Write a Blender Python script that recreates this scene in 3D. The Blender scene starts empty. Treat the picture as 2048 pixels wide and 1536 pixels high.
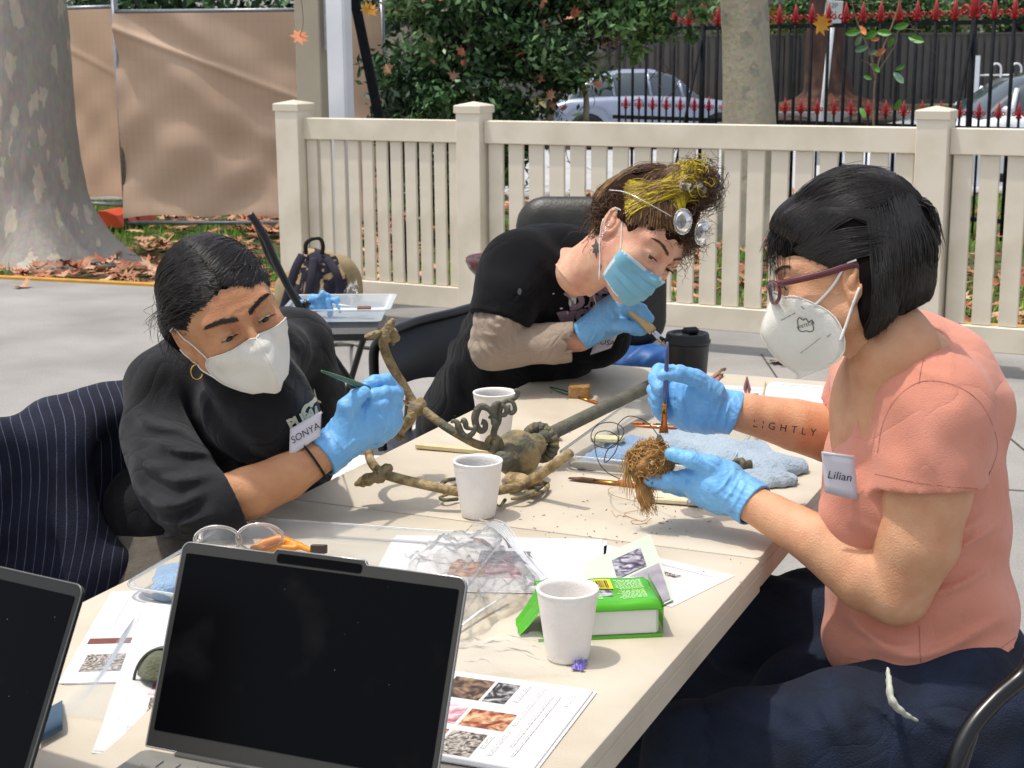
import bpy, math, random
import numpy as np
from mathutils import Vector, Matrix
from mathutils.bvhtree import BVHTree
random.seed(7); RNG = np.random.default_rng(7)
scene = bpy.context.scene
COL = scene.collection
# ---------------------------------------------------------------- camera
F_PX = 3050.0; PITCH = math.radians(12.2); ROLL = math.radians(0.4); CAM_H = 1.42
FW = np.array([0, math.cos(PITCH), -math.sin(PITCH)])
_r0 = np.array([1.0, 0, 0]); _u0 = np.cross(_r0, FW)
RT = math.cos(ROLL)*_r0 - math.sin(ROLL)*_u0
UP = math.sin(ROLL)*_r0 + math.cos(ROLL)*_u0
CAMP = np.array([0, 0, CAM_H])
cd = bpy.data.cameras.new('camera'); cam = bpy.data.objects.new('camera', cd); COL.objects.link(cam)
cd.sensor_width = 36.0; cd.lens = 36.0*F_PX/2048.0; cd.clip_start = 0.05; cd.clip_end = 500
M = Matrix((RT, UP, -FW)).transposed().to_4x4(); M.translation = Vector(CAMP); cam.matrix_world = M
scene.camera = cam
cd.dof.use_dof = True; cd.dof.focus_distance = 2.3; cd.dof.aperture_fstop = 20.0
# ---------------------------------------------------------------- world and sun
SUN_EL, SUN_DIR = math.radians(72), np.array([0.30, 0.02, -1.0])   # light travels towards +x
w = bpy.data.worlds.new("World"); scene.world = w; w.use_nodes = True
nt = w.node_tree; sky = nt.nodes.new('ShaderNodeTexSky'); sky.sky_type = 'NISHITA'; sky.sun_disc = False
sky.sun_elevation = SUN_EL; sky.sun_rotation = math.radians(-90); sky.dust_density = 3.0; sky.ozone_density = 0.6; sky.air_density = 1.0
bg = nt.nodes['Background']; bg.inputs[1].default_value = 0.15
hs = nt.nodes.new('ShaderNodeHueSaturation'); hs.inputs['Saturation'].default_value = .45; nt.links.new(sky.outputs[0], hs.inputs['Color']); nt.links.new(hs.outputs[0], bg.inputs[0])   # thin high haze takes the blue out of the sky
sl = bpy.data.lights.new('sun', 'SUN'); sl.energy = 2.0; sl.angle = math.radians(1.5); sl.color = (1.0, 0.95, 0.87)
so = bpy.data.objects.new('sun', sl); COL.objects.link(so)
so.rotation_euler = Vector(SUN_DIR).to_track_quat('-Z', 'Y').to_euler(); so.location = (-5, 0, 12)
scene.view_settings.view_transform = 'Standard'; scene.view_settings.look = 'None'
scene.view_settings.exposure = 0.50; scene.view_settings.gamma = 1.0
scene.render.engine = 'CYCLES'; scene.cycles.max_bounces = 8; scene.cycles.transparent_max_bounces = 24
# ---------------------------------------------------------------- placing helpers: a photograph pixel to a world point
def ray(x, y): return FW + RT*((x-1024)/F_PX) + UP*((768-y)/F_PX)
def G(x, y, z=0.0):
    d = ray(x, y); return CAMP + d*((z-CAM_H)/d[2])
def P(x, y, Y):
    d = ray(x, y); return CAMP + d*(Y/d[1])
def nrm(v):
    v = np.asarray(v, float); return v/(np.linalg.norm(v)+1e-12)
def srgb(h):
    h = h.lstrip('#'); c = [int(h[i:i+2], 16)/255 for i in (0, 2, 4)]
    return tuple(x/12.92 if x <= .04045 else ((x+.055)/1.055)**2.4 for x in c)
# ---------------------------------------------------------------- objects
def setp(o, label=None, cat=None, group=None, kind=None):
    if label: o['label'] = label
    if cat: o['category'] = cat
    if group: o['group'] = group
    if kind: o['kind'] = kind
    return o
def thing(name, label, cat, loc=(0, 0, 0), group=None):
    o = bpy.data.objects.new(name, None); COL.objects.link(o); o.location = Vector([float(v) for v in loc]); o.empty_display_size = .05
    return setp(o, label, cat, group)
def wloc(o):
    v = Vector((0, 0, 0))
    while o is not None: v += o.location; o = o.parent
    return v
def attach(o, parent):
    if parent is not None: o.parent = parent; o.location = -wloc(parent) if parent.type == 'EMPTY' or parent.location.length or parent.parent else Vector((0, 0, 0))
def newobj(name, me, mat=None, parent=None, label=None, kind=None):
    o = bpy.data.objects.new(name, me); COL.objects.link(o)
    if mat is not None:
        for m in (mat if isinstance(mat, (list, tuple)) else [mat]): me.materials.append(m)
    if parent is not None:
        o.parent = parent; o.location = -wloc(parent)
    if label: o['label'] = label
    if kind: o['kind'] = kind
    return o
def copy_thing(root, off, label=None, group=None):
    def cp(o, par):
        c = o.copy(); COL.objects.link(c); c.parent = par
        for ch in o.children: cp(ch, c)
        return c
    r = cp(root, None); r.location = root.location + Vector([float(v) for v in off])
    if label: r['label'] = label
    if group: r['group'] = group
    return r
def mesh_from(name, V, Fq, smooth=True):
    V = np.asarray(V, np.float32); me = bpy.data.meshes.new(name)
    if isinstance(Fq, np.ndarray):
        n, k = Fq.shape; me.vertices.add(len(V)); me.vertices.foreach_set('co', V.ravel())
        me.loops.add(n*k); me.loops.foreach_set('vertex_index', Fq.astype(np.int32).ravel())
        me.polygons.add(n); me.polygons.foreach_set('loop_start', np.arange(0, n*k, k, dtype=np.int32))
        me.update(calc_edges=True); me.validate()
    else:
        me.from_pydata(V.tolist(), [], Fq); me.update()
    if smooth: me.polygons.foreach_set('use_smooth', [True]*len(me.polygons))
    return me
class MB:
    "collects shapes into one mesh"
    def __init__(s): s.v = []; s.f = []; s.sm = []; s.mi = []; s.cm = 0
    def add(s, V, Fs, smooth=False):
        b = len(s.v); s.v += [tuple(float(c) for c in p) for p in V]
        for f in Fs: s.f.append([b+int(i) for i in f]); s.sm.append(smooth); s.mi.append(s.cm)
        return s
    def box(s, c, sz, ax=None, bev=0.0):
        hx, hy, hz = [q/2 for q in sz]; A = np.eye(3) if ax is None else np.asarray(ax, float)
        if bev > 0:
            b = min(bev, hx*.9, hy*.9, hz*.9); V = []; idx = {}
            for sx in (-1, 1):
                for sy in (-1, 1):
                    for sz_ in (-1, 1):
                        for k, q in enumerate(((hx, hy-b, hz-b), (hx-b, hy, hz-b), (hx-b, hy-b, hz))):
                            idx[(sx, sy, sz_, k)] = len(V); V.append((sx*q[0], sy*q[1], sz_*q[2]))
            Fs = []
            for k in range(3):
                for sg in (-1, 1):
                    o = [(a, b2) for a, b2 in ((-1, -1), (1, -1), (1, 1), (-1, 1))]
                    q = []
                    for a, b2 in o:
                        key = [a, b2]; key.insert(k, sg); q.append(idx[tuple(key)+(k,)])
                    Fs.append(q if sg*(1 if k != 1 else -1) > 0 else q[::-1])
            for k in range(3):
                i, j = [q for q in range(3) if q != k]
                for a in (-1, 1):
                    for b2 in (-1, 1):
                        def kk(e, which):
                            key = [0, 0, 0]; key[i] = a; key[j] = b2; key[k] = e; return idx[tuple(key)+(which,)]
                        Fs.append([kk(-1, i), kk(1, i), kk(1, j), kk(-1, j)])
            for sx in (-1, 1):
                for sy in (-1, 1):
                    for sz_ in (-1, 1): Fs.append([idx[(sx, sy, sz_, 0)], idx[(sx, sy, sz_, 1)], idx[(sx, sy, sz_, 2)]])
        else:
            V = [(x*hx, y*hy, z*hz) for x in (-1, 1) for y in (-1, 1) for z in (-1, 1)]
            Fs = [(0, 1, 3, 2), (4, 6, 7, 5), (0, 4, 5, 1), (2, 3, 7, 6), (0, 2, 6, 4), (1, 5, 7, 3)]
        V = np.asarray(V) @ A + np.asarray(c, float)     # rows of A are the box axes
        return s.add(V, Fs)
    def tube(s, pts, r, sides=8, cap=True, flat=None, closed=False):
        pts = np.asarray(pts, float); n = len(pts); r = np.broadcast_to(np.asarray(r, float), (n,))
        T = np.gradient(pts, axis=0)
        if closed: T = np.roll(pts, -1, 0)-np.roll(pts, 1, 0)
        T /= (np.linalg.norm(T, axis=1, keepdims=True)+1e-12)
        up = np.array([0, 0, 1.]) if abs(T[0, 2]) < .9 else np.array([1., 0, 0])
        if flat is not None: up = np.asarray(flat[0], float)
        N = np.cross(T[0], up); N /= np.linalg.norm(N)+1e-12; V = []
        for i in range(n):
            N = N - T[i]*(N@T[i]); N /= np.linalg.norm(N)+1e-12; B = np.cross(T[i], N)
            k = 1.0 if flat is None else flat[1]
            for j in range(sides):
                a = 2*math.pi*j/sides; V.append(pts[i]+r[i]*(N*math.cos(a)+B*math.sin(a)*k))
        Fs = []; m = n if closed else n-1
        for i in range(m):
            for j in range(sides):
                a, b = i*sides+j, i*sides+(j+1) % sides; c, d = ((i+1) % n)*sides+(j+1) % sides, ((i+1) % n)*sides+j
                Fs.append((a, d, c, b))
        if cap and not closed: Fs.append(tuple(range(sides))); Fs.append(tuple(range((n-1)*sides, n*sides))[::-1])
        return s.add(V, Fs, True)
    def lathe(s, prof, c=(0, 0, 0), ax=None, sides=32, closed=False):
        A = np.eye(3) if ax is None else np.asarray(ax, float); V = []; n = len(prof)
        for r, z in prof:
            for j in range(sides):
                a = 2*math.pi*j/sides; V.append((r*math.cos(a), r*math.sin(a), z))
        V = np.asarray(V)@A+np.asarray(c, float); Fs = []
        for i in range(n-1):
            for j in range(sides):
                Fs.append((i*sides+j, i*sides+(j+1) % sides, (i+1)*sides+(j+1) % sides, (i+1)*sides+j))
        if prof[0][0] > 1e-6 and not closed: Fs.append(tuple(range(sides))[::-1])
        if prof[-1][0] > 1e-6 and not closed: Fs.append(tuple(range((n-1)*sides, n*sides)))
        return s.add(V, Fs, True)
    def grid(s, Pt, smooth=True, flip=False):
        Pt = np.asarray(Pt, float); a, b = Pt.shape[:2]; V = Pt.reshape(-1, 3); Fs = []
        for i in range(a-1):
            for j in range(b-1):
                q = (i*b+j, i*b+j+1, (i+1)*b+j+1, (i+1)*b+j); Fs.append(q[::-1] if flip else q)
        return s.add(V, Fs, smooth)
    def prism(s, poly, depth, o=(0, 0, 0), ax=None, smooth=False):
        "2D outline poly in the plane of ax[0], ax[1], extruded by depth along ax[2]"
        A = np.eye(3) if ax is None else np.asarray(ax, float); o = np.asarray(o, float); n = len(poly)
        V = [o+A[0]*x+A[1]*y for x, y in poly]+[o+A[0]*x+A[1]*y+A[2]*depth for x, y in poly]
        Fs = [tuple(range(n))[::-1], tuple(range(n, 2*n))]+[(i, (i+1) % n, n+(i+1) % n, n+i) for i in range(n)]
        return s.add(V, Fs, smooth)
    def build(s, name, mat=None, parent=None, label=None, kind=None, sharp=None):
        me = bpy.data.meshes.new(name); me.from_pydata(s.v, [], s.f); me.update()
        me.polygons.foreach_set('use_smooth', s.sm)
        if any(s.mi): me.polygons.foreach_set('material_index', s.mi)
        if sharp: me.set_sharp_from_angle(angle=math.radians(sharp))
        return newobj(name, me, mat, parent, label, kind)
def spline(pts, n=24):
    "Catmull-Rom through pts"
    p = np.asarray(pts, float); p = np.vstack([2*p[0]-p[1], p, 2*p[-1]-p[-2]]); m = len(p)-3; out = []
    for i in range(n):
        t = i/(n-1)*m; k = min(int(t), m-1); u = t-k; a, b, c, d = p[k:k+4]
        out.append(.5*((2*b)+(-a+c)*u+(2*a-5*b+4*c-d)*u*u+(-a+3*b-3*c+d)*u**3))
    return np.array(out)
def axes(z, x=None):
    z = nrm(z); x = np.array([1., 0, 0]) if x is None else np.asarray(x, float)
    if abs(nrm(x)@z) > .98: x = np.array([0, 1., 0])
    x = nrm(x-z*(x@z)); y = np.cross(z, x); return np.array([x, y, z])
# ---------------------------------------------------------------- materials
def mat(name, col, col2=None, rough=.6, scale=8, bump=0.0, bscale=60, metal=0.0, spec=.5, detail=4, trans=0.0, sss=0.0, coat=0.0,
        alpha=1.0, stretch=None, sheen=0.0, ramp=(.35, .65), ior=1.45, coords='Object', fold=None, blotch=None):
    m = bpy.data.materials.new(name); m.use_nodes = True; n = m.node_tree.nodes; L = m.node_tree.links; b = n['Principled BSDF']
    col = srgb(col) if isinstance(col, str) else col; b.inputs['Base Color'].default_value = (*col, 1)
    b.inputs['Roughness'].default_value = rough; b.inputs['Metallic'].default_value = metal; b.inputs['IOR'].default_value = ior
    b.inputs['Specular IOR Level'].default_value = spec; b.inputs['Transmission Weight'].default_value = trans; b.inputs['Alpha'].default_value = alpha
    b.inputs['Coat Weight'].default_value = coat; b.inputs['Sheen Weight'].default_value = sheen
    if sss: b.inputs['Subsurface Weight'].default_value = sss; b.inputs['Subsurface Radius'].default_value = (1, .35, .2); b.inputs['Subsurface Scale'].default_value = .008
    tc = n.new('ShaderNodeTexCoord'); mp = n.new('ShaderNodeMapping'); L.new(tc.outputs[coords], mp.inputs[0])
    if stretch: mp.inputs['Scale'].default_value = stretch
    if col2 is not None:
        col2 = srgb(col2) if isinstance(col2, str) else col2
        t = n.new('ShaderNodeTexNoise'); t.inputs['Scale'].default_value = scale; t.inputs['Detail'].default_value = detail; L.new(mp.outputs[0], t.inputs[0])
        r = n.new('ShaderNodeMapRange'); r.inputs[1].default_value = ramp[0]; r.inputs[2].default_value = ramp[1]; L.new(t.outputs[0], r.inputs[0])
        x = n.new('ShaderNodeMix'); x.data_type = 'RGBA'; x.inputs[6].default_value = (*col, 1); x.inputs[7].default_value = (*col2, 1)
        L.new(r.outputs[0], x.inputs[0]); L.new(x.outputs[2], b.inputs['Base Color'])
    if blotch is not None:
        t = n.new('ShaderNodeTexNoise'); t.inputs['Scale'].default_value = blotch[1]; t.inputs['Detail'].default_value = 6; L.new(mp.outputs[0], t.inputs[0]); r = n.new('ShaderNodeMapRange'); r.inputs[1].default_value = .45; r.inputs[2].default_value = .75; r.inputs[4].default_value = blotch[2]; L.new(t.outputs[0], r.inputs[0])
        y = n.new('ShaderNodeMix'); y.data_type = 'RGBA'; y.inputs[7].default_value = (*srgb(blotch[0]), 1); L.new(r.outputs[0], y.inputs[0]); L.new(x.outputs[2], y.inputs[6]); L.new(y.outputs[2], b.inputs['Base Color'])
    if bump:
        t2 = n.new('ShaderNodeTexNoise'); t2.inputs['Scale'].default_value = bscale; t2.inputs['Detail'].default_value = 5; L.new(mp.outputs[0], t2.inputs[0])
        bp = n.new('ShaderNodeBump'); bp.inputs['Strength'].default_value = min(1, bump); bp.inputs['Distance'].default_value = .004; L.new(t2.outputs[0], bp.inputs['Height']); L.new(bp.outputs[0], b.inputs['Normal'])
        if fold:
            t3 = n.new('ShaderNodeTexNoise'); t3.inputs['Scale'].default_value = fold[0]; t3.inputs['Detail'].default_value = 2.5; t3.inputs['Distortion'].default_value = fold[3] if len(fold) > 3 else 1.2; L.new(mp.outputs[0], t3.inputs[0]); b3 = n.new('ShaderNodeBump'); b3.inputs['Strength'].default_value = fold[1]; b3.inputs['Distance'].default_value = fold[2]
            sb = n.new('ShaderNodeMath'); sb.operation = 'SUBTRACT'; sb.inputs[1].default_value = .5; L.new(t3.outputs[0], sb.inputs[0]); ab = n.new('ShaderNodeMath'); ab.operation = 'ABSOLUTE'; L.new(sb.outputs[0], ab.inputs[0]); pw = n.new('ShaderNodeMath'); pw.operation = 'POWER'; pw.inputs[1].default_value = .6; L.new(ab.outputs[0], pw.inputs[0])
            L.new(pw.outputs[0], b3.inputs['Height']); L.new(bp.outputs[0], b3.inputs['Normal']); L.new(b3.outputs[0], b.inputs['Normal'])
    return m
def nodes(m): return m.node_tree.nodes, m.node_tree.links, m.node_tree.nodes['Principled BSDF']
# ---------------------------------------------------------------- sculpting: smooth unions of tapered shapes, meshed by surface nets
_K = RNG.normal(size=(14, 3)); _PH = RNG.uniform(0, 6.28, 14)
def wob(p, f=1.0, seed=0, octs=2):
    "cheap smooth noise, about -1..1"
    o = 0; a = 1.0; rr = np.random.default_rng(seed)
    for q in range(octs):
        K = rr.normal(size=(5, 3))*f; ph = rr.uniform(0, 6.28, 5); s = 0
        for i in range(5): s = s+np.sin(p[..., 0]*K[i, 0]+p[..., 1]*K[i, 1]+p[..., 2]*K[i, 2]+ph[i])
        o = o+a*s/3.0; a *= .5; f *= 2.1
    return o
class SDF:
    def __init__(s, lo, hi, h):
        s.lo = np.asarray(lo, float); s.h = h; s.n = np.ceil((np.asarray(hi, float)-s.lo)/h).astype(int)+1
        s.D = np.full(s.n, 1.0, np.float32)
    def blank(s):
        q = SDF.__new__(SDF); q.lo, q.h, q.n = s.lo, s.h, s.n; q.D = np.full(s.n, 1.0, np.float32); return q
    def sub(s, lo, hi):
        a = np.clip(np.floor((np.asarray(lo)-s.lo)/s.h).astype(int), 0, s.n-1); b = np.clip(np.ceil((np.asarray(hi)-s.lo)/s.h).astype(int)+1, 1, s.n)
        b = np.maximum(b, a+1)
        X = np.meshgrid(*[s.lo[i]+s.h*np.arange(a[i], b[i]) for i in range(3)], indexing='ij')
        return tuple(slice(a[i], b[i]) for i in range(3)), np.stack(X, -1).astype(np.float32)
    def _mix(s, sl, d, k, op):
        D = s.D[sl]; d = d.astype(np.float32)
        if op == 'add':
            if k > 0: hh = np.clip(.5+.5*(D-d)/k, 0, 1); s.D[sl] = D*(1-hh)+d*hh-k*hh*(1-hh)
            else: s.D[sl] = np.minimum(D, d)
        elif op == 'cut':
            if k > 0: hh = np.clip(.5-.5*(D+d)/k, 0, 1); s.D[sl] = D*(1-hh)-d*hh+k*hh*(1-hh)
            else: s.D[sl] = np.maximum(D, -d)
    def cap(s, a, b, ra, rb, k=.01, op='add', sq=None):
        a = np.asarray(a, float); b = np.asarray(b, float); R = max(ra, rb)+k*1.5+.012
        if sq is not None: R *= max(1, sq[1])
        sl, X = s.sub(np.minimum(a, b)-R, np.maximum(a, b)+R); ab = b-a; t = np.clip(((X-a)@ab)/(ab@ab+1e-12), 0, 1)
        v = X-(a+t[..., None]*ab)
        if sq is not None:      # squash along a direction (fl < 1 makes it wider across that direction's plane)
            dn = nrm(sq[0]); q = v@dn; v = v+dn*(q*(1/sq[1]-1))[..., None]*1.0
        d = np.linalg.norm(v, axis=-1)-(ra+(rb-ra)*t); s._mix(sl, d, k, op); return s
    def chain(s, pts, rs, k=.01, op='add', sq=None):
        for i in range(len(pts)-1): s.cap(pts[i], pts[i+1], rs[i], rs[i+1], k if i == 0 or op == 'cut' else max(k*.5, 1e-4), op, sq)
        return s
    def ell(s, c, r, A=None, k=.01, op='add'):
        c = np.asarray(c, float); r = np.asarray(r, float); R = r.max()+k*1.5+.012; A = np.eye(3) if A is None else np.asarray(A, float)
        sl, X = s.sub(c-R, c+R); q = (X-c)@A.T; k0 = np.linalg.norm(q/r, axis=-1); k1 = np.linalg.norm(q/(r*r), axis=-1)+1e-9
        s._mix(sl, k0*(k0-1)/k1, k, op); return s
    def box(s, c, hs, A=None, rad=.01, k=.005, op='add'):
        c = np.asarray(c, float); hs = np.asarray(hs, float); R = np.linalg.norm(hs)+k*2+.01; A = np.eye(3) if A is None else np.asarray(A, float)
        sl, X = s.sub(c-R, c+R); q = np.abs((X-c)@A.T)-(hs-rad); d = np.linalg.norm(np.maximum(q, 0), axis=-1)+np.minimum(q.max(-1), 0)-rad
        s._mix(sl, d, k, op); return s
    def plane(s, p, n, k=.0, lo=None, hi=None):
        "cut away the half space on the side of n"
        p = np.asarray(p, float); n = nrm(n); lo = s.lo if lo is None else lo; hi = s.lo+s.h*s.n if hi is None else hi
        sl, X = s.sub(lo, hi); s._mix(sl, -((X-p)@n), k, 'cut'); return s
    def disp(s, fn, band=.03):
        idx = np.argwhere(np.abs(s.D) < band)
        X = s.lo+idx*s.h; s.D[idx[:, 0], idx[:, 1], idx[:, 2]] += fn(X).astype(np.float32); return s
    def ridge(s, pts, r, amp, seed=0):
        "raise (amp>0) or sink (amp<0) the surface along a curve"
        pts = np.asarray(pts, float); pts = spline(pts, 3*len(pts)); v = nrm(pts.mean(0)-CAMP); R = r*2.4+.004; ev = np.vstack([pts-v*.11, pts+v*.11]); sl, X = s.sub(ev.min(0)-R, ev.max(0)+R); dm = np.full(X.shape[:-1], 1e3, np.float32); k_ = 1.0
        X = X-v*((X@v)[..., None])*.995; q = pts-v*((pts@v)[:, None])*.995; n = len(q)-1; wt = np.ones(X.shape[:-1], np.float32)
        for i in range(n):
            a, b = q[i], q[i+1]; ab = b-a; t = np.clip(((X-a)@ab)/(ab@ab+1e-12), 0, 1); d = np.linalg.norm(X-(a+t[..., None]*ab), axis=-1); u = (i+t)/n; m = d < dm; dm = np.where(m, d, dm); wt = np.where(m, np.sin(np.pi*np.clip(.08+.84*u, 0, 1)), wt)
        s.D[sl] -= (amp*wt*np.exp(-(dm/r)**2)).astype(np.float32); return s
    def mesh(s, name, mat=None, parent=None, label=None, smooth_it=1):
        D = s.D; n = s.n; S = D < 0
        c = [S[i:n[0]-1+i, j:n[1]-1+j, k:n[2]-1+k] for i in (0, 1) for j in (0, 1) for k in (0, 1)]
        cnt = sum(q.astype(np.int8) for q in c); act = (cnt > 0) & (cnt < 8); I = np.argwhere(act)
        ids = np.full(act.shape, -1, np.int32); ids[tuple(I.T)] = np.arange(len(I)); acc = np.zeros((len(I), 3)); w = np.zeros(len(I))
        val = {}
        for a in ((i, j, k) for i in (0, 1) for j in (0, 1) for k in (0, 1)):
            val[a] = D[I[:, 0]+a[0], I[:, 1]+a[1], I[:, 2]+a[2]]
        for ax in range(3):
            for u in (0, 1):
                for v in (0, 1):
                    a = [u, v]; a.insert(ax, 0); b = [u, v]; b.insert(ax, 1); va, vb = val[tuple(a)], val[tuple(b)]
                    m = (va < 0) != (vb < 0); t = np.where(m, va/np.where(m, va-vb, 1), 0); pa = np.array(a, float)+np.zeros((len(I), 3)); pa[:, ax] = t
                    acc += pa*m[:, None]; w += m
        V = s.lo+s.h*(I+acc/w[:, None]); Q = []
        for ax in range(3):
            o = [q for q in range(3) if q != ax]; sh = list(S.shape); A_ = np.take(S, range(sh[ax]-1), ax); B_ = np.take(S, range(1, sh[ax]), ax)
            E = np.argwhere(A_ != B_); 
            ok = (E[:, o[0]] > 0) & (E[:, o[1]] > 0) & (E[:, o[0]] < sh[o[0]]-1) & (E[:, o[1]] < sh[o[1]]-1); E = E[ok]; inside = S[tuple(E.T)]
            q = []
            for du, dv in ((0, 0), (1, 0), (1, 1), (0, 1)):
                e = E.copy(); e[:, o[0]] -= du; e[:, o[1]] -= dv; q.append(ids[tuple(e.T)])
            q = np.stack(q, 1); fl = inside if ax != 1 else ~inside
            q[~fl] = q[~fl][:, ::-1]; Q.append(q)
        Q = np.concatenate(Q); Q = Q[(Q >= 0).all(1)]
        for _ in range(smooth_it):
            s2 = np.zeros_like(V); ct = np.zeros(len(V))
            for i in range(4):
                a, b = Q[:, i], Q[:, (i+1) % 4]
                for x in range(3): s2[:, x] += np.bincount(a, V[b, x], len(V)); s2[:, x] += np.bincount(b, V[a, x], len(V))
                ct += np.bincount(a, minlength=len(V)); ct += np.bincount(b, minlength=len(V))
            V = V*.45+.55*s2/np.maximum(ct, 1)[:, None]
        me = mesh_from(name, V, Q); o = newobj(name, me, mat, parent, label); return o
def bvh(o):
    me = o.data; off = wloc(o); vs = [v.co+off for v in me.vertices]; return BVHTree.FromPolygons(vs, [tuple(p.vertices) for p in me.polygons])
def strands(Pl, r0, r1, name, mat, parent=None, sides=3, kind=None, mids=None):
    "Pl: (S,N,3) polylines to thin tubes in one mesh"
    Pl = np.asarray(Pl, float); S, N, _ = Pl.shape; T = np.gradient(Pl, axis=1); T /= np.linalg.norm(T, axis=2, keepdims=True)+1e-9
    ref = np.where(np.abs(T[..., 2:3]) < .9, np.array([0, 0, 1.]), np.array([1., 0, 0])); n1 = np.cross(T, ref); n1 /= np.linalg.norm(n1, axis=2, keepdims=True)+1e-9; n2 = np.cross(T, n1)
    rr = (r0+(r1-r0)*np.linspace(0, 1, N)**2)[None, :, None]; V = []
    for j in range(sides):
        a = 2*math.pi*j/sides; V.append(Pl+rr*(n1*math.cos(a)+n2*math.sin(a)))
    V = np.stack(V, 2).reshape(-1, 3); b = (np.arange(S)[:, None]*N+np.arange(N-1)[None])*sides; Q = []
    for j in range(sides):
        k = (j+1) % sides; Q.append(np.stack([b+j, b+k, b+sides+k, b+sides+j], -1).reshape(-1, 4))
    return newobj(name, mesh_from(name, V, np.concatenate(Q)), mat, parent, None, kind)
def text_mesh(txt, size, shear=0.0, extrude=0.0, offset=0.0, spacing=1.0):
    cu = bpy.data.curves.new('t', 'FONT'); cu.body = txt; cu.size = size; cu.shear = shear; cu.extrude = extrude; cu.offset = offset; cu.space_character = spacing
    cu.align_x = 'CENTER'; cu.align_y = 'CENTER'; cu.resolution_u = 3
    o = bpy.data.objects.new('t', cu); COL.objects.link(o); dg = bpy.context.evaluated_depsgraph_get(); me = bpy.data.meshes.new_from_object(o.evaluated_get(dg))
    bpy.data.objects.remove(o); bpy.data.curves.remove(cu); return me
def put_text(txt, size, o, x, y, mat, parent, name='lettering', **k):
    "flat text at o with reading direction x and text-up direction y"
    me = text_mesh(txt, size, **k); x = nrm(x); y = nrm(np.asarray(y, float)-x*(np.asarray(y, float)@x)); z = np.cross(x, y)
    A = np.array([x, y, z]); co = np.array([v.co[:] for v in me.vertices])@A+np.asarray(o, float)
    me.vertices.foreach_set('co', co.astype(np.float32).ravel()); me.update(); me.materials.clear(); return newobj(name, me, mat, parent)
def drape(o, tree, n, lift=.0006):
    "push the vertices of o along -n onto the surface of tree"
    n = nrm(n); off = wloc(o)
    for v in o.data.vertices:
        p = v.co+off; h = tree.ray_cast(p+Vector(n)*.6, Vector(-n), 1.2)
        if h[0] is not None: v.co = h[0]+Vector(n)*lift-off
    o.data.update()
# ================================================================ SETTING
# ---- materials
def concrete(name, c1, c2, bump=.25):
    m = mat(name, c1, c2, rough=.9, scale=1.6, bump=bump, bscale=55, detail=8, ramp=(.3, .7)); n, L, b = nodes(m)
    v = n.new('ShaderNodeTexNoise'); v.inputs['Scale'].default_value = 140; v.inputs['Detail'].default_value = 2
    tc = [q for q in n if q.type == 'TEX_COORD'][0]; L.new(tc.outputs['Object'], v.inputs[0])
    r = n.new('ShaderNodeMapRange'); r.inputs[1].default_value = .35; r.inputs[2].default_value = .5; r.inputs[3].default_value = .8; L.new(v.outputs[0], r.inputs[0])
    mx = [q for q in n if q.type == 'MIX'][0]; x = n.new('ShaderNodeMix'); x.data_type = 'RGBA'; x.blend_type = 'MULTIPLY'; x.inputs[0].default_value = 1
    L.new(mx.outputs[2], x.inputs[6]); L.new(r.outputs[0], x.inputs[7]); L.new(x.outputs[2], b.inputs['Base Color']); return m
M_conc = concrete('concrete_floor', '#a09d98', '#85827e', .5)
M_road = concrete('pale_asphalt', '#b9b9ba', '#a4a6a8')
M_soil = mat('soil_and_moss', '#4b5a2a', '#4a3826', rough=1, scale=2.5, bump=.8, bscale=90)
M_vinyl = mat('cream_vinyl', '#e2d8c6', '#d9cfbb', rough=.45, scale=2.5, spec=.4, blotch=('#b5a98f', 5, .35))
M_vinylw = mat('pale_vinyl_cap', '#d6ccb8', '#cfc5b2', rough=.45, scale=2.5, spec=.4)
M_white = mat('white_paint', '#e4e6ea', '#d4d8de', rough=.4, scale=3)
M_iron = mat('black_iron', '#0f1216', '#1a1e24', rough=.75, scale=30, spec=.2)
M_red = mat('red_finial_paint', '#b01d28', '#8c1820', rough=.4, scale=30, spec=.5)
M_steel = mat('galvanised_steel', '#9a9da3', '#868a90', rough=.4, metal=.7, scale=40)
M_black = mat('black_metal', '#0b0b0d', rough=.28, spec=.6)
# ---- ground sheets
gm = MB(); s_ = 140
gx = [-140, -30, -12]+[i*1.0 for i in range(-11, 16)]+[30, 140]; gy = [-20, -5]+[i*1.0 for i in range(0, 17)]
gm.grid([[(x, y, -.07+.02*math.sin(x*1.3+y*.7)*(1 if abs(x) < 12 else 0)) for y in gy] for x in gx], flip=True)
setp(gm.build('ground', M_soil), kind='structure')
E0 = np.array([-2.32, 9.58]); ED = nrm(np.array([1.05, -.37]))
sl_far = [tuple(E0+ED*t) for t in (-12, 14)]
fl = MB(); fl.prism([(sl_far[0][0], sl_far[0][1]), (-14, -6), (14, -6), (sl_far[1][0], sl_far[1][1])], -.12, (0, 0, 0))
setp(fl.build('floor', M_conc), kind='structure')
for k, (p, q) in enumerate((((-5.5, 6.9), (6, 3.6)), ((1.2, 7.2), (1.0, 1.0)), ((1.9, 7.0), (1.75, 1.0)))):
    a = np.array([*p, .003]); b = np.array([*q, .003]); d = nrm(b-a); nn = np.array([-d[1], d[0], 0])*.004
    j = MB(); j.add([a-nn, b-nn, b+nn, a+nn], [(0, 1, 2, 3)]); setp(j.build('floor_joint', mat('joint_dark', '#4a4744', rough=1) if k == 0 else bpy.data.materials['joint_dark']), kind='structure')
ye = MB(); e3 = np.array([*ED, 0]); en = np.array([-ED[1], ED[0], 0])
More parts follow.
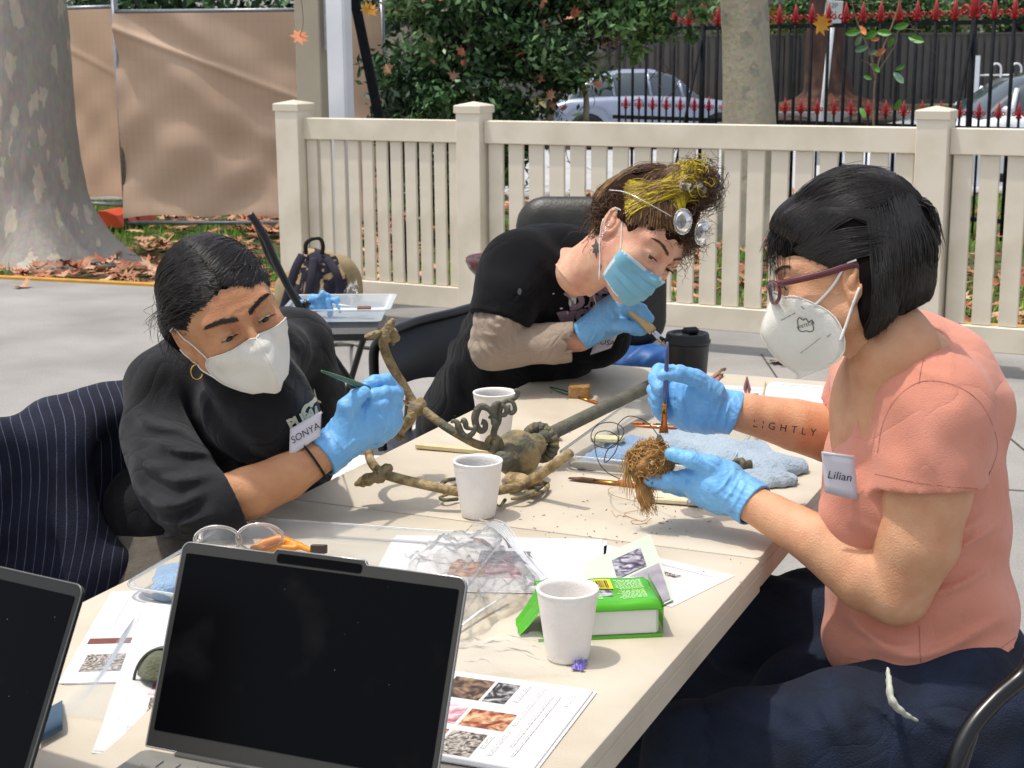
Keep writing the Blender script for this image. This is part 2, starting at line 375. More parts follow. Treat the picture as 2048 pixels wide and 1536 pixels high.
ye.box((*(E0+ED*1.0+en[:2]*.03), .0), (26, .07, .03), axes((0, 0, 1), e3)); setp(ye.build('floor_edge_strip', mat('yellow_edge', '#c9963a', '#b58632', rough=.7, scale=12)), kind='structure')
rd = MB(); rd.add([(-140, 16.2, -.30), (140, 16.2, -.30), (140, 37, -.30), (-140, 37, -.30)], [(0, 1, 2, 3)]); setp(rd.build('road', M_road), kind='structure')
kb = MB(); kb.box((0, 16.1, -.16), (280, .3, .30), bev=.02); setp(kb.build('kerb', M_conc), kind='structure')
kb = MB(); kb.box((0, 37.1, -.14), (280, .3, .34), bev=.02); setp(kb.build('kerb', M_conc), kind='structure')
vg = MB(); vg.grid([[(x, y, .02+(y-37)*.012) for y in (37.2, 40, 46, 60, 140)] for x in (-140, -20, 0, 20, 140)], flip=True); setp(vg.build('far_verge', mat('verge', '#6f7a48', '#7a5a44', rough=1, scale=.7, bump=.5)), kind='structure')
# ---- leaf litter and grass (nobody could count them)
def leaf_outline():
    pts = []; L = [(0, -.5), (.12, -.28), (.5, -.3), (.33, -.12), (.55, .12), (.27, .1), (.3, .38), (.1, .22), (0, .55)]
    pts = L+[(-x, y) for x, y in L[-2:0:-1]]; return np.array(pts)
LO = leaf_outline()
def scatter_leaves(pos, size, mats, name, label=None, cat=None, flat=.35, parent=None, curl=.25, seed=1):
    r = np.random.default_rng(seed); n = len(pos); k = len(LO); base = np.zeros((n, k+1, 3)); base[:, 1:, 0] = LO[:, 0]; base[:, 1:, 1] = LO[:, 1]
    c = r.uniform(-curl, curl*2.0, (n, 1)); c2 = r.uniform(-curl, curl, (n, 1)); base[:, :, 2] = c*(base[:, :, 0]**2)*3+c2*base[:, :, 1]**2*2
    base *= (size*r.uniform(.55, 1.15, n))[:, None, None]
    yaw = r.uniform(0, 6.28, n); ax = r.normal(0, flat, (n, 2)); R = np.zeros((n, 3, 3))
    for i in range(n):
        R[i] = np.array(Matrix.Rotation(yaw[i], 3, 'Z')@Matrix.Rotation(ax[i, 0], 3, 'X')@Matrix.Rotation(ax[i, 1], 3, 'Y'))
    V = np.einsum('nij,nkj->nki', R, base)+np.asarray(pos)[:, None, :]; b = np.arange(n)[:, None]*(k+1); Fs = []
    for j in range(k): Fs.append(np.stack([b[:, 0], b[:, 0]+1+j, b[:, 0]+1+(j+1) % k], 1))
    Q = np.stack(Fs, 1).reshape(-1, 3); me = mesh_from(name, V.reshape(-1, 3), Q, smooth=False); mi = np.repeat(r.integers(0, len(mats), n), k)
    o = newobj(name, me, mats, parent); me.polygons.foreach_set('material_index', mi.astype(np.int32)); me.update()
    return o
M_leaf = [mat('dry_leaf_a', '#b07e60', '#8f5c44', rough=.8, scale=14), mat('dry_leaf_b', '#c79a7c', '#a87658', rough=.8, scale=14), mat('dry_leaf_c', '#d4ac90', '#b8886a', rough=.8, scale=14), mat('dry_leaf_d', '#8f5a42', '#744230', rough=.8, scale=14), mat('dry_leaf_e', '#9a5038', '#b97a58', rough=.8, scale=14)]
def onlawn(n, x0, x1, y0, y1, clump=1.4, thr=-.15, seed=3):
    r = np.random.default_rng(seed); p = np.stack([r.uniform(x0, x1, n), r.uniform(y0, y1, n)], 1)
    d = (p-E0)@np.array([-ED[1], ED[0]]); q = np.concatenate([p, np.zeros((n, 1))], 1); k = (d > .12) & ((wob(q, clump, seed) > thr) | (r.uniform(0, 1, n) < .12)); p = p[k]
    return p
p1 = onlawn(2600, -6.5, -.6, 9.2, 14.2, 2.2, -.1, 3); p2 = onlawn(2600, -1.5, 6.5, 7.2, 16, 2.0, -.2, 4)
pl = np.concatenate([p1, p2]); pos = np.concatenate([pl, np.random.default_rng(2).uniform(-.05, .0, (len(pl), 1))], 1)
setp(scatter_leaves(pos, .145, M_leaf, 'fallen_leaves', curl=.22, flat=.16), 'brown fallen plane tree leaves strewn over the grass behind the fence', 'leaves', kind='stuff')
few = [tuple(G(x, y, .012)) for x, y in ((1360, 708), (1560, 722), (1590, 728), (1680, 745), (1690, 738), (1975, 790), (45, 572), (1150, 700), (1275, 690), (1290, 698))]
setp(scatter_leaves(few, .13, M_leaf, 'fallen_leaves', seed=9), 'few dry brown leaves blown against the foot of the cream fence', 'leaves', kind='stuff')
r = np.random.default_rng(5); n = 42000; gp = np.stack([r.uniform(-6.5, 6.5, n), r.uniform(7.2, 16, n)], 1); dd = (gp-E0)@np.array([-ED[1], ED[0]])
q3 = np.concatenate([gp, np.zeros((n, 1))], 1); k = (dd > .1) & (wob(q3, 1.1, 8) > -.25); gp = gp[k]; n = len(gp); h = r.uniform(.03, .07, n); an = r.uniform(0, 6.28, n); ln = r.normal(0, .02, (n, 2))
b0 = np.concatenate([gp, np.full((n, 1), -.075)], 1); sd = np.stack([np.cos(an), np.sin(an), np.zeros(n)], 1)*.008
Vg = np.stack([b0-sd, b0+sd, b0+np.concatenate([ln, h[:, None]+.02], 1)], 1).reshape(-1, 3); Q = np.arange(3*n).reshape(-1, 3)
o = newobj('grass', mesh_from('grass', Vg, Q, False), mat('grass_green', '#5f9428', '#86aa44', rough=.8, scale=3)); setp(o, 'short green grass between the fallen leaves', 'grass', kind='stuff')
# ---- cream picket fence
FD = nrm(np.array([3.049, -1.62, 0])); FN = np.array([FD[1], -FD[0], 0]); FN = FN if FN[1] < 0 else -FN
def fpt(x, z=0.0, off=0.0):
    t = (x+1.175)/FD[0]; return np.array([-1.175, 8.42, 0])+FD*t+np.array([0, 0, z])+FN*off
FA = np.array([FD, -FN, (0, 0, 1)])
fence = thing('picket_fence', 'cream plastic picket fence with square capped posts behind the workers', 'fence', fpt(0.4))
me_cache = {}
def fbox(name, c, sz, m, key=None, bev=.004):
    mb = MB(); mb.box((0, 0, 0), sz, FA, bev)
    key = (name,)+tuple(round(v, 3) for v in sz)
    if key not in me_cache: o = mb.build(name, m, fence); me_cache[key] = o.data
    else:
        o = bpy.data.objects.new(name, me_cache[key]); COL.objects.link(o); o.parent = fence
    o.location = Vector([float(v) for v in c])-wloc(fence); return o
posts = [-1.175, -.184, 1.874, 3.93]
for k, x in enumerate(posts):
    wd = .14 if k else .15
    fbox('post', fpt(x, .57), (wd, wd, 1.14), M_vinyl)
    mb = MB(); h = wd/2+.007; c = fpt(x, 0)
    prof = [(h, 1.13), (h, 1.165), (h-.006, 1.17), (0.001, 1.187)]
    V = []; 
    for rr, z in prof: V += [c+FD*a*rr+FN*b*rr+np.array([0, 0, z]) for a, b in ((-1, -1), (1, -1), (1, 1), (-1, 1))]
    Fs = [(i*4+j, i*4+(j+1) % 4, i*4+4+(j+1) % 4, i*4+4+j) for i in range(3) for j in range(4)]+[(3, 2, 1, 0)]
    mb.add(V, Fs); mb.build('post_cap', M_vinylw, fence)
for (x0, x1, pitch, sw) in ((posts[0], posts[1], .0935, .068), (posts[1], posts[2], .1125, .083), (posts[2], posts[3], .1125, .083)):
    L_ = (x1-x0)/FD[0]-.14; xm = (x0+x1)/2
    fbox('top_rail', fpt(xm, 1.035), (L_, .055, .115), M_vinyl); fbox('bottom_rail', fpt(xm, .17), (L_, .055, .115), M_vinyl)
    n_ = int(round(L_/pitch)); pitch = L_/n_
    for i in range(n_):
        t = -L_/2+pitch*(i+.5); c = fpt(xm, .603)+FD*t; fbox('slat', c, (sw, .02, .747), M_vinyl, bev=.003)
# added white strips stand in for sky light on two posts' right sides
for x in (posts[1], posts[2]):
    mb = MB(); mb.box(fpt(x, .53, -.0)+FD*.098+FN*-.06, (.05, .05, 1.06), FA, .004); mb.build('post_lit_side', M_white, fence)
# ---- column, downpipe and brace
colm = thing('veranda_column', 'tall beige steel column rising behind the left end of the picket fence', 'column', P(633, 150, 8.85)*[1, 1, 0])
c = P(630, 150, 8.85); mb = MB(); mb.box((c[0], c[1], 2.2), (.17, .13, 4.4), FA, .006); mb.build('shaft', mat('column_paint', '#a39a88', '#988f7d', rough=.5, scale=2), colm)
mb = MB(); mb.box((c[0]+.085, c[1]-.085, 2.5), (.012, .03, 2.1), FA); mb.build('edge_bracket', M_steel, colm)
c = P(681, 150, 8.7); mb = MB(); mb.box((c[0], c[1], 2.2), (.125, .09, 4.4), FA, .012); setp(mb.build('downpipe', M_white), 'white rectangular pipe standing against the beige column', 'pipe')
a = P(697, -60, 9.2); b = P(760, 245, 9.2); b2 = a+(b-a)*3.9; mb = MB(); mb.box((a+b2)/2, (.055, .07, np.linalg.norm(b2-a)), axes(b2-a), .004); setp(mb.build('brace', M_iron), 'dark slanting steel brace to the right of the white pipe', 'brace')
# ---- trees
def bark_mat(name, cols, sc=9, stretch=(1, 1, .55)):
    m = mat(name, cols[0], rough=.85, stretch=stretch, bump=.0); n, L, b = nodes(m); mp = [q for q in n if q.type == 'MAPPING'][0]
    nz = n.new('ShaderNodeTexNoise'); nz.inputs['Scale'].default_value = sc*2.2; nz.inputs['Detail'].default_value = 5; L.new(mp.outputs[0], nz.inputs[0])
    ad = n.new('ShaderNodeMix'); ad.data_type = 'RGBA'; ad.inputs[0].default_value = .055; L.new(mp.outputs[0], ad.inputs[6]); L.new(nz.outputs['Color'], ad.inputs[7])
    v = n.new('ShaderNodeTexVoronoi'); v.inputs['Scale'].default_value = sc; L.new(ad.outputs[2], v.inputs[0]); cr = n.new('ShaderNodeValToRGB'); cr.color_ramp.interpolation = 'CONSTANT'
    sp = n.new('ShaderNodeSeparateColor'); L.new(v.outputs['Color'], sp.inputs[0]); L.new(sp.outputs[0], cr.inputs[0]); e = cr.color_ramp.elements
    for i, cc in enumerate(cols):
        q = e[i] if i < 2 else e.new(0); q.position = i/len(cols); q.color = (*srgb(cc), 1)
    mz = n.new('ShaderNodeMix'); mz.data_type = 'RGBA'; mz.blend_type = 'MULTIPLY'; mz.inputs[0].default_value = .55; L.new(cr.outputs[0], mz.inputs[6])
    n2 = n.new('ShaderNodeTexNoise'); n2.inputs['Scale'].default_value = 30; n2.inputs['Detail'].default_value = 8; L.new(mp.outputs[0], n2.inputs[0]); L.new(n2.outputs['Color'], mz.inputs[7])
    hs = n.new('ShaderNodeHueSaturation'); hs.inputs['Saturation'].default_value = .8; hs.inputs['Value'].default_value = 1.35; L.new(mz.outputs[2], hs.inputs['Color']); L.new(hs.outputs[0], b.inputs['Base Color'])
    bp = n.new('ShaderNodeBump'); bp.inputs['Strength'].default_value = .6; bp.inputs['Distance'].default_value = .01; mx = n.new('ShaderNodeMath'); mx.operation = 'ADD'; L.new(sp.outputs[0], mx.inputs[0]); L.new(n2.outputs[0], mx.inputs[1])
    L.new(mx.outputs[0], bp.inputs['Height']); L.new(bp.outputs[0], b.inputs['Normal']); return m
def trunk_mesh(base, pts, name, m, parent, sides=64, rings=60, amp=.02, seed=0, flare=0.0):
    "pts: (dx, dy, z, r)"
    p = spline([q[:3] for q in pts], rings); rr = np.interp(np.linspace(0, 1, rings), np.linspace(0, 1, len(pts)), [q[3] for q in pts]); V = []
    for i in range(rings):
        for j in range(sides):
            a = 2*math.pi*j/sides; d = np.array([math.cos(a), math.sin(a), 0]); X = np.array([d[0], d[1], p[i][2]*1.2])
            f = flare*max(0, 1-p[i][2]/.5)**2*(1+.6*math.sin(a*5+seed)); V.append(np.asarray(base)+p[i]+d*(rr[i]+f)*(1+amp*float(wob(X*2.2, 1.5, seed, 3))))
    Fs = [(i*sides+j, i*sides+(j+1) % sides, (i+1)*sides+(j+1) % sides, (i+1)*sides+j) for i in range(rings-1) for j in range(sides)]
    mb = MB(); mb.add(V, Fs, True); return mb.build(name, m, parent)
def leaf_cloud(cent, rad, n, size, mats, name, parent, seed=0, clumps=40, shell=.55, asp=.45):
    r = np.random.default_rng(seed); cc = r.normal(size=(clumps, 3)); cc /= np.linalg.norm(cc, axis=1, keepdims=True); cc *= (r.uniform(0, 1, (clumps, 1))**.4)
    cc = np.asarray(cent)+cc*np.asarray(rad)*.9; w_ = r.integers(0, clumps, n); d = r.normal(size=(n, 3)); d /= np.linalg.norm(d, axis=1, keepdims=True)
    cr = np.asarray(rad).mean()*.30*r.uniform(.6, 1.3, (clumps, 1)); p = cc[w_]+d*cr[w_]*(r.uniform(0, 1, (n, 1))**shell)*[1, 1, .75]
    a = nrm_rows(r.normal(size=(n, 3))+[0, 0, -.3]); b = nrm_rows(np.cross(a, r.normal(size=(n, 3)))); s_ = size*r.uniform(.6, 1.3, (n, 1)); c_ = np.cross(a, b)
    V = np.stack([p-a*s_*.5, p+b*s_*asp*.5+c_*s_*.08, p+a*s_*.55, p-b*s_*asp*.5+c_*s_*.08], 1).reshape(-1, 3); Q = np.arange(4*n).reshape(-1, 4)
    o = newobj(name, mesh_from(name, V, Q, False), mats, parent); mi = r.integers(0, len(mats), clumps)[w_]; mi = np.where(r.uniform(0, 1, n) < .3, r.integers(0, len(mats), n), mi)
    o.data.polygons.foreach_set('material_index', mi.astype(np.int32)); o.data.update(); o['kind'] = 'stuff'; return o, cc
def nrm_rows(v): return v/(np.linalg.norm(v, axis=1, keepdims=True)+1e-9)
M_barkA = bark_mat('plane_bark_grey', ['#9c948a', '#a89f92', '#948a80', '#b0ab95', '#a09486', '#b9ae98', '#9a9188'], 15, (1, 1, .36))
M_barkB = bark_mat('plane_bark_pale', ['#b0a88e', '#a6a48c', '#c2b08c', '#8e8c7a', '#b8b49a', '#9a9a86', '#c6bb9c'], 13, (1, 1, .75))
tA = G(85, 500, 0); tr = thing('plane_tree', 'broad mottled plane tree trunk at the left edge of the lawn', 'tree', tA)
trunk_mesh(tA, [(0, 0, -.15, .50), (0, 0, .1, .42), (-.02, 0, .5, .36), (-.03, 0, 1.0, .335), (-.04, 0, 1.7, .33), (-.06, 0, 2.6, .32), (-.06, 0, 4.2, .28)], 'trunk', M_barkA, tr, flare=.14, seed=2, amp=.03)
o, cc = leaf_cloud(tA+[-.5, .5, 5.4], (2.2, 2.2, 1.4), 700, .16, M_leaf, 'crown', tr, 11)
tB = np.array([P(1493, 240, 12.3)[0], 12.3, 0]); tr = thing('plane_tree', 'slim pale plane tree trunk between the picket fence and the iron fence', 'tree', tB)
trunk_mesh(tB, [(.06, 0, -.15, .27), (.05, 0, .2, .235), (.03, 0, .8, .215), (-.02, 0, 1.5, .185), (-.08, 0, 2.4, .18), (-.1, 0, 4.2, .15)], 'trunk', M_barkB, tr, flare=.06, seed=5, amp=.03)
# far brown trunk
tC = np.array([P(1655, 200, 38.5)[0], 38.5, .05]); tr = thing('street_tree', 'dark brown tree trunk in front of the grey board fence across the road', 'tree', tC)
trunk_mesh(tC, [(0, 0, -.2, .75), (0, 0, .4, .6), (-.1, 0, 1.2, .48), (-.1, 0, 2.5, .42), (0, 0, 6, .35)], 'trunk', mat('brown_bark', '#5a4238', '#3c2c26', rough=1, scale=6, bump=.6, bscale=20, stretch=(1, 1, .3)), tr, flare=.55, seed=7, amp=.05)
M_gr = [mat('leaf_green_a', '#3c5730', '#2c4526', rough=.45, scale=3), mat('leaf_green_b', '#557a40', '#436833', rough=.45, scale=3), mat('leaf_green_c', '#243a20', '#1c301c', rough=.5, scale=3), mat('leaf_green_d', '#6f8f50', '#587f44', rough=.45, scale=3)]
leaf_cloud(tC+[0, 0, 5.2], (4.5, 3, 2.3), 5000, .25, M_gr, 'crown', tr, 12)
mo = MB(); 
mo.grid([[(tC[0]+rr*1.9*math.cos(a), tC[1]-.5+rr*.9*math.sin(a), .04+.42*(1-rr)**.9+.03*math.sin(a*7+rr*9)) for a in np.linspace(0, 6.283, 40)] for rr in np.linspace(1, 0.02, 12)])
setp(mo.build('mulch_mound', mat('mulch', '#6a4636', '#4b3026', rough=1, scale=9, bump=.8, bscale=30)), kind='structure')
# ---- bush
M_bush = [mat('bush_a', '#3c5a34', '#2b4729', rough=.4, scale=4), mat('bush_b', '#527a48', '#436a3c', rough=.4, scale=4), mat('bush_c', '#26402a', '#1d3420', rough=.45, scale=4), mat('bush_d', '#7a9c68', '#648a54', rough=.4, scale=4)]
bp_ = P(960, 260, 12.2); bs = thing('bush', 'tall dense dark green bush between the shade cloth screen and the iron fence', 'bush', (bp_[0], bp_[1], 0))
leaf_cloud((-.42, 12.3, 1.15), (.72, .55, 1.3), 15000, .075, M_bush, 'foliage', bs, 21, 70, .5)
leaf_cloud((.35, 12.2, 1.75), (.8, .5, .75), 11000, .07, M_bush, 'foliage', bs, 22, 60, .55)
leaf_cloud((-.35, 12.5, 2.6), (1.5, .6, .9), 9000, .08, M_bush, 'foliage', bs, 23, 50, .5)
leaf_cloud((1.05, 12.0, 1.78), (.55, .3, .42), 2600, .075, [M_bush[1], M_bush[3], M_gr[3], M_bush[0]], 'foliage', bs, 24, 40, .6)
r = np.random.default_rng(31)
for (x, y, z0, z1, rr) in ((.34, 12.3, -.1, 1.9, .05), (-.35, 12.4, -.1, 2.2, .06), (-.75, 12.3, -.1, 1.8, .04), (.6, 12.3, .9, 2.0, .025)):
    mb = MB(); pts = [(x+r.normal(0, .03), y, z0+(z1-z0)*t) for t in np.linspace(0, 1, 7)]; mb.tube(spline(pts, 20), np.linspace(rr, rr*.5, 20), 8); mb.build('stem', M_barkA, bs)
tw = []
for k in range(110):
    a = np.array([r.uniform(-.9, 1.3), 12.3+r.normal(0, .25), r.uniform(.3, 2.2)]); d = nrm(r.normal(size=3)+[.3, -.4, .2])*r.uniform(.15, .4); tw.append(spline([a, a+d*.5+r.normal(0, .02, 3), a+d], 7))
strands(tw, .004, .0015, 'twig', mat('twig_brown', '#6b5142', rough=.9), bs, kind='stuff')
pp = np.array([[r.uniform(-.95, .9), 11.75+r.uniform(0, .3), r.uniform(.75, 2.1)] for _ in range(46)]); scatter_leaves(pp, .11, [M_leaf[1], M_leaf[2], M_leaf[4]], 'caught_leaves', parent=bs, flat=1.0, seed=4)['kind'] = 'stuff'
# hedges and trees beyond
for (nm, lab, c_, rd_, n_, s2, seed, mm) in (
    ('hedge', 'dark green hedge rising behind the shade cloth screens', (-4.0, 18.5, 1.9), (5.2, .8, 2.6), 16000, .16, 41, M_bush),
    ('tree', 'green tree crown behind the iron fence and the silver car', (1.8, 47, 4.5), (6, 3, 3.2), 7000, .35, 42, M_gr),
    ('hedge', 'clipped green hedge above the grey board fence across the road', (9.6, 43.5, 2.3), (5.0, .9, .75), 12000, .16, 43, [M_gr[1], M_gr[3], M_gr[0]]),
    ('tree', 'leafy street tree at the far right across the road', (17.5, 45, 4.5), (5, 3, 3.5), 5000, .35, 44, M_gr)):
    t_ = thing(nm, lab, nm, (c_[0], c_[1], 0)); leaf_cloud(c_, rd_, n_, s2, mm, 'foliage', t_, seed, 90, .5); trunk_mesh((c_[0], c_[1], 0), [(0, 0, -.3, .2), (0, 0, c_[2]*.5, .15), (0, 0, c_[2], .08)], 'trunk', M_barkA, t_, 12, 8)
# ---- shade cloth screens on temporary fence panels
def cloth_mat(name, c1, c2):
    m = mat(name, c1, c2, rough=.9, scale=1.3, detail=6, bump=0); n, L, b = nodes(m); tc = [q for q in n if q.type == 'TEX_COORD'][0]
    bk = n.new('ShaderNodeTexBrick'); bk.offset = 0; bk.inputs['Scale'].default_value = 1; bk.inputs['Brick Width'].default_value = .06; bk.inputs['Row Height'].default_value = .155; bk.inputs['Mortar Size'].default_value = .004; bk.inputs['Mortar Smooth'].default_value = .7
    bk.inputs['Color1'].default_value = bk.inputs['Color2'].default_value = (1, 1, 1, 1); bk.inputs['Mortar'].default_value = (.93, .93, .93, 1); mp = n.new('ShaderNodeMapping'); mp.inputs['Rotation'].default_value = (math.radians(90), 0, 0); L.new(tc.outputs['Object'], mp.inputs[0]); L.new(mp.outputs[0], bk.inputs[0])
    mx = [q for q in n if q.type == 'MIX'][0]; x = n.new('ShaderNodeMix'); x.data_type = 'RGBA'; x.blend_type = 'MULTIPLY'; x.inputs[0].default_value = 1; L.new(mx.outputs[2], x.inputs[6]); L.new(bk.outputs[0], x.inputs[7]); L.new(x.outputs[2], b.inputs['Base Color']); return m
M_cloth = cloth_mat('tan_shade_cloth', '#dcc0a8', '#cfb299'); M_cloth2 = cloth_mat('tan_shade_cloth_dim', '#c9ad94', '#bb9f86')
def screen(lab, A, B, z0, z1, m, wr=1.0, seed=0, foot=True):
    A = np.asarray(A, float); B = np.asarray(B, float); t_ = thing('shade_screen', lab, 'fence screen', (A[0], A[1], 0)); d = B-A; L_ = np.linalg.norm(d); d = d/L_; nn = np.array([d[1], -d[0], 0]); d3 = np.array([d[0], d[1], 0])
    if nn[1] > 0: nn = -nn
    nu, nv = int(L_*55), 100; Pt = np.zeros((nu, nv, 3)); A3 = np.array([A[0], A[1], 0])
    U, Vv = np.meshgrid(np.linspace(0, L_, nu), np.linspace(0, 1, nv), indexing='ij'); zb = z0+.03*np.sin(U*2.1)+.015*np.sin(U*7); Z = zb+(z1-zb)*Vv
    X = np.stack([U, Z, U*0], -1); dist = np.hypot(U-.15, Z-z1+.1)
    w1 = wr*(.008*wob(X*[1.6, 1.2, 1], 1.6, seed, 3)+.016*np.sin(9*(U*.75+Z)+2.5*wob(X, 1.5, seed+1))*np.exp(-U/1.6)+.010*np.sin(17*(Z*.8-U*.55)+3*wob(X, 1.2, seed+3))*np.exp(-((Z-.5)/.6)**2)*np.exp(-U/3.2))
    w1 += wr*.02*np.exp(-((Z-(z1-.12)+U*.38)/.03)**2)*np.exp(-(U/1.6)**2)+wr*.03*np.exp(-((Z-zb)/.12)**2)*(.5+.5*np.sin(U*5+1.5*np.sin(U*2)))
    Pt[:] = A3+d3*U[..., None]+nn*(w1+.03)[..., None]; Pt[..., 2] = Z; mb = MB(); mb.grid(Pt); mb.build('shade_cloth', m, t_)
    mb = MB(); mb.tube([A3+[0, 0, z1+.015], A3+d3*L_+[0, 0, z1+.015]], .019, 10); mb.build('top_tube', M_steel, t_)
    for q in (0, L_):
        mb = MB(); mb.tube([A3+d3*q+[0, 0, -.05], A3+d3*q+[0, 0, z1+.2]], .021, 10); mb.build('upright', M_steel, t_)
    mb = MB(); mb.tube([A3+[0, 0, z0-.04], A3+d3*L_+[0, 0, z0-.04]], .017, 8); mb.build('bottom_tube', M_steel, t_)
    return t_
yb = 13.3
screen('large tan shade cloth screen with creases near its left end', P(238, 200, yb)[:2], P(768, 200, 13.1)[:2], .05, 1.78, M_cloth, 1.3, 5)
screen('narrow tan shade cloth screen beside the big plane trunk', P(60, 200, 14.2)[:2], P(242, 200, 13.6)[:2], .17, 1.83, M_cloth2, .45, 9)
for (px, py, s2, lab) in ((213, 445, 1.0, 'orange plastic block holding the screen beside the plane trunk'), (262, 437, .7, 'small orange block end under the shade cloth')):
    c = G(px, py, 0); mb = MB(); pr = [(-.17*s2, 0), (-.13*s2, .11), (-.03, .14), (.03, .14), (.12*s2, .10), (.17*s2, 0)]; mb.prism([(a, b) for a, b in pr][::-1], .30, c+[0, -.12, -.03], [(1, 0, 0), (0, 0, 1), (.25, .97, 0)]); setp(mb.build('orange_block', mat('orange_plastic', '#d2522c', '#bf4826', rough=.5, scale=8) if 'orange_plastic' not in bpy.data.materials else bpy.data.materials['orange_plastic']), lab, 'block')
# ---- iron fence
IA = np.array([1.0, 15.05, 0]); IB = np.array([4.9, 11.0, 0]); ID = nrm(IB-IA); IL = np.linalg.norm(IB-IA)
iron = thing('iron_fence', 'black iron fence with red fleur finials between the lawn and the road', 'fence', IA)
IX = np.array([ID, np.cross((0, 0, 1), ID), (0, 0, 1)])
def finial_mesh(h, name):
    mb = MB(); mb.tube([(0, 0, 0), (0, 0, h*.35), (0, 0, h*.55), (0, 0, h)], [h*.10, h*.11, h*.13, h*.015], 6)
    for s2 in (-1, 1):
        pts = [(s2*h*x, 0, h*z) for x, z in ((.05, .12), (.16, .30), (.30, .42), (.40, .36), (.38, .22), (.27, .20), (.25, .29))]; mb.tube(spline(pts, 12), h*.045, 5)
    mb.tube([(-h*.17, 0, h*.10), (h*.17, 0, h*.10)], h*.07, 5)
    o = mb.build(name, M_red); return o
def ipt(t, z): return IA+ID*t+np.array([0, 0, z])
fin1 = finial_mesh(.17, 'finial'); fin2 = finial_mesh(.27, 'post_finial'); fin3 = finial_mesh(.13, 'low_finial')
def place_fin(src, t, z):
    o = bpy.data.objects.new(src.name.split('.')[0], src.data); COL.objects.link(o); o.parent = iron; o.location = Vector([float(v) for v in ipt(t, z)-IA]); o.rotation_euler.z = math.atan2(ID[1], ID[0])
bmain = MB(); bmain.tube([(0, 0, -.1), (0, 0, 1.66)], .0150, 6); bm0 = bmain.build('bar', M_iron); bl = MB(); bl.tube([(0, 0, -.1), (0, 0, .90)], .0105, 6); bl0 = bl.build('short_bar', M_iron); bpst = MB(); bpst.tube([(0, 0, -.1), (0, 0, 1.70)], .026, 8); bp0 = bpst.build('iron_post', M_iron)
nb = int(IL/.17)
def t_at(px):
    d = ray(px, 120)[:2]; A_ = np.array([[ID[0], -d[0]], [ID[1], -d[1]]]); return np.linalg.solve(A_, -IA[:2])[0]
BIGS = [int(round((t_at(px)-.08)/.17)) for px in (1412, 1928)]
for i in range(nb):
    t = .08+i*.17; big = i in BIGS; src = bp0 if big else bm0
    o = bpy.data.objects.new(src.name.split('.')[0], src.data); COL.objects.link(o); o.parent = iron; o.location = Vector([float(v) for v in ID*t]); place_fin(fin2 if big else fin1, t, 1.66)
    o = bpy.data.objects.new('short_bar', bl0.data); COL.objects.link(o); o.parent = iron; o.location = Vector([float(v) for v in ID*(t+.085)]); place_fin(fin3, t+.085, .90)
    if big:
        mb = MB(); a = ipt(t, 1.6); b = a+IX[1]*.5*(-1)+[0, 0, -1.65]; mb.tube([a, b], .014, 6); mb.build('stay', M_iron, iron)
for o in (bm0, bl0, bp0, fin1, fin2, fin3): bpy.data.objects.remove(o)
for z in (1.64, .82, .1):
    mb = MB(); mb.box(ipt(IL/2, z), (IL, .012, .035), IX); mb.build('rail', M_iron, iron)
# ---- grey board fence and buildings across the road
gfn = thing('board_fence', 'dark grey sheet metal fence across the road', 'fence', (4, 40, 0)); M_grey = mat('grey_sheet', '#5d5a58', '#54514f', rough=.5, scale=2)
x = 2.4; k = 0
while x < 13.2:
    wd = 2.35; mb = MB(); pr = []; nrb = 12
    for i in range(nrb):
        a = x+wd*i/nrb; st = wd/nrb; pr += [(a, 0), (a+st*.62, 0), (a+st*.72, .05), (a+st*.9, .05)]
    pr.append((x+wd, 0)); V = [(p, 40+q, .1) for p, q in pr]+[(p, 40+q, 1.83) for p, q in pr]; n_ = len(pr); mb.add(V, [(i, i+1, n_+i+1, n_+i) for i in range(n_-1)]); mb.build('panel', M_grey, gfn)
    mb = MB(); mb.box((x, 39.97, .98), (.09, .12, 1.86)); mb.build('post', M_grey, gfn); mb = MB(); mb.box((x+wd/2, 39.97, 1.86), (wd, .07, .05)); mb.build('capping', M_grey, gfn); mb = MB(); mb.box((x+wd/2, 39.97, .16), (wd, .07, .12)); mb.build('plinth', M_grey, gfn); x += wd
mb = MB(); V = [(13.2, 40, .1), (13.2, 40, 1.83), (15.8, 36.5, 1.9), (15.8, 36.5, .1)]; mb.add(V, [(0, 3, 2, 1)]); mb.build('panel', mat('grey_sheet_light', '#78736e', rough=.5), gfn)
bld = thing('house', 'pale rendered house behind the far fence', 'house', (9, 50, 0)); mb = MB(); mb.box((9, 52, 2.6), (26, 8, 5.2)); mb.build('wall', mat('pale_render', '#b3aca2', '#a69f95', rough=.8, scale=1.2), bld)
mb = MB(); mb.box((9, 47.8, 2.95), (26.4, .5, .22)); mb.build('eave', mat('eave_grey', '#8a8884', rough=.7), bld)
for xx in (3.5, 7.2, 10.6, 15.2):
    mb = MB(); mb.box((xx, 47.96, 2.0), (1.7, .1, 1.1)); w_ = mb.build('window', M_white, bld); mb = MB(); mb.box((xx, 47.88, 2.0), (1.5, .04, .9)); mb.build('pane', mat('dark_pane', '#20262b', rough=.05), w_) if 'dark_pane' not in bpy.data.materials else mb.build('pane', bpy.data.materials['dark_pane'], w_)
og = MB(); og.box((P(1560, 40, 45)[0], 45, 2.1), (1.1, .1, 1.2)); setp(og.build('notice_board', mat('orange_board', '#c98a3c', '#b87a34', rough=.6, scale=3)), 'orange board showing between the pale plane trunk and the leaning sign', 'board')
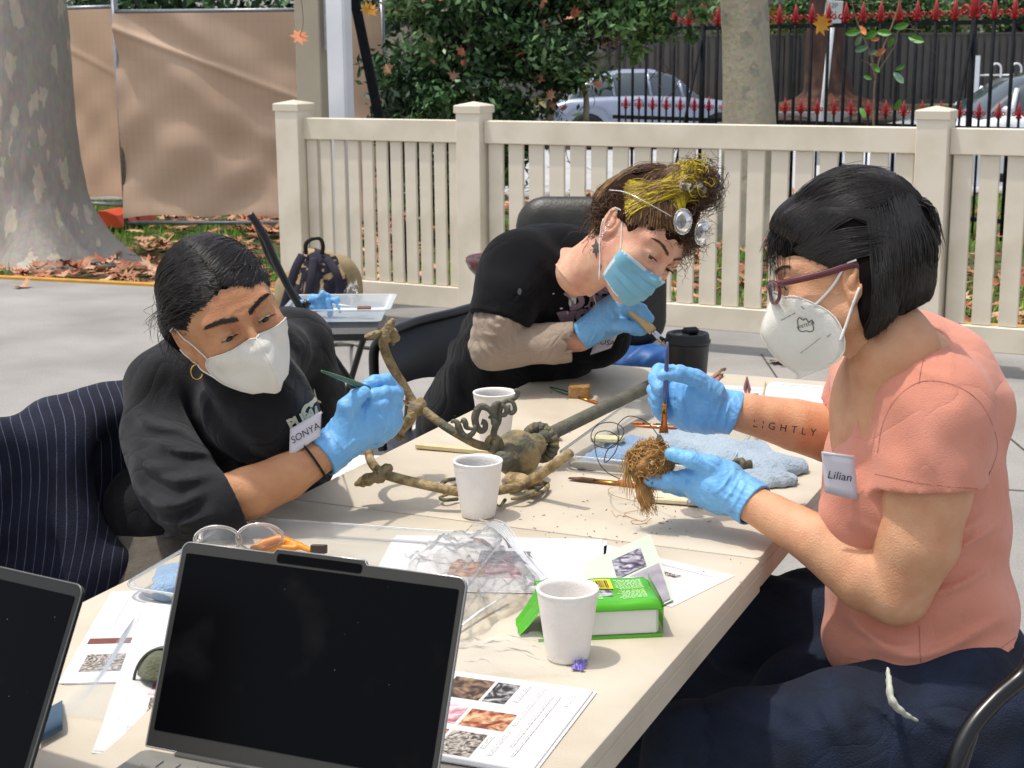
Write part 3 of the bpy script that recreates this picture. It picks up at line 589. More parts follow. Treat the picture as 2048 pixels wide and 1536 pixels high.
# hoop topped white fence
hf = thing('hoop_fence', 'low white hoop topped fence at the far right across the road', 'fence', P(1950, 230, 33)*[1, 1, 0])
for i in range(14):
    c = P(1980, 170, 33)+np.array([i*.43/2*1.0, 0, 0]); xx = c[0]; h0 = .05; h1 = 1.15
    if i % 2 == 0:
        pts = [(xx, 33, h0)]+[(xx, 33, h1-.1)]+[(xx+.107-.107*math.cos(a), 33, h1-.1+.11*math.sin(a)) for a in np.linspace(.3, 2.84, 7)]+[(xx+.215, 33, h1-.1), (xx+.215, 33, h0)]; mb = MB(); mb.tube(pts, .022, 6); mb.build('hoop', M_white, hf)
mb = MB(); mb.tube([(P(1960, 0, 33)[0], 33, .92), (P(1960, 0, 33)[0]+3.2, 33, .92)], .02, 6); mb.build('rail', M_white, hf)
mb = MB(); mb.box((P(1956, 0, 33)[0], 33, .6), (.2, .12, 1.45)); mb.build('end_post', M_white, hf)
# leaning street sign
sg = thing('street_sign', 'leaning white pole carrying a small white parking sign', 'sign', P(1648, 235, 17)*[1, 1, 0]); a = P(1634, 330, 17.0); b = P(1667, 20, 17.0); mb = MB(); mb.tube([a, b], .032, 10); mb.build('pole', mat('pole_grey', '#dfe4e8', '#ccd2d8', rough=.4, scale=20), sg)
sgx = nrm(np.array([1, .1, .0])); sgz = nrm(b-a); sgc = P(1667, 26, 16.93); sgx = nrm(sgx-sgz*(sgx@sgz)); SA = np.array([sgx, np.cross(sgz, sgx), sgz]); mb = MB(); mb.box(sgc, (.19, .012, .26), SA, .004); pl_ = mb.build('sign_plate', mat('sign_white', '#d8dede', rough=.4), sg)
for k, (t_, yy, s2) in enumerate((('2P', .075, .07), ('9-5', .0, .05), ('MON-FRI', -.05, .03))): put_text(t_, s2, sgc-SA[1]*.009+SA[2]*yy, SA[0], SA[2], mat('sign_ink_%d' % k, '#3a7a6a', rough=.5), pl_, 'sign_text')
# sapling in front of the iron fence
sp_ = thing('sapling', 'thin sapling with a few green and orange leaves before the iron fence', 'sapling', P(1745, 250, 9.6)*[1, 1, 0]); M_tw = mat('sapling_bark', '#7a6450', '#8c745c', rough=.8, scale=30)
def pxl(pts, Y): return [P(x, y, Y) for x, y in pts]
for pts, r0 in (([(1748, 520), (1749, 380), (1747, 255), (1750, 160), (1765, 100), (1795, 20), (1800, -30)], .009), ([(1750, 160), (1742, 110), (1720, 60), (1705, 10), (1700, -30)], .006), ([(1752, 150), (1790, 90), (1800, 60), (1850, 60)], .004), ([(1748, 140), (1735, 125), (1722, 120)], .003), ([(1700, 10), (1790, 10), (1840, 80), (1875, 108)], .002)):
    q = spline(pxl(pts, 9.6), 18); mb = MB(); mb.tube(q, np.linspace(r0, r0*.4, 18), 6); mb.build('stem', M_tw, sp_)
def leaf_obj(px, py, Y, s2, m, parent, ang, name='leaf', tilt=.6):
    t_ = np.linspace(-1, 1, 9); wv = .42*(1-t_**2)**.7*(1+.15*t_); pts = []; c = P(px, py, Y); A = np.array(Matrix.Rotation(ang, 3, 'Y')@Matrix.Rotation(tilt, 3, 'X'))
    up = [(w_, 0, t) for w_, t in zip(wv, t_)]; lo_ = [(-w_, 0, t) for w_, t in zip(wv[::-1], t_[::-1])]; V = [(0, .12, 0)]+up+lo_; V = [(A@np.array([x_, y_-abs(x_)*.3+.1*z_*z_, z_]))*s2+c for x_, y_, z_ in V]
    mb = MB(); mb.add(V, [(0, i, i+1) for i in range(1, len(V)-1)]+[(0, len(V)-1, 1)]); return mb.build(name, m, parent)
M_lg = mat('sapling_leaf', '#5f9a3e', '#4a8434', rough=.45, scale=8); M_lt = mat('sapling_leaf_pale', '#7fa088', '#5f8a6a', rough=.45, scale=8); M_lo = mat('leaf_orange', '#d28a5a', '#b8643a', rough=.6, scale=8); M_ly = mat('leaf_yellow', '#d9a33a', '#c98a2a', rough=.6, scale=8)
for (x, y, s2, m, an) in ((1705, 65, .05, M_lg, 1.4), (1740, 70, .055, M_lg, 1.1), (1768, 65, .05, M_lg, 1.7), (1802, 52, .05, M_lg, 1.3), (1832, 78, .055, M_lg, 1.9), (1782, 85, .04, M_lg, .2), (1716, 82, .04, M_lt, .4), (1722, 98, .045, M_lt, 1.2), (1745, 105, .035, M_lt, 1.3), (1750, 135, .045, M_lg, 2.4), (1797, 155, .05, M_lt, 2.5), (1795, 210, .045, M_lg, .4), (1725, 225, .04, M_lg, 2.8), (1800, 135, .035, M_lg, 1.0), (1735, 155, .03, M_lg, 2.0), (1759, 105, .045, M_lo, 1.0), (1725, 60, .04, M_lo, 2.6), (1750, 78, .03, M_lo, 1.5)):
    leaf_obj(x, y, 9.6, s2, m, sp_, an)
for (x, y, s2, m, lab) in ((1645, 48, .085, M_ly, 'yellow dry leaf hanging left of the white sign plate'), (600, 72, .05, M_lo, 'orange leaf caught on the beige column'), (738, 18, .05, M_ly, 'yellow green leaf hanging above the slanting brace')):
    c = P(x, y, 9.0 if x > 700 else 8.6); o = scatter_leaves([tuple(c)], s2*2, [m], 'hanging_leaf', flat=.2, seed=int(x)); o.data.transform(Matrix.Translation(c)@Matrix.Rotation(1.3, 4, 'X')@Matrix.Translation(-Vector(c))); setp(o, lab, 'leaf'); mb = MB(); mb.tube(spline([c, c+[.02, 0, .12], c+[-.02, .02, .6], c+[.05, .0, 1.4]], 14), .0025, 5); mb.build('leaf_stalk', M_tw, o)
# ---- cars
def car(lab, x0, y0, z0, L_, H_, col, flip=1, wd=1.75):
    "side on car, nose towards flip*x"
    t_ = thing('parked_car', lab, 'car', (x0, y0, z0)); paint = mat('car_paint_'+lab.split()[0], col, rough=.25, metal=.3, coat=.6); gl = mat('car_glass', '#3a444c', rough=.05, spec=.8) if 'car_glass' not in bpy.data.materials else bpy.data.materials['car_glass']
    tr_ = mat('car_trim', '#15171a', rough=.5) if 'car_trim' not in bpy.data.materials else bpy.data.materials['car_trim']
    s0 = [(0, .42), (.01, .62), (.03, .84), (.10, .92), (.22, .95), (.45, .97), (.66, .94), (.72, .90), (.86, .82), (.96, .68), (.995, .52), (1, .36)]
    up = [(.08, .93), (.16, 1.18), (.24, 1.33), (.36, 1.40), (.50, 1.40), (.60, 1.30), (.72, .92)]
    xs = np.linspace(0, 1, 60); top = np.interp(xs, [p[0] for p in s0], [p[1] for p in s0]); roof = np.interp(xs, [p[0] for p in up], [p[1] for p in up], left=0, right=0); sc = H_/1.4
    def X(u): return x0+flip*(u-.5)*L_
    rows = []; rowsg = []
    for i, u in enumerate(xs):
        hw = wd/2*(1-.10*abs(2*u-1)**4); zb = .2; arch = min(abs(u-.19), abs(u-.81))*L_; zb = max(zb, math.sqrt(max(0, .36**2-arch**2))+.30 if arch < .36 else .2); t0 = top[i]*sc
        sec = [(-hw*.96, zb), (-hw, zb+(t0-zb)*.4), (-hw*.985, t0-.12), (-hw*.9, t0-.02), (-hw*.5, t0+.01), (0, t0+.015), (hw*.5, t0+.01), (hw*.9, t0-.02), (hw*.985, t0-.12), (hw, zb+(t0-zb)*.4), (hw*.96, zb)]
        rows.append([(X(u), y0+a, z0+b) for a, b in sec])
    mb = MB(); mb.grid(rows, flip=flip < 0); mb.build('body', paint, t_, sharp=50)
    us = np.linspace(.081, .719, 26); rr = np.interp(us, [p[0] for p in up], [p[1] for p in up])
    for nm, m, sh in (('cabin', gl, 0), ('roof', paint, 1)):
        rows = []
        for u, h in zip(us, rr):
            hw = wd/2*.86; tb = .90*sc; h = h*sc; tw = hw*(1-.22*(h-tb)/.5)
            if sh == 0: sec = [(-hw, tb), (-tw-.01, h-.06), (-tw+.12, h-.005), (0, h), (tw-.12, h-.005), (tw+.01, h-.06), (hw, tb)]
            else: sec = [(-tw-.004, h-.05), (-tw+.10, h+.008), (0, h+.018), (tw-.10, h+.008), (tw+.004, h-.05)]
            rows.append([(X(u), y0+a, z0+b) for a, b in sec])
        if sh: rows = rows[5:-8]
        mb = MB(); mb.grid(rows, flip=flip < 0); mb.build(nm, m, t_)
    for u in (.30, .47, .62):
        for s2 in (-1, 1):
            h = np.interp(u, [p[0] for p in up], [p[1] for p in up])*sc; mb = MB(); mb.tube([(X(u+.02), y0+s2*wd/2*.872, z0+.88*sc), (X(u), y0+s2*wd/2*.74, z0+h-.03)], .03, 6); mb.build('pillar', paint, t_)
    for u in (.19, .81):
        for s2 in (-1, 1):
            mb = MB(); ax_ = axes((0, s2, 0)); mb.lathe([(.001, .06), (.19, .05), (.2, .08), (.31, .08), (.33, .05), (.33, -.1), (.001, -.1)], (X(u), y0+s2*(wd/2-.1), z0+.33), ax_, 24); wh = mb.build('wheel', tr_, t_); mb = MB(); mb.lathe([(.001, .085), (.05, .09), (.18, .065), (.2, .05)], (X(u), y0+s2*(wd/2-.1), z0+.33), ax_, 10); mb.build('rim', M_steel, wh)
    for s2 in (-1, 1):
        mb = MB(); mb.box((X(.025), y0+s2*wd*.39, z0+.80*sc), (.16, .34, .15), bev=.04); mb.build('tail_light', mat('tail_red', '#c01a22', rough=.2) if 'tail_red' not in bpy.data.materials else bpy.data.materials['tail_red'], t_)
        mb = MB(); mb.box((X(.955), y0+s2*wd*.40, z0+.62*sc), (.24, .30, .11), bev=.04); mb.build('headlight', mat('lamp_clear', '#dfe6ea', rough=.1) if 'lamp_clear' not in bpy.data.materials else bpy.data.materials['lamp_clear'], t_)
        mb = MB(); mb.box((X(.66), y0+s2*(wd/2+.06), z0+.98*sc), (.1, .16, .12), bev=.03); mb.build('mirror', paint, t_)
    mb = MB(); mb.box((X(.45), y0, z0+.3), (L_*.5, wd*1.0, .1), bev=.02); mb.build('sill', tr_, t_)
    return t_
car('silver blue hatchback parked beyond the iron fence behind the bush', P(1295, 200, 29)[0]+.05, 29, -.30, 3.9, 1.42, '#8c96aa', 1)
car('white car parked beyond the iron fence at the far right', 6.35, 18.4, -.30, 4.6, 1.5, '#e6eaf0', -1)
# ================================================================ TABLE
TN = nrm(np.array([.9135, -.407, 0])); TD = np.array([.407, .9135, 0]); TO = np.array([.332, 1.984, 0]); TZ = .74
def T(s, t, z=TZ): q = TO+TN*s+TD*t; return np.array([q[0], q[1], z])
M_table = mat('table_plastic', '#ccc1af', '#c4b8a4', rough=.5, scale=5, bump=.12, bscale=350, spec=.4, blotch=('#9f9078', 9, .35))
n_, L, b = nodes(M_table)
tbl = thing('folding_table', 'long cream plastic folding table with a fold seam across it', 'table', T(-.375, 0, 0))
def rrect(x0, x1, y0, y1, radii, n=8):
    "radii for corners (x0,y0),(x1,y0),(x1,y1),(x0,y1)"
    out = []
    for (cx, cy, a0), r in zip(((x0, y0, 180), (x1, y0, 270), (x1, y1, 0), (x0, y1, 90)), radii):
        sx = 1 if cx == x0 else -1; sy = 1 if cy == y0 else -1; c = (cx+sx*r, cy+sy*r)
        for i in range(n+1):
            a = math.radians(a0+90*i/n); out.append((c[0]+r*math.cos(a), c[1]+r*math.sin(a)))
    return out
def slab(name, x0, x1, y0, y1, radii, parent, m, z1=TZ):
    V = []; prof = [(-.05, z1), (-.004, z1), (-.0012, z1-.0012), (0, z1-.005), (0, z1-.015), (-.0015, z1-.0165), (-.0015, z1-.0175), (.0005, z1-.019), (.0005, z1-.044), (-.004, z1-.047), (-.05, z1-.047)]
    n = 0
    for off, z in prof:
        rr = [max(.001, r+off) if r > .01 else .003 for r in radii]; ol = rrect(x0-off, x1+off, y0-off, y1+off, rr); n = len(ol); V += [T(x, y, z) for x, y in ol]
    k = len(prof); Fs = [(i*n+j, (i+1)*n+j, (i+1)*n+(j+1) % n, i*n+(j+1) % n) for i in range(k-1) for j in range(n)]+[tuple(range(n)), tuple(range((k-1)*n, k*n))[::-1]]
    mb = MB(); mb.add(V, Fs, True); return mb.build(name, m, parent, sharp=35)
W_ = .752
slab('tabletop_half', -W_, 0, .0185, 1.2, (.012, .012, .055, .055), tbl, M_table); slab('tabletop_half', -W_, .004, -1.22, .0155, (.055, .055, .012, .012), tbl, M_table)
M_leg = mat('leg_grey', '#6e7073', rough=.35, metal=.5)
for t_ in (-.95, .95):
    for s_ in (-.68, -.07):
        mb = MB(); mb.tube([T(s_, t_*.95, .70), T(s_, t_, .0)], .0145, 10); mb.build('leg', M_leg, tbl)
    mb = MB(); mb.tube([T(-.68, t_*.975, .25), T(-.07, t_*.975, .25)], .011, 8); mb.build('crossbar', M_leg, tbl)
for s_ in (-.55, -.2):
    mb = MB(); mb.tube([T(s_, .9, .55), T(s_, .1, .69)], .009, 8); mb.build('stay', M_leg, tbl)
# faint stains and scratches on the table: dirt crumbs from the root
M_dirt = mat('dirt_crumb', '#6b543a', '#4a3826', rough=1, scale=90)
r = np.random.default_rng(77); tw = []
for k in range(150):
    px, py = (r.uniform(1040, 1400), r.uniform(1000, 1085)) if k < 60 else (r.uniform(860, 1600), r.uniform(780, 1180)); c = G(px, py, TZ+.0006); d = np.array([*r.normal(0, .0014, 2), 0]); tw.append([c-d, c+[0, 0, .0006], c+d])
setp(strands(tw, .0006, .0003, 'dirt_crumbs', M_dirt), 'tiny dry dirt crumbs and fibres scattered on the tabletop', 'dirt', kind='stuff')
# ================================================================ CUPS
M_foam = mat('white_foam', '#efebe6', '#e8e3dd', rough=.7, scale=30, bump=.25, bscale=420)
def cup(lab, c, r1, H, dirty=0.0, tilt=(0, 0), mud=None):
    t_ = thing('foam_cup', lab, 'cup', c); r0 = r1*.68; th = .0028; ax = axes((tilt[0], tilt[1], 1))
    po = [(0.001, 0), (r0-.004, 0), (r0, .002)]+[(r0+(r1*.96-r0)*u, H*.86*u) for u in np.linspace(.05, 1, 8)]+[(r1*.975, H*.90), (r1*.985, H*.955), (r1*1.0, H*.965), (r1*1.012, H*.985), (r1*1.0, H), (r1-th, H*.998)]
    pi = [(r1-th-.0012, H*.95), (r1-th-.002, H*.90)]+[(r0-th+(r1*.95-r0)*u, H*.86*u) for u in np.linspace(1, .06, 6)]+[(.001, .004)]
    mb = MB(); mb.lathe(po+pi, c, ax, 56); mb.build('cup_wall', M_foam, t_)
    if mud: mb = MB(); mb.lathe([(.001, H*mud), ((r0+(r1-r0)*mud)-.004, H*mud)], c, ax, 40); mb.build('dirty_water', mat('dirty_water', '#b09a7c', '#8f7a5e', rough=.15, scale=40) if 'dirty_water' not in bpy.data.materials else bpy.data.materials['dirty_water'], t_)
    return t_
cup('clean white foam cup at the front with purple flecks at its base', G(1135, 1316, TZ), .0355, .0855)
cup('muddy white foam cup standing in front of the rusty light fitting', G(957, 1032, TZ), .0372, .0875, mud=.72)
cup('white foam cup half hidden behind the scrollwork', G(990, 884, TZ+.0), .0385, .0925, mud=.75)
# purple petals
M_pur = mat('purple_foil', '#6a5ab0', '#8d80cc', rough=.35, scale=200)
pt = thing('purple_scrap', 'crumpled purple scrap at the base of the front foam cup', 'scrap', G(1160, 1332, TZ)); r = np.random.default_rng(3)
for (x, y, s2) in ((1153, 1334, .0055), (1161, 1330, .0055), (1168, 1324, .004), (1157, 1326, .004), (1163, 1337, .003)):
    mb = MB(); c = G(x, y, TZ+.004); g = [[c+np.array([u*s2, v*s2*.8, .0015*math.sin(u*5+x)+.002*math.cos(v*4)+abs(u)*.001]) for u in np.linspace(-1, 1, 7)] for v in np.linspace(-1, 1, 7)]; mb.grid(g); mb.build('petal', M_pur, pt)
# ================================================================ PRINTED SHEETS
M_paper = mat('white_paper', '#d6d4d2', '#cecccb', rough=.8, scale=4); M_paperw = M_paper
def ramp_mat(name, cols, sc, dist=1.5, rough=.5, vor=False):
    m = mat(name, cols[0], rough=rough); n, L, b = nodes(m); tc = [q for q in n if q.type == 'TEX_COORD'][0]; nz = n.new('ShaderNodeTexNoise'); nz.inputs['Scale'].default_value = sc; nz.inputs['Detail'].default_value = 5; nz.inputs['Distortion'].default_value = dist; L.new(tc.outputs['Object'], nz.inputs[0])
    cr = n.new('ShaderNodeValToRGB'); cr.color_ramp.interpolation = 'LINEAR'; e = cr.color_ramp.elements; k = len(cols)
    for i, c_ in enumerate(cols):
        q = e[i] if i < 2 else e.new(.5); q.position = .3+.4*i/(k-1); q.color = (*srgb(c_), 1)
    L.new(nz.outputs[0], cr.inputs[0]); L.new(cr.outputs[0], b.inputs['Base Color']); return m
PH = [ramp_mat('print_brown', ['#1c1412', '#3d2d26', '#6a4a38', '#b08a68'], 38), ramp_mat('print_pink', ['#6d3440', '#b77a86', '#d8a8ae', '#efdcdc'], 42), ramp_mat('print_orange', ['#3c2a26', '#8a3c1e', '#d08038', '#e8c090'], 48),
      ramp_mat('print_mono', ['#191614', '#4e463e', '#97897a', '#ddd2c4'], 75, 3), ramp_mat('print_dark', ['#191718', '#30292a', '#5d3a3c', '#d8d4d4'], 45), ramp_mat('print_violet', ['#2b2530', '#544a60', '#8a8598', '#c8c6cc'], 55), ramp_mat('print_leather', ['#5a2e26', '#7a4236', '#8d5346', '#6a3a30'], 22)]
def words_mat(name, c1, c2, roww, roh, rot=0):
    m = mat(name, c1, rough=.8); n, L, b = nodes(m); tc = [q for q in n if q.type == 'TEX_COORD'][0]; mp = n.new('ShaderNodeMapping'); L.new(tc.outputs['UV'], mp.inputs[0])
    bk = n.new('ShaderNodeTexBrick'); bk.offset = .37; bk.squash = 1.7; bk.squash_frequency = 3; bk.inputs['Scale'].default_value = 1; bk.inputs['Brick Width'].default_value = roww; bk.inputs['Row Height'].default_value = roh; bk.inputs['Mortar Size'].default_value = roh*.36
    bk.inputs['Color1'].default_value = (*srgb(c2), 1); bk.inputs['Color2'].default_value = (*srgb('#5a5858'), 1); bk.inputs['Mortar'].default_value = (*srgb(c1), 1); L.new(mp.outputs[0], bk.inputs[0])
    nz = n.new('ShaderNodeTexNoise'); nz.inputs['Scale'].default_value = 900; L.new(tc.outputs['Object'], nz.inputs[0]); x = n.new('ShaderNodeMix'); x.data_type = 'RGBA'; x.inputs[7].default_value = (*srgb(c1), 1); r = n.new('ShaderNodeMapRange'); r.inputs[1].default_value = .50; r.inputs[2].default_value = .60
    L.new(nz.outputs[0], r.inputs[0]); L.new(r.outputs[0], x.inputs[0]); L.new(bk.outputs[0], x.inputs[6]); L.new(x.outputs[2], b.inputs['Base Color']); return m
M_words = words_mat('print_words', '#d6d4d2', '#3a3838', .009, .0021)
def sheetset(lab, K, ex, ey, w, h, nsheet=3, prints=(), texts=(), curl=0.0, name='printed_sheets', z0=TZ+.0006, fan=.004, seed=0, m=None, cat='papers', bend=None):
    "stack of sheets; K is one corner, ex and ey run along its sides; prints (u,v,w,h,mat) in metres from K"
    ex = nrm(ex); ey = np.asarray(ey, float); ey = nrm(ey-ex*(ey@ex)); t_ = thing(name, lab, cat, (K[0], K[1], z0)); r = np.random.default_rng(seed); K = np.array([K[0], K[1], 0.])
    def zz(u, v, top): return z0+top*.00035+(curl*((u/w)**3) if curl > 0 else 0)+(bend(u, v) if bend else 0)
    N = 12
    for k in range(nsheet):
        o_ = r.normal(0, fan, 2) if k < nsheet-1 else (0, 0); a = r.normal(0, fan*2) if k < nsheet-1 else 0; X = ex*math.cos(a)+ey*math.sin(a); Y = ey*math.cos(a)-ex*math.sin(a)
        g = [[K+X*(u*w+o_[0])+Y*(v*h+o_[1])+[0, 0, zz(u*w, v*h, k)] for v in np.linspace(0, 1, N)] for u in np.linspace(0, 1, N)]
        mb = MB(); mb.grid(g, flip=(np.cross(ex, ey)[2] < 0)); o = mb.build('sheet', m or M_paper, t_)
    def patch(u0, v0, pw, ph, mt, nm):
        nu = 7; mb = MB(); g = [[K+ex*(u0+pw*i/nu)+ey*(v0+ph*j/nu)+[0, 0, zz(u0+pw*i/nu, v0+ph*j/nu, nsheet)+.0001] for j in range(nu+1)] for i in range(nu+1)]; mb.grid(g, flip=(np.cross(ex, ey)[2] < 0)); oo = mb.build(nm, mt, t_)
        uv = oo.data.uv_layers.new(name='UVMap'); co = [(v.co[:]) for v in oo.data.vertices]
        for l in oo.data.loops:
            i, j = divmod(l.vertex_index, nu+1); uv.data[l.index].uv = (u0+pw*i/nu, v0+ph*j/nu) if pw > ph else (v0+ph*j/nu, u0+pw*i/nu)
        return oo
    for (u0, v0, pw, ph, mt) in prints: patch(u0, v0, pw, ph, mt, 'photo_print')
    for (u0, v0, pw, ph) in texts: patch(u0, v0, pw, ph, M_words, 'text_block')
    return t_
def frame_dirs(a, b, c): return nrm(b-a), nrm(c-a)
# front right stack: corner at the right, long side runs left, short side towards the camera
Ka = G(1185, 1382, TZ+.002); La = G(905, 1343, TZ+.002); Ca = G(1045, 1540, TZ+.002)
sheetset('stack of printed sheets with colour photographs in front of the white foam cup', Ka, La-Ka, Ca-Ka, .297, .21, 7,
         [(.108, .013, .046, .053, PH[0]), (.078, .014, .026, .052, PH[4]), (.056, .087, .050, .042, PH[2]), (.111, .083, .032, .045, PH[1]), (.068, .142, .038, .053, PH[3]), (.110, .142, .05, .053, PH[2]), (.16, .013, .04, .05, PH[0])],
         [(.012, .02, .004, .03), (.026, .03, .004, .15), (.034, .03, .004, .13), (.048, .012, .005, .10), (.048, .125, .005, .06), (.066, .012, .006, .045), (.060, .142, .005, .03)], seed=3, fan=.0025)
# left stack and single sheet behind the left laptop
K1 = G(228, 1184, TZ+.002); sheetset('printed sheets with small photographs beside the left table edge', K1, G(160, 1225, TZ)-K1, G(290, 1201, TZ)-K1, .21, .297, 5,
         [(.062, .035, .012, .034, PH[3]), (.085, .046, .014, .016, PH[2]), (.135, .012, .010, .085, PH[6]), (.16, .05, .055, .06, PH[3]), (.175, .10, .04, .03, PH[2])], [(.012, .018, .006, .17), (.105, .02, .005, .1)], seed=5, fan=.002) if False else None
def quadsheet(lab, A, B, Cc, prints, texts, ns, **k): return sheetset(lab, A, B-A, Cc-A, *k.pop('wh'), ns, prints, texts, **k)
A1 = G(228, 1184, TZ+.001); B1 = G(120, 1372, TZ+.001); C1 = G(330, 1216, TZ+.001)
quadsheet('printed sheets with small photographs beside the left table edge', A1, B1, C1, [(.095, .052, .014, .036, PH[3]), (.128, .062, .014, .016, PH[2]), (.165, .004, .017, .085, PH[6]), (.215, .012, .05, .075, PH[3]), (.225, .07, .03, .03, PH[2])], [(.03, .02, .10, .004)], 4, wh=(.297, .21), seed=5, fan=.003)
A2 = G(293, 1203, TZ+.012); B2 = G(180, 1514, TZ+.004); C2 = G(420, 1222, TZ+.012)
quadsheet('curling printed sheet with red photographs running behind the front laptop', A2, B2, C2, [(.16, .03, .03, .06, PH[6]), (.275, .04, .04, .07, PH[3]), (.235, .035, .035, .06, PH[1]), (.20, .05, .03, .05, PH[5])], [(.345, .025, .008, .1), (.332, .06, .005, .05)], 2, wh=(.40, .26), seed=6, bend=lambda u, v: .010*math.exp(-(v/.035)**2)+.004*math.sin(u*9))
M_film0 = None
def film_mat(name, tint='#ffffff', gl=.35, rough=.08, milk=.0, white='#e8ecee', bumpy=0.0):
    m = bpy.data.materials.new(name); m.use_nodes = True; n = m.node_tree.nodes; L = m.node_tree.links; n.remove(n['Principled BSDF']); out = n['Material Output']
    tr_ = n.new('ShaderNodeBsdfTransparent'); tr_.inputs[0].default_value = (*srgb(tint), 1); g = n.new('ShaderNodeBsdfGlossy'); g.inputs['Roughness'].default_value = rough; lw = n.new('ShaderNodeLayerWeight'); lw.inputs[0].default_value = gl
    mx = n.new('ShaderNodeMixShader'); L.new(lw.outputs['Fresnel'], mx.inputs[0]); L.new(tr_.outputs[0], mx.inputs[1]); L.new(g.outputs[0], mx.inputs[2]); last = mx
    if milk: d = n.new('ShaderNodeBsdfDiffuse'); d.inputs[0].default_value = (*srgb(white), 1); m2 = n.new('ShaderNodeMixShader'); m2.inputs[0].default_value = milk; L.new(mx.outputs[0], m2.inputs[1]); L.new(d.outputs[0], m2.inputs[2]); last = m2
    if bumpy:
        t = n.new('ShaderNodeTexNoise'); t.inputs['Scale'].default_value = 90; t.inputs['Detail'].default_value = 4; b = n.new('ShaderNodeBump'); b.inputs['Strength'].default_value = bumpy; b.inputs['Distance'].default_value = .003; L.new(t.outputs[0], b.inputs['Height']); L.new(b.outputs[0], g.inputs['Normal']); L.new(b.outputs[0], lw.inputs['Normal'])
    L.new(last.outputs[0], out.inputs['Surface']); return m
M_film = film_mat('clear_film', '#fcfcfc', .20, .10, .05, bumpy=.45); M_tray = film_mat('clear_plastic', '#f6f8f9', .22, .15, .14); M_sleeve = film_mat('plastic_sleeve', '#fbfcfc', .06, .2, .10)
# clear plastic sleeve lying over the left sheets
mb = MB(); qa, qb, qc, qd = G(205, 1215, TZ+.004), G(300, 1195, TZ+.02), G(270, 1290, TZ+.02), G(100, 1412, TZ+.006)
quad = [[(1-v)*((1-u)*G(195, 1330, TZ+.006)+u*G(285, 1215, TZ+.006))+v*((1-u)*G(95, 1425, TZ+.004)+u*G(240, 1440, TZ+.004))+[0, 0, .001*math.sin(u*9+v*4)] for u in np.linspace(0, 1, 14)] for v in np.linspace(0, 1, 14)]
mb.grid(quad); setp(mb.build('plastic_sleeve', M_sleeve), 'clear plastic sleeve lying over the printed sheets at the left table edge', 'sleeve')
mb = MB(); q0 = G(60, 1440, TZ+.003); mb.grid([[G(70+u*55, 1430+v*60-u*30, TZ+.004+.012*math.sin(v*3)) for u in np.linspace(0, 1, 6)] for v in np.linspace(0, 1, 6)]); setp(mb.build('dark_cloth_corner', mat('slate_fabric', '#3f5468', rough=.9)), 'small slate blue cloth corner showing beside the left laptop', 'cloth')
# sheets under the bag and right of it
A3 = G(960, 1088, TZ+.001); B3 = G(1225, 1100, TZ+.001)
quadsheet('printed sheets lying under the zip bag and the green packet', G(1200, 1083, TZ+.002), G(940, 1078, TZ+.002), G(1165, 1200, TZ+.002), [(.095, .05, .07, .055, PH[5]), (.10, .11, .05, .05, PH[1]), (.15, .10, .05, .06, PH[2])], [(.19, .02, .07, .012)], 4, wh=(.297, .21), seed=8, fan=.006)
quadsheet('printed sheet with a small brown photograph right of the green packet', G(1470, 1151, TZ+.001), G(1280, 1105, TZ+.001), G(1335, 1214, TZ+.001), [(.055, .045, .05, .012, PH[3])], [(.02, .02, .12, .004), (.1, .06, .004, .06)], 1, wh=(.21, .15), seed=9)
# booklet leaning: pale green page with a photograph
bk = thing('booklet', 'pale green booklet page with a room photograph behind the green packet', 'booklet', G(1250, 1150, TZ))
pA, pB, pC = G(1165, 1128, TZ+.012), G(1300, 1068, TZ+.022), G(1346, 1200, TZ+.004); e1 = pB-pA; e2 = pC-pB
mb = MB(); mb.grid([[pA+e1*u+e2*v+[0, 0, .004*math.sin(v*3.1)] for v in np.linspace(0, 1, 8)] for u in np.linspace(0, 1, 8)], flip=True); mb.build('page', mat('pale_green_page', '#b9c7b0', '#c4cdbd', rough=.5, scale=6), bk)
mb = MB(); mb.grid([[pA+e1*(.38+.42*u)+e2*(.16+.3*v+0)+[0, 0, .0012+.004*math.sin((.16+.3*v)*3.1)] for v in np.linspace(0, 1, 5)] for u in np.linspace(0, 1, 5)], flip=True); mb.build('photo_print', PH[5], bk)
mb = MB(); mb.grid([[pA+e1*(.55+.42*u)+e2*(.5+.48*v)+[0, 0, .0012+.004*math.sin((.5+.48*v)*3.1)] for v in np.linspace(0, 1, 5)] for u in np.linspace(0, 1, 5)], flip=True); mb.build('grey_panel', mat('grey_panel', '#a39da4', '#8d868f', rough=.5, scale=40), bk)
# ================================================================ GREEN PACKET OF SPONGE BLOCKS
gp = thing('sponge_packet', 'bright green and white packet with a yellow barcode panel behind the front cup', 'packet', G(1200, 1270, TZ))
c0 = G(1318, 1272, TZ+.001); gx = nrm(G(1085, 1283, TZ)-c0); gy = nrm(np.array([-gx[1], gx[0], 0])); gy = gy if gy[1] > 0 else -gy; GA = np.array([gx, gy, (0, 0, 1)]); LX, LY, LZ = .135, .105, .042
M_gn = mat('packet_green', '#4fae17', '#44a012', rough=.25, scale=12, coat=.4); M_wb = mat('packet_white', '#dfe2da', rough=.5, coat=.3)
mb = MB(); mb.box(c0+gx*(LX/2)+gy*LY/2+[0, 0, LZ/2-.001], (LX, LY, LZ-.004), GA, .004); mb.build('white_block', M_wb, gp)
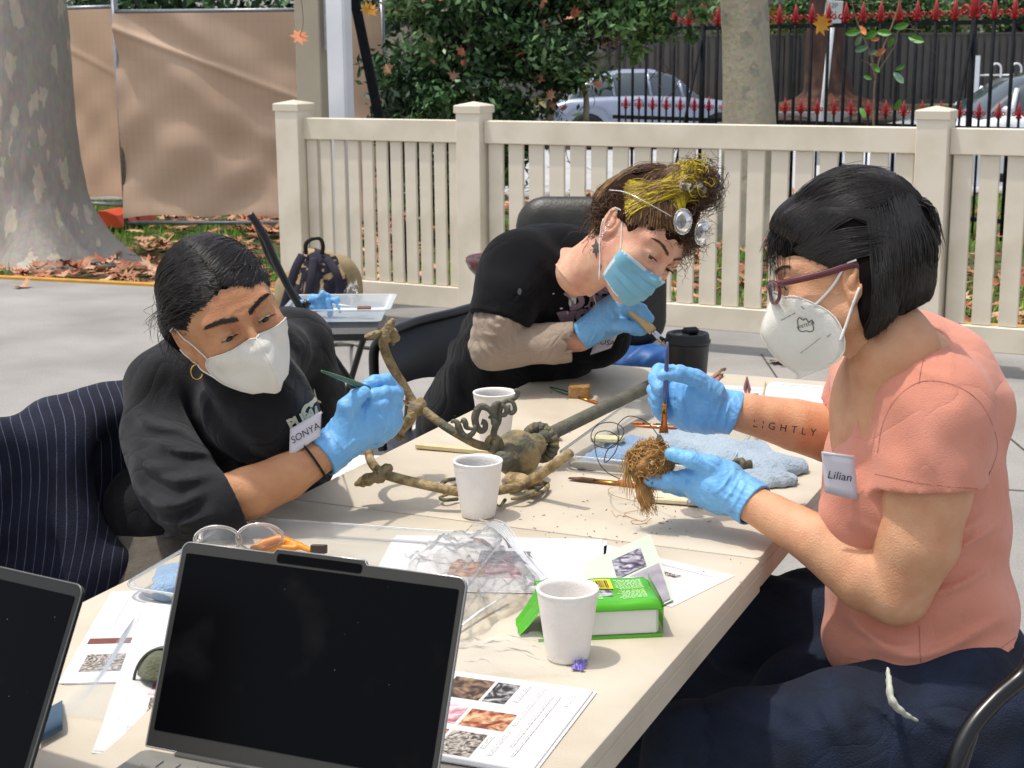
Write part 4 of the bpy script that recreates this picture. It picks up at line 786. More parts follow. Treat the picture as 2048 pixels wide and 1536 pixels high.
# printed film over the top with a slightly puffed surface and a front lip
def gpt(u, v, w): return c0+gx*u+gy*v+np.array([0, 0, w])
g = []
for u in np.linspace(-.003, LX+.004, 24):
    row = []
    for k, v in enumerate(np.linspace(-.0015, LY+.004, 20)): row.append(gpt(u, v, LZ+.0015+.0022*math.sin(u*90+v*30)*.4+.0015*math.sin(v*70)-(.004 if k == 0 else 0)-.010*max(0, (v-.085)/.02)**2-.006*max(0, -u/.003)))
    row.insert(0, gpt(u, -.0018, LZ-.008)); g.append(row)
mb = MB(); mb.grid(g); top = mb.build('printed_film', M_gn, gp)
mb = MB(); mb.grid([[gpt(u, -.002, w_) for w_ in np.linspace(-.001, .004, 2)] for u in np.linspace(-.004, LX+.01, 6)]); mb.build('bottom_seam', M_gn, gp)
M_fg = film_mat('green_film', '#9fdc74', .3, .1, .35, '#5fc030'); mb = MB()
mb.grid([[gpt(-.002-.008*math.sin(v*30)*math.sin(w_*60+.6)-.003, v, w_) for w_ in np.linspace(0, LZ, 8)] for v in np.linspace(-.002, LY, 12)]); mb.build('side_film', M_fg, gp)
mb = MB(); mb.grid([[gpt(LX+.001+u*.030, .015+v*(.075-.02*u), .035*(1-u)**1.2+.003+.003*math.sin(v*60)) for v in np.linspace(0, 1, 8)] for u in np.linspace(0, 1, 8)]); mb.build('end_flap', M_gn, gp)
mb = MB(); mb.prism([(LX-.02, -.012), (LX+.012, .02), (LX-.012, .012)], .0008, gpt(0, 0, .001), GA); mb.build('end_flap', M_gn, gp)
M_yl = mat('label_yellow', '#e0c81e', rough=.3); mb = MB(); mb.grid([[gpt(.047+u*.058, .048+v*.034, LZ+.0030+.0022*math.sin((.047+u*.058)*90+(.048+v*.034)*30)*.4+.0015*math.sin((.048+v*.034)*70)) for v in np.linspace(0, 1, 8)] for u in np.linspace(0, 1, 12)]); mb.build('barcode_panel', M_yl, gp)
r = np.random.default_rng(12); u = .052; mb = MB(); M_ink = mat('black_ink', '#141414', rough=.4)
while u < .098:
    w_ = r.choice([.0007, .0012, .0018]); mb.grid([[gpt(uu, v, LZ+.0034+.0022*math.sin(uu*90+v*30)*.4+.0015*math.sin(v*70)) for v in np.linspace(.052, .078, 8)] for uu in (u, u+w_)]); u += w_+r.choice([.0008, .0014])
mb.build('barcode', M_ink, gp)
mb = MB(); M_wi = mat('white_ink', '#d4ecc0', rough=.4)
for blk in ((.012, .040), (.066, .1)):
    for j in range(9):
        v = .012+j*.0035; u = blk[0]
        while u < blk[1]:
            w_ = r.uniform(.002, .006); mb.grid([[gpt(uu, vv, LZ+.0024+.0022*math.sin(uu*90+vv*30)*.4+.0015*math.sin(vv*70)) for vv in (v, v+.0012)] for uu in (u, u+w_)]); u += w_+.0012
for j in range(10):
    v = .048+j*.0035; u = .010
    while u < .04:
        w_ = r.uniform(.002, .006); mb.grid([[gpt(uu, vv, LZ+.0024+.0022*math.sin(uu*90+vv*30)*.4+.0015*math.sin(vv*70)) for vv in (v, v+.0012)] for uu in (u, u+w_)]); u += w_+.0012
mb.build('small_print', M_wi, gp, kind='stuff')
mb = MB(); mb.grid([[gpt(.052+u*.02, .022+v*.02, LZ+.0034) for v in (0, 1)] for u in (0, 1)]); mb.build('picture_print', PH[5], gp)
mb = MB(); mb.grid([[gpt(.112+u*.02, .06+v*.02, LZ+.0034) for v in (0, 1)] for u in (0, 1)]); mb.build('picture_print', PH[2], gp)
# ================================================================ ZIP BAG
r = np.random.default_rng(4)
def crumple(A, B, C_, D, n, amp, base, seed, fold=1.0):
    out = []
    for i in range(n):
        row = []
        for j in range(n):
            u, v = i/(n-1), j/(n-1); p = (A*(1-u)+B*u)*(1-v)+(D*(1-u)+C_*u)*v; q = np.array([u*4, v*4, seed*1.0])
            h = base*math.sin(math.pi*min(1, max(0, u)))**.6*math.sin(math.pi*v)**.6+amp*abs(float(wob(q, 1.3, seed, 1)))+amp*.6*abs(float(wob(q*2.6, 1.3, seed+1, 2)))+amp*.25*abs(float(wob(q*6, 1.3, seed+5, 1))); row.append(p+[.3*amp*float(wob(q, 2, seed+2)), .3*amp*float(wob(q, 2, seed+3)), h])
        out.append(row)
    return out
zb = thing('zip_bag', 'large crumpled clear zip bag lying between the front laptop and the green packet', 'bag', G(960, 1150, TZ))
mb = MB(); mb.grid(crumple(G(800, 1125, TZ+.002), G(985, 1060, TZ+.004), G(1100, 1180, TZ+.003), G(900, 1300, TZ+.002), 40, .018, .022, 3)); mb.build('film', M_film, zb)
mb = MB(); mb.grid(crumple(G(860, 1115, TZ+.001), G(990, 1085, TZ+.001), G(1075, 1190, TZ+.001), G(905, 1260, TZ+.001), 34, .012, .01, 11)); mb.build('film', M_film, zb)
mb = MB(); zc = [[P(x0+dx*u, y0+dy*u, 2.02-.32*v) for u in np.linspace(0, 1, 8)] for v, x0, y0, dx, dy in [(v, 978+v*72, 1038+v*75+10*math.sin(v*3), 50-18*v, 34-10*v) for v in np.linspace(0, 1, 16)]]
mb = MB(); A_, B_ = G(990, 1040, TZ+.045), G(1095, 1165, TZ+.014); off = G(945, 1075, TZ+.03)-G(990, 1040, TZ+.045)
zr = [[A_*(1-v)+B_*v+off*u*(1-.5*v)+[0, 0, .006*math.sin(v*7+u*2)+.012*math.sin(v*3.1)] for u in np.linspace(0, 1, 8)] for v in np.linspace(0, 1, 24)]; mb.grid(zr); mb.build('bag_mouth', M_film, zb)
M_rib = film_mat('zip_rib', '#f2f4f5', .35, .2, .45)
for u in (.03, .14, .2, .26, .32, .38):
    mb = MB(); mb.tube([np.array(zr[i][0])*(1-u)+np.array(zr[i][-1])*u+[0, 0, .0008] for i in range(24)], .0009, 5); mb.build('zip_rib', M_rib, zb)
mb = MB(); g0 = G(905, 1245, TZ+.012); mb.tube([G(908, 1262, TZ+.006), G(960, 1222, TZ+.010), G(1012, 1190, TZ+.012)], .0022, 6, flat=((0, 0, 1), .3)); mb.build('bag_seam', mat('white_seam', '#eef0f2', rough=.3), zb)
# thin film sheet in front
mb = MB(); mb.grid(crumple(G(905, 1290, TZ+.002), G(1080, 1270, TZ+.002), G(1140, 1352, TZ+.002), G(930, 1352, TZ+.002), 26, .006, .003, 17)); setp(mb.build('film_sheet', M_sleeve), 'thin clear film lying flat between the front cup and the photo stack', 'film')
# ================================================================ TRAYS
def tray(lab, A, B, C_, D, h, wall=.012, rim=.008, m=None, name='plastic_tray'):
    "corner points on the table (floor of the tray), open top"
    t_ = thing(name, lab, 'tray', tuple((A+C_)/2)); P4 = [np.array([p[0], p[1], 0]) for p in (A, B, C_, D)]; cen = sum(P4)/4
    def ring(off, z, rr=.03):
        q = [p+nrm(p-cen)*off for p in P4]; out = []
        for i in range(4):
            p, a, b = q[i], q[i-1], q[(i+1) % 4]; u = nrm(a-p)*rr; v = nrm(b-p)*rr
            for k in range(6): t = k/5; out.append((p+u*(1-t)**2+v*t*t)+[0, 0, z])
        return out
    rs = [ring(-.004, TZ+.0008), ring(0, TZ+.003), ring(wall, TZ+h-.003), ring(wall+.002, TZ+h), ring(wall+rim, TZ+h), ring(wall+rim+.001, TZ+h-.004)]; n = len(rs[0]); V = sum(rs, []); mb = MB()
    mb.add(V, [(i*n+j, i*n+(j+1) % n, (i+1)*n+(j+1) % n, (i+1)*n+j) for i in range(len(rs)-1) for j in range(n)]+[tuple(range(n))[::-1]], True); mb.build('shell', m or M_tray, t_, sharp=50); mb = MB(); mb.tube(rs[4], .0016, 6, closed=True); mb.build('rim', film_mat('tray_rim', '#f6f8f9', .3, .12, .22) if 'tray_rim' not in bpy.data.materials else bpy.data.materials['tray_rim'], t_); return t_
tray('large clear plastic tray behind the front laptop holding goggles and pliers', G(275, 1198, TZ), G(490, 1066, TZ), G(985, 1102, TZ), G(850, 1290, TZ), .020)
tray('clear plastic tray with a blue towel and brushes near the right table edge', G(1130, 938, TZ), G(1270, 832, TZ), G(1520, 850, TZ), G(1440, 968, TZ), .028)
M_towel = mat('blue_towel', '#8ba9c6', '#7593b4', rough=1, scale=10, bump=1.0, bscale=260, sheen=.6); M_towelg = mat('grey_blue_towel', '#a3b4c2', '#8d9fb0', rough=1, scale=10, bump=1.0, bscale=260, sheen=.6)
def cloth(lab, blobs, m, h=.0035, seed=0, amp=.004, name='towel', cat='towel'):
    pts = np.array([b[0] for b in blobs]); R = max(max(b[1]) for b in blobs)+.02; s = SDF(pts.min(0)-R, pts.max(0)+R, h)
    for b in blobs: s.ell(b[0], b[1], axes((0, 0, 1), b[2] if len(b) > 2 else None), k=.018)
    s.disp(lambda X: -amp*np.abs(wob(X*[1, 1, .6], 60, seed, 2))-amp*.9*np.abs(np.sin(X[:, 0]*75+X[:, 1]*45+3*wob(X, 16, seed+1)))**2+.0008*wob(X, 600, seed+4, 1), .02); s.plane((0, 0, TZ+.0012), (0, 0, -1), 0)
    o = s.mesh(name, m); return setp(o, lab, cat)
cloth('crumpled light blue towel lying across the right tray towards the snail shaped knob', [(G(1400, 895, TZ+.012), (.06, .045, .022)), (G(1470, 912, TZ+.010), (.06, .045, .022)), (G(1540, 935, TZ+.008), (.06, .035, .018)), (G(1530, 960, TZ+.006), (.05, .03, .014)), (G(1350, 885, TZ+.01), (.03, .04, .016))], M_towelg, seed=4)
cloth('light blue cloth lying in the right tray left of the root ball', [(G(1215, 915, TZ+.008), (.035, .03, .010)), (G(1260, 895, TZ+.01), (.04, .045, .012)), (G(1180, 930, TZ+.006), (.02, .015, .008))], M_towel, seed=7)
cloth('light blue folded cloth in the large tray left of the front laptop', [(G(345, 1150, TZ+.018), (.022, .03, .012)), (G(338, 1182, TZ+.012), (.022, .016, .009)), (G(352, 1168, TZ+.02), (.02, .02, .01))], M_towel, seed=9, h=.0025, amp=.002)
# things in the big tray
gg = thing('safety_goggles', 'clear safety goggles resting in the large tray behind the front laptop', 'goggles', G(490, 1080, TZ+.01)); M_gog = film_mat('goggle_plastic', '#f3f0ee', .35, .05, .12); M_gf = mat('goggle_frame', '#d8d2cc', rough=.12, trans=.7, coat=.5)
for c_, rr in (((435, 1080), 1), ((520, 1075), 1)):
    q = [P(c_[0]+46*math.cos(a), c_[1]+30*math.sin(a)*(1 if math.sin(a) > 0 else .9), 2.02) for a in np.linspace(0, 2*math.pi, 28)[:-1]]; cc = sum(q)/len(q); mb = MB(); mb.tube(q, .0026, 6, closed=True); fr = mb.build('lens_frame', M_gf, gg)
    mb = MB(); g = [[cc+(p-cc)*u+np.array([0, -.012*(1-u*u), 0]) for p in q+[q[0]]] for u in np.linspace(.02, 1, 6)]; mb.grid(g); mb.build('lens', M_gog, gg)
mb = MB(); mb.tube(spline([P(400, 1082, 2.03), P(410, 1056, 2.06), P(470, 1046, 2.1), P(530, 1052, 2.1), P(558, 1075, 2.06), P(566, 1100, 2.03)], 20), .0035, 6, flat=((0, 0, 1), .5)); mb.build('side_arm', M_gf, gg)
M_or = mat('orange_rubber', '#e08a12', '#d67c0c', rough=.4, scale=20); pls = thing('pliers', 'orange handled cutter lying in the large tray beside the goggles', 'pliers', G(560, 1090, TZ+.005))
s = SDF(G(480, 1110, TZ)-[.03, .05, .01], G(640, 1080, TZ)+[.05, .05, .05], .002)
s.chain([G(505, 1096, TZ+.012), G(530, 1086, TZ+.016), G(560, 1078, TZ+.02), G(600, 1092, TZ+.016), G(620, 1100, TZ+.014)], [.004, .006, .007, .005, .004], .004); s.chain([G(520, 1102, TZ+.008), G(560, 1094, TZ+.014), G(590, 1096, TZ+.014)], [.004, .005, .004], .004); s.mesh('handle', M_or, pls)
mb = MB(); mb.box(G(638, 1098, TZ+.016), (.022, .01, .012), axes((0, .2, 1), (1, -.2, 0)), .001); mb.build('jaw', mat('dark_brown_metal', '#3b2e26', rough=.6), pls)
def brush(lab, a, b, hcol, fcol, bcol, lh=.62, lf=.2, rh=.0038, rb=.0045, cat='brush', name='paint_brush', flatb=.5, tipw=.8, upv=(0, 0, 1)):
    a = np.asarray(a, float); b = np.asarray(b, float); L_ = b-a; t_ = thing(name, lab, cat, a)
    mb = MB(); mb.tube([a+L_*u for u in np.linspace(0, lh, 8)], [rh*.45, rh*.75, rh*.9, rh, rh*1.08, rh*1.1, rh, rh*.85], 10); mb.build('handle', hcol, t_)
    mb = MB(); mb.tube([a+L_*u for u in (lh-.01, lh+lf*.3, lh+lf)], [rh*.9, rh*.95, rb], 12, flat=(upv, flatb)); mb.build('ferrule', fcol, t_)
    r = np.random.default_rng(int(abs(a[0]*1e4))); w_ = nrm(np.cross(L_, upv)); u_ = nrm(np.cross(w_, L_)); S = []
    for k in range(120):
        p, q = r.uniform(-1, 1), r.uniform(-1, 1)*flatb; s0 = a+L_*(lh+lf-.01)+(w_*p+u_*q)*rb*.92; S.append([s0, s0+L_*(1-lh-lf)*.5+(w_*p+u_*q)*rb*.1, b+(w_*p*tipw+u_*q*.3)*rb-L_*r.uniform(0, .03)])
    strands(S, .0004, .00015, 'bristles', bcol, t_, kind='stuff'); mb = MB(); mb.tube([a+L_*u for u in (lh+lf-.01, 1-(1-lh-lf)*.35, .985)], [rb*.9, rb*.95, rb*tipw*.7], 10, flat=(upv, flatb)); mb.build('bristle_core', bcol, t_); return t_
M_green = mat('green_lacquer', '#1f5a3c', '#1a4c34', rough=.2, scale=20, coat=.6); M_gold = mat('brass_ferrule', '#c58a3a', rough=.25, metal=1); M_bri = mat('amber_bristle', '#c87c34', '#a8602a', rough=.5, scale=200); M_copper = mat('copper_lacquer', '#b8622a', '#a85422', rough=.2, coat=.6, scale=20)
M_wood = mat('pale_wood', '#d2b88a', '#c4a878', rough=.5, scale=20, stretch=(1, 1, 12)); M_silver = mat('tin_ferrule', '#c2c6cc', rough=.22, metal=1); M_bh = mat('pale_bristle', '#ddd2ba', '#c4b79c', rough=.6, scale=300); M_blue = mat('blue_lacquer', '#4a5d86', '#3f5078', rough=.25, coat=.5, scale=20)
brush('green handled brush lying beside the cork block', G(1100, 775, TZ+.004), G(1198, 807, TZ+.003), M_green, M_gold, M_bri, rh=.0042)
brush('orange handled brush lying in front of the right tray', G(1362, 978, TZ+.005), G(1136, 956, TZ+.004), M_copper, M_gold, mat('dark_bristle', '#6b4a34', rough=.7), lh=.55, lf=.22, rh=.0058, rb=.0055)
brush('dark tipped orange brush behind the black travel cup', G(1416, 762, TZ+.006), G(1450, 736, TZ+.006), M_copper, M_gold, bpy.data.materials['dark_bristle'], rh=.004)
brush('second orange brush beside the black travel cup', G(1424, 768, TZ+.004), G(1444, 748, TZ+.004), M_copper, M_copper, bpy.data.materials['dark_bristle'], rh=.004)
brush('green brush lying on the blue towel behind the gloved hand', G(1395, 856, TZ+.034), G(1262, 845, TZ+.03), M_green, M_gold, M_bri, rh=.003)
brush('orange brush lying across the rim of the right tray', G(1268, 852, TZ+.03), G(1420, 858, TZ+.034), M_copper, M_gold, M_bri, rh=.0036)
# wide flat brush
wb = thing('wide_brush', 'wide flat wooden brush with a tin ferrule below the root ball', 'brush', G(1450, 1010, TZ)); a, b, c_, d_ = G(1308, 1008, TZ), G(1388, 1012, TZ), G(1404, 1012, TZ), G(1588, 1028, TZ); dx = nrm(G(1588, 1025, TZ)-G(1308, 1005, TZ)); dy = np.array([-dx[1], dx[0], 0]); WA = np.array([dx, dy, (0, 0, 1)])
mb = MB(); mb.box(G(1345, 997, TZ+.006), (.062, .036, .008), WA, .002); mb.build('bristle_block', mat('cream_bristle', '#ddd2b4', '#cfc29e', rough=.7, scale=300), wb); mb = MB(); mb.box(G(1393, 1000, TZ+.007), (.024, .038, .011), WA, .002); mb.build('ferrule', M_silver, wb)
for k in (-1, 0, 1): mb = MB(); mb.box(G(1389, 1000, TZ+.0135)+dx*k*.006, (.0022, .03, .001), WA); mb.build('ferrule_rib', M_white, wb)
hp = [(0, -.018), (.02, -.019), (.05, -.010), (.09, -.008), (.128, -.009), (.132, 0), (.128, .009), (.09, .008), (.05, .010), (.02, .019), (0, .018)]; mb = MB(); mb.prism(hp, .0075, G(1405, 1001, TZ+.002), WA); mb.build('handle', M_wood, wb)
# cream scraper handle
sc = thing('wooden_spatula', 'cream wooden stick lying between the two muddy cups', 'stick', G(900, 895, TZ)); a = G(832, 890, TZ+.006); b = G(985, 905, TZ+.004); dx = nrm(b-a); SAx = np.array([dx, (-dx[1], dx[0], 0), (0, 0, 1)]); L_ = np.linalg.norm(b-a)
mb = MB(); mb.prism([(0, .004), (.002, .008), (.008, .010), (L_*.6, .009), (L_, .006), (L_, -.006), (L_*.6, -.009), (.008, -.010), (.002, -.008), (0, -.004)][::-1], .006, a-[0, 0, .003], SAx); mb.build('handle', mat('cream_wood', '#d6c79e', '#cdbd92', rough=.4, scale=15, stretch=(6, 1, 1)), sc)
# cork blocks
M_cork = mat('cork', '#b08a5a', '#93703f', rough=.95, scale=160, bump=.8, bscale=300, detail=3)
for (x, y, lab, sz, an) in ((1159, 772, 'cork sanding block beside the green brush', (.042, .030, .026), -.15), (1098, 858, 'smaller cork block half hidden behind the ribbed rosette', (.036, .028, .022), .1)):
    c = G(x, y+10, TZ+sz[2]/2); mb = MB(); mb.box(c, sz, axes((0, 0, 1), (math.cos(an), math.sin(an), 0)), .0025); setp(mb.build('cork_block', M_cork), lab, 'cork block')
M_spg = mat('cream_sponge', '#d8cfa8', '#c8bd92', rough=1, scale=60, bump=.8, bscale=400); c = G(1215, 878, TZ+.03); mb = MB(); mb.box(c, (.055, .032, .01), axes((0, .1, 1), (1, -.35, -.05)), .003); setp(mb.build('sponge', M_spg), 'cream sponge strip resting on the left rim of the right tray', 'sponge')
# black travel cup
tc_ = thing('travel_cup', 'black lidded travel cup at the far end of the table', 'travel cup', G(1373, 800, TZ)); c = G(1373, 800, TZ); M_bk = mat('black_rubber', '#17181a', '#1e1f22', rough=.5, scale=30)
mb = MB(); mb.lathe([(.001, 0), (.034, 0), (.036, .004), (.043, .112), (.0445, .116)], c, None, 48); mb.build('body', M_bk, tc_)
mb = MB(); mb.lathe([(.0445, .1165), (.046, .119), (.046, .1235), (.0435, .126), (.0425, .134), (.0405, .137), (.034, .137), (.031, .133), (.001, .132)], c, None, 48); lid = mb.build('lid', M_bk, tc_)
mb = MB(); mb.box(c+[.006, .006, .140], (.034, .018, .014), axes((0, 0, 1), (1, .3, 0)), .005); mb.build('flip_spout', M_bk, tc_); mb = MB(); mb.box(c+[-.013, -.012, .1345], (.026, .022, .004), axes((0, 0, 1), (1, .3, 0)), .0015); mb.build('sip_flap', mat('grey_rubber', '#34383b', rough=.4), tc_)
# papers and tools at the far right of the table
quadsheet('white printed page lying at the far right end of the table', G(1545, 764, TZ+.001), G(1690, 776, TZ+.001), G(1520, 806, TZ+.001), [(.13, .02, .01, .04, PH[4])], [(.02, .015, .1, .004)], 2, wh=(.297, .21), seed=14)
quadsheet('white page under the tweezers and swab', G(1450, 770, TZ+.0005), G(1545, 776, TZ+.0005), G(1430, 812, TZ+.0005), [(.09, .12, .06, .06, PH[5])], [(.02, .03, .1, .004)], 1, wh=(.21, .19), seed=15)
tz = thing('tweezers', 'reddish tweezers lying on the white pages at the far right', 'tweezers', G(1494, 775, TZ)); mb = MB()
for k in (-1, 1): mb.tube([G(1494, 754, TZ+.003), G(1494+k*4, 775, TZ+.004), G(1494+k*3, 788, TZ+.003)], [.0015, .0035, .0012], 6)
mb.build('arms', mat('red_metal', '#8a4a4a', rough=.35, metal=.6), tz)
mb = MB(); mb.prism([(-.022, 0), (0, .006), (.024, .004), (.006, -.006)], .002, G(1494, 790, TZ+.003)); setp(mb.build('blade', mat('dark_blade', '#33343a', rough=.4, metal=.6)), 'dark scraper blade lying below the tweezers', 'blade')
mb = MB(); mb.tube([G(1531, 764, TZ+.003), G(1525, 798, TZ+.003)], .0016, 6); setp(mb.build('swab_stick', M_wood), 'thin wooden swab stick on the white pages', 'stick')
# small coiled metal knob behind the gloved hand
kn = thing('metal_knob', 'small coiled bronze knob resting on the blue towel', 'knob', G(1478, 935, TZ+.02)); c = G(1474, 932, TZ+.026); M_brz = mat('dirty_bronze', '#6d6650', '#545041', rough=.7, scale=60, metal=.2, bump=.6, bscale=200)
mb = MB(); mb.tube([c+np.array([(.0015+.0105*t)*math.cos(t*11), -.004*(1-t), (.0015+.0105*t)*math.sin(t*11)]) for t in np.linspace(0, 1, 40)], np.linspace(.0022, .0038, 40), 8); mb.build('coil', M_brz, kn); mb = MB(); mb.lathe([(.001, -.012), (.012, -.012), (.014, -.004), (.009, .002), (.012, .01), (.001, .012)], c+[.012, .006, -.002], axes((1, .3, -.2)), 20); mb.build('collar', M_brz, kn)
# ================================================================ LAPTOPS
M_lid = mat('laptop_grey', '#6f6e6b', '#6a6967', rough=.35, metal=.6, scale=30); M_deck = mat('laptop_deck', '#8c8a82', '#85837c', rough=.45, metal=.35, scale=30); M_bez = mat('bezel', '#181817', rough=.45); M_edge = mat('laptop_edge', '#a7a6a4', rough=.25, metal=.8)
M_scr = mat('black_screen', '#020203', rough=.3, spec=.06); n, L, b = nodes(M_scr); tc = [q for q in n if q.type == 'TEX_COORD'][0]
v = n.new('ShaderNodeTexVoronoi'); v.inputs['Scale'].default_value = 95; L.new(tc.outputs['Object'], v.inputs[0]); rr = n.new('ShaderNodeMapRange'); rr.inputs[1].default_value = .022; rr.inputs[2].default_value = .04; rr.inputs[3].default_value = 1; rr.inputs[4].default_value = 0; L.new(v.outputs['Distance'], rr.inputs[0])
w2 = n.new('ShaderNodeSeparateColor'); L.new(v.outputs['Color'], w2.inputs[0]); gt = n.new('ShaderNodeMath'); gt.operation = 'GREATER_THAN'; gt.inputs[1].default_value = .72; L.new(w2.outputs[0], gt.inputs[0]); mu = n.new('ShaderNodeMath'); mu.operation = 'MULTIPLY'; L.new(rr.outputs[0], mu.inputs[0]); L.new(gt.outputs[0], mu.inputs[1])
nz = n.new('ShaderNodeTexNoise'); nz.inputs['Scale'].default_value = 9; nz.inputs['Detail'].default_value = 8; L.new(tc.outputs['Object'], nz.inputs[0]); r2 = n.new('ShaderNodeMapRange'); r2.inputs[1].default_value = .6; r2.inputs[2].default_value = .8; r2.inputs[4].default_value = .03; L.new(nz.outputs[0], r2.inputs[0]); ad = n.new('ShaderNodeMath'); ad.operation = 'ADD'; ad.use_clamp = True; L.new(mu.outputs[0], ad.inputs[0]); L.new(r2.outputs[0], ad.inputs[1])
x = n.new('ShaderNodeMix'); x.data_type = 'RGBA'; x.inputs[6].default_value = (.0022, .0023, .003, 1); x.inputs[7].default_value = (.28, .28, .28, 1); L.new(ad.outputs[0], x.inputs[0]); L.new(x.outputs[2], b.inputs['Base Color'])
def laptop(lab, BL, BR, TLr, H_, notch=True, deck=True, lidm=None):
    wv = nrm(BR-BL); up = nrm(TLr-BL); up = nrm(up-wv*(up@wv)); nn = nrm(np.cross(wv, up)); nn = nn if nn[1] < 0 else -nn     # nn faces the user
    W = np.linalg.norm(BR-BL); t_ = thing('laptop', lab, 'laptop', (BL+BR)/2*[1, 1, 0]+[0, 0, TZ]); A = np.array([wv, up, nn])
    ol = rrect(0, W, 0, H_, (.002, .002, .009, .009), 6)
    if notch:
        top = [(W*.335, H_), (W*.345, H_+.0045), (W*.655, H_+.0045), (W*.665, H_)]; ol2 = []
        done = False
        for p in ol:
            ol2.append(p)
        i = max(k for k, p in enumerate(ol) if abs(p[1]-H_) < 1e-6 and p[0] > W/2); ol = ol[:i+1]+top[::-1]+ol[i+1:]
    mb = MB(); mb.prism(ol, .0045, BL-nn*.0045, A); mb.build('lid', lidm or M_lid, t_)
    rim = [BL+wv*p[0]+up*p[1]+nn*.0002 for p in ol]; mb = MB(); mb.tube(rim, .0009, 5, closed=True); mb.build('lid_edge', M_edge if lidm is None else M_lid, t_)
    bz = [(min(max(p[0], .0012), W-.0012), min(max(p[1], .0012), (H_-.0012) if abs(p[0]-W/2) > W*.17 else H_+.0035)) for p in ol]; mb = MB(); mb.prism(bz, .0006, BL+nn*.0001, A); mb.build('bezel', M_bezf if notch else M_bez, t_)
    mb = MB(); mb.prism(rrect(.006, W-.006, .017, H_-.011, (.002,)*4, 3), .0004, BL+nn*.0008, A); mb.build('screen', M_scr, t_)
    if notch: mb = MB(); mb.prism(rrect(W*.35, W*.65, H_-.0085, H_+.0005, (.003,)*4, 4), .0004, BL+nn*.00085, A); mb.build('camera_bar', M_scr, t_)
    if deck:
        fwd = nrm(np.array([wv[1], -wv[0], 0])); fwd = fwd if fwd[1] < 0 else -fwd; DA = np.array([wv, fwd, np.cross(wv, fwd)]); B0 = np.array([BL[0], BL[1], TZ]); D0 = .222
        mb = MB(); mb.prism(rrect(-.001, W+.001, .002, D0, (.01,)*4, 5), -.0135*(1 if DA[2][2] < 0 else -1), B0+[0, 0, .0015], DA); mb.build('base', M_deck, t_)
        mb = MB(); mb.tube([B0+wv*W*.12+[0, 0, .0155]+fwd*.003, B0+wv*W*.88+[0, 0, .0155]+fwd*.003], .0035, 10); mb.build('hinge', M_lid, t_)
        kw = (W-.03)/14.5
        for rr_ in range(6):
            for kk in range(14):
                c = B0+wv*(.016+kw*(kk+.5)+(rr_ % 3)*.002)+fwd*(.024+.0165*rr_+(.0 if rr_ else .002))+[0, 0, .0158]; nm = 'key'
                if (rr_, kk) == (0, 0): mb = MB(); mb.box((0, 0, 0), (kw*.84, .0142, .0012), DA, .0003); k0 = mb.build('key', mat('key_grey', '#7d7b74', rough=.6), t_); k0.location += Vector([float(v) for v in c]); keym = k0.data
                else:
                    o = bpy.data.objects.new('key', keym); COL.objects.link(o); o.parent = t_; o.location = Vector([float(v) for v in c])-wloc(t_)
    return t_

M_bezf = mat("bezel_front", "#302f2c", rough=.5)
BL = G(292, 1492, TZ+.017); BR = G(857, 1600, TZ+.017); wv = nrm(BR-BL); BR = BL+wv*.3115
d = ray(368, 1083); t_ = ((BL-CAMP)@wv)/(d@wv); TLp = CAMP+d*t_
laptop('open grey laptop with a dusty black screen at the front of the table', BL, BR, TLp, float(np.linalg.norm(TLp-BL)))
hr = G(28, 1640, TZ+.017); h = math.radians(-30); w2v = np.array([math.cos(h), math.sin(h), 0]); hl = hr-w2v*.312; d = ray(168, 1172); t_ = ((hr-CAMP)@w2v)/(d@w2v); TRp = CAMP+d*t_; up2 = TRp-hr
laptop('open black laptop cut off by the left edge of the picture', hl, hr, hl+up2, float(np.linalg.norm(up2)), notch=False, lidm=mat('laptop_black', '#3c3d3f', rough=.35, metal=.6))
# khaki pencil case
pc = thing('pencil_case', 'khaki zipped pouch standing on the sheet behind the front laptop', 'pouch', G(330, 1420, TZ)); M_kh = mat('khaki_canvas', '#6f7360', '#62664f', rough=.9, scale=60, bump=.5, bscale=300)
c = P(333, 1372, 1.585); s = SDF(c-[.08, .08, .09], c+[.08, .08, .08], .0028)
s.ell(c, (.034, .028, .046), k=.01); s.ell(c+[0, 0, -.03], (.030, .028, .03), k=.02); s.disp(lambda X: .0015*wob(X, 70, 3, 2), .01); s.plane((0, 0, TZ+.012), (0, 0, -1)); s.mesh('pouch_body', M_kh, pc)
q = [c+np.array([.035*math.cos(a), -.006, .047*math.sin(a)]) for a in np.linspace(.3, 3.6, 30)]; mb = MB(); mb.tube(q, .0018, 6); mb.build('zip', mat('zip_grey', '#4c4e44', rough=.5), pc); mb = MB(); mb.tube(spline([P(284, 1395, 1.56), P(273, 1408, 1.55), P(275, 1425, 1.54), P(288, 1432, 1.54)], 12), .0016, 6); mb.build('zip_pull', mat('zip_pull', '#5a5c52', rough=.5), pc)
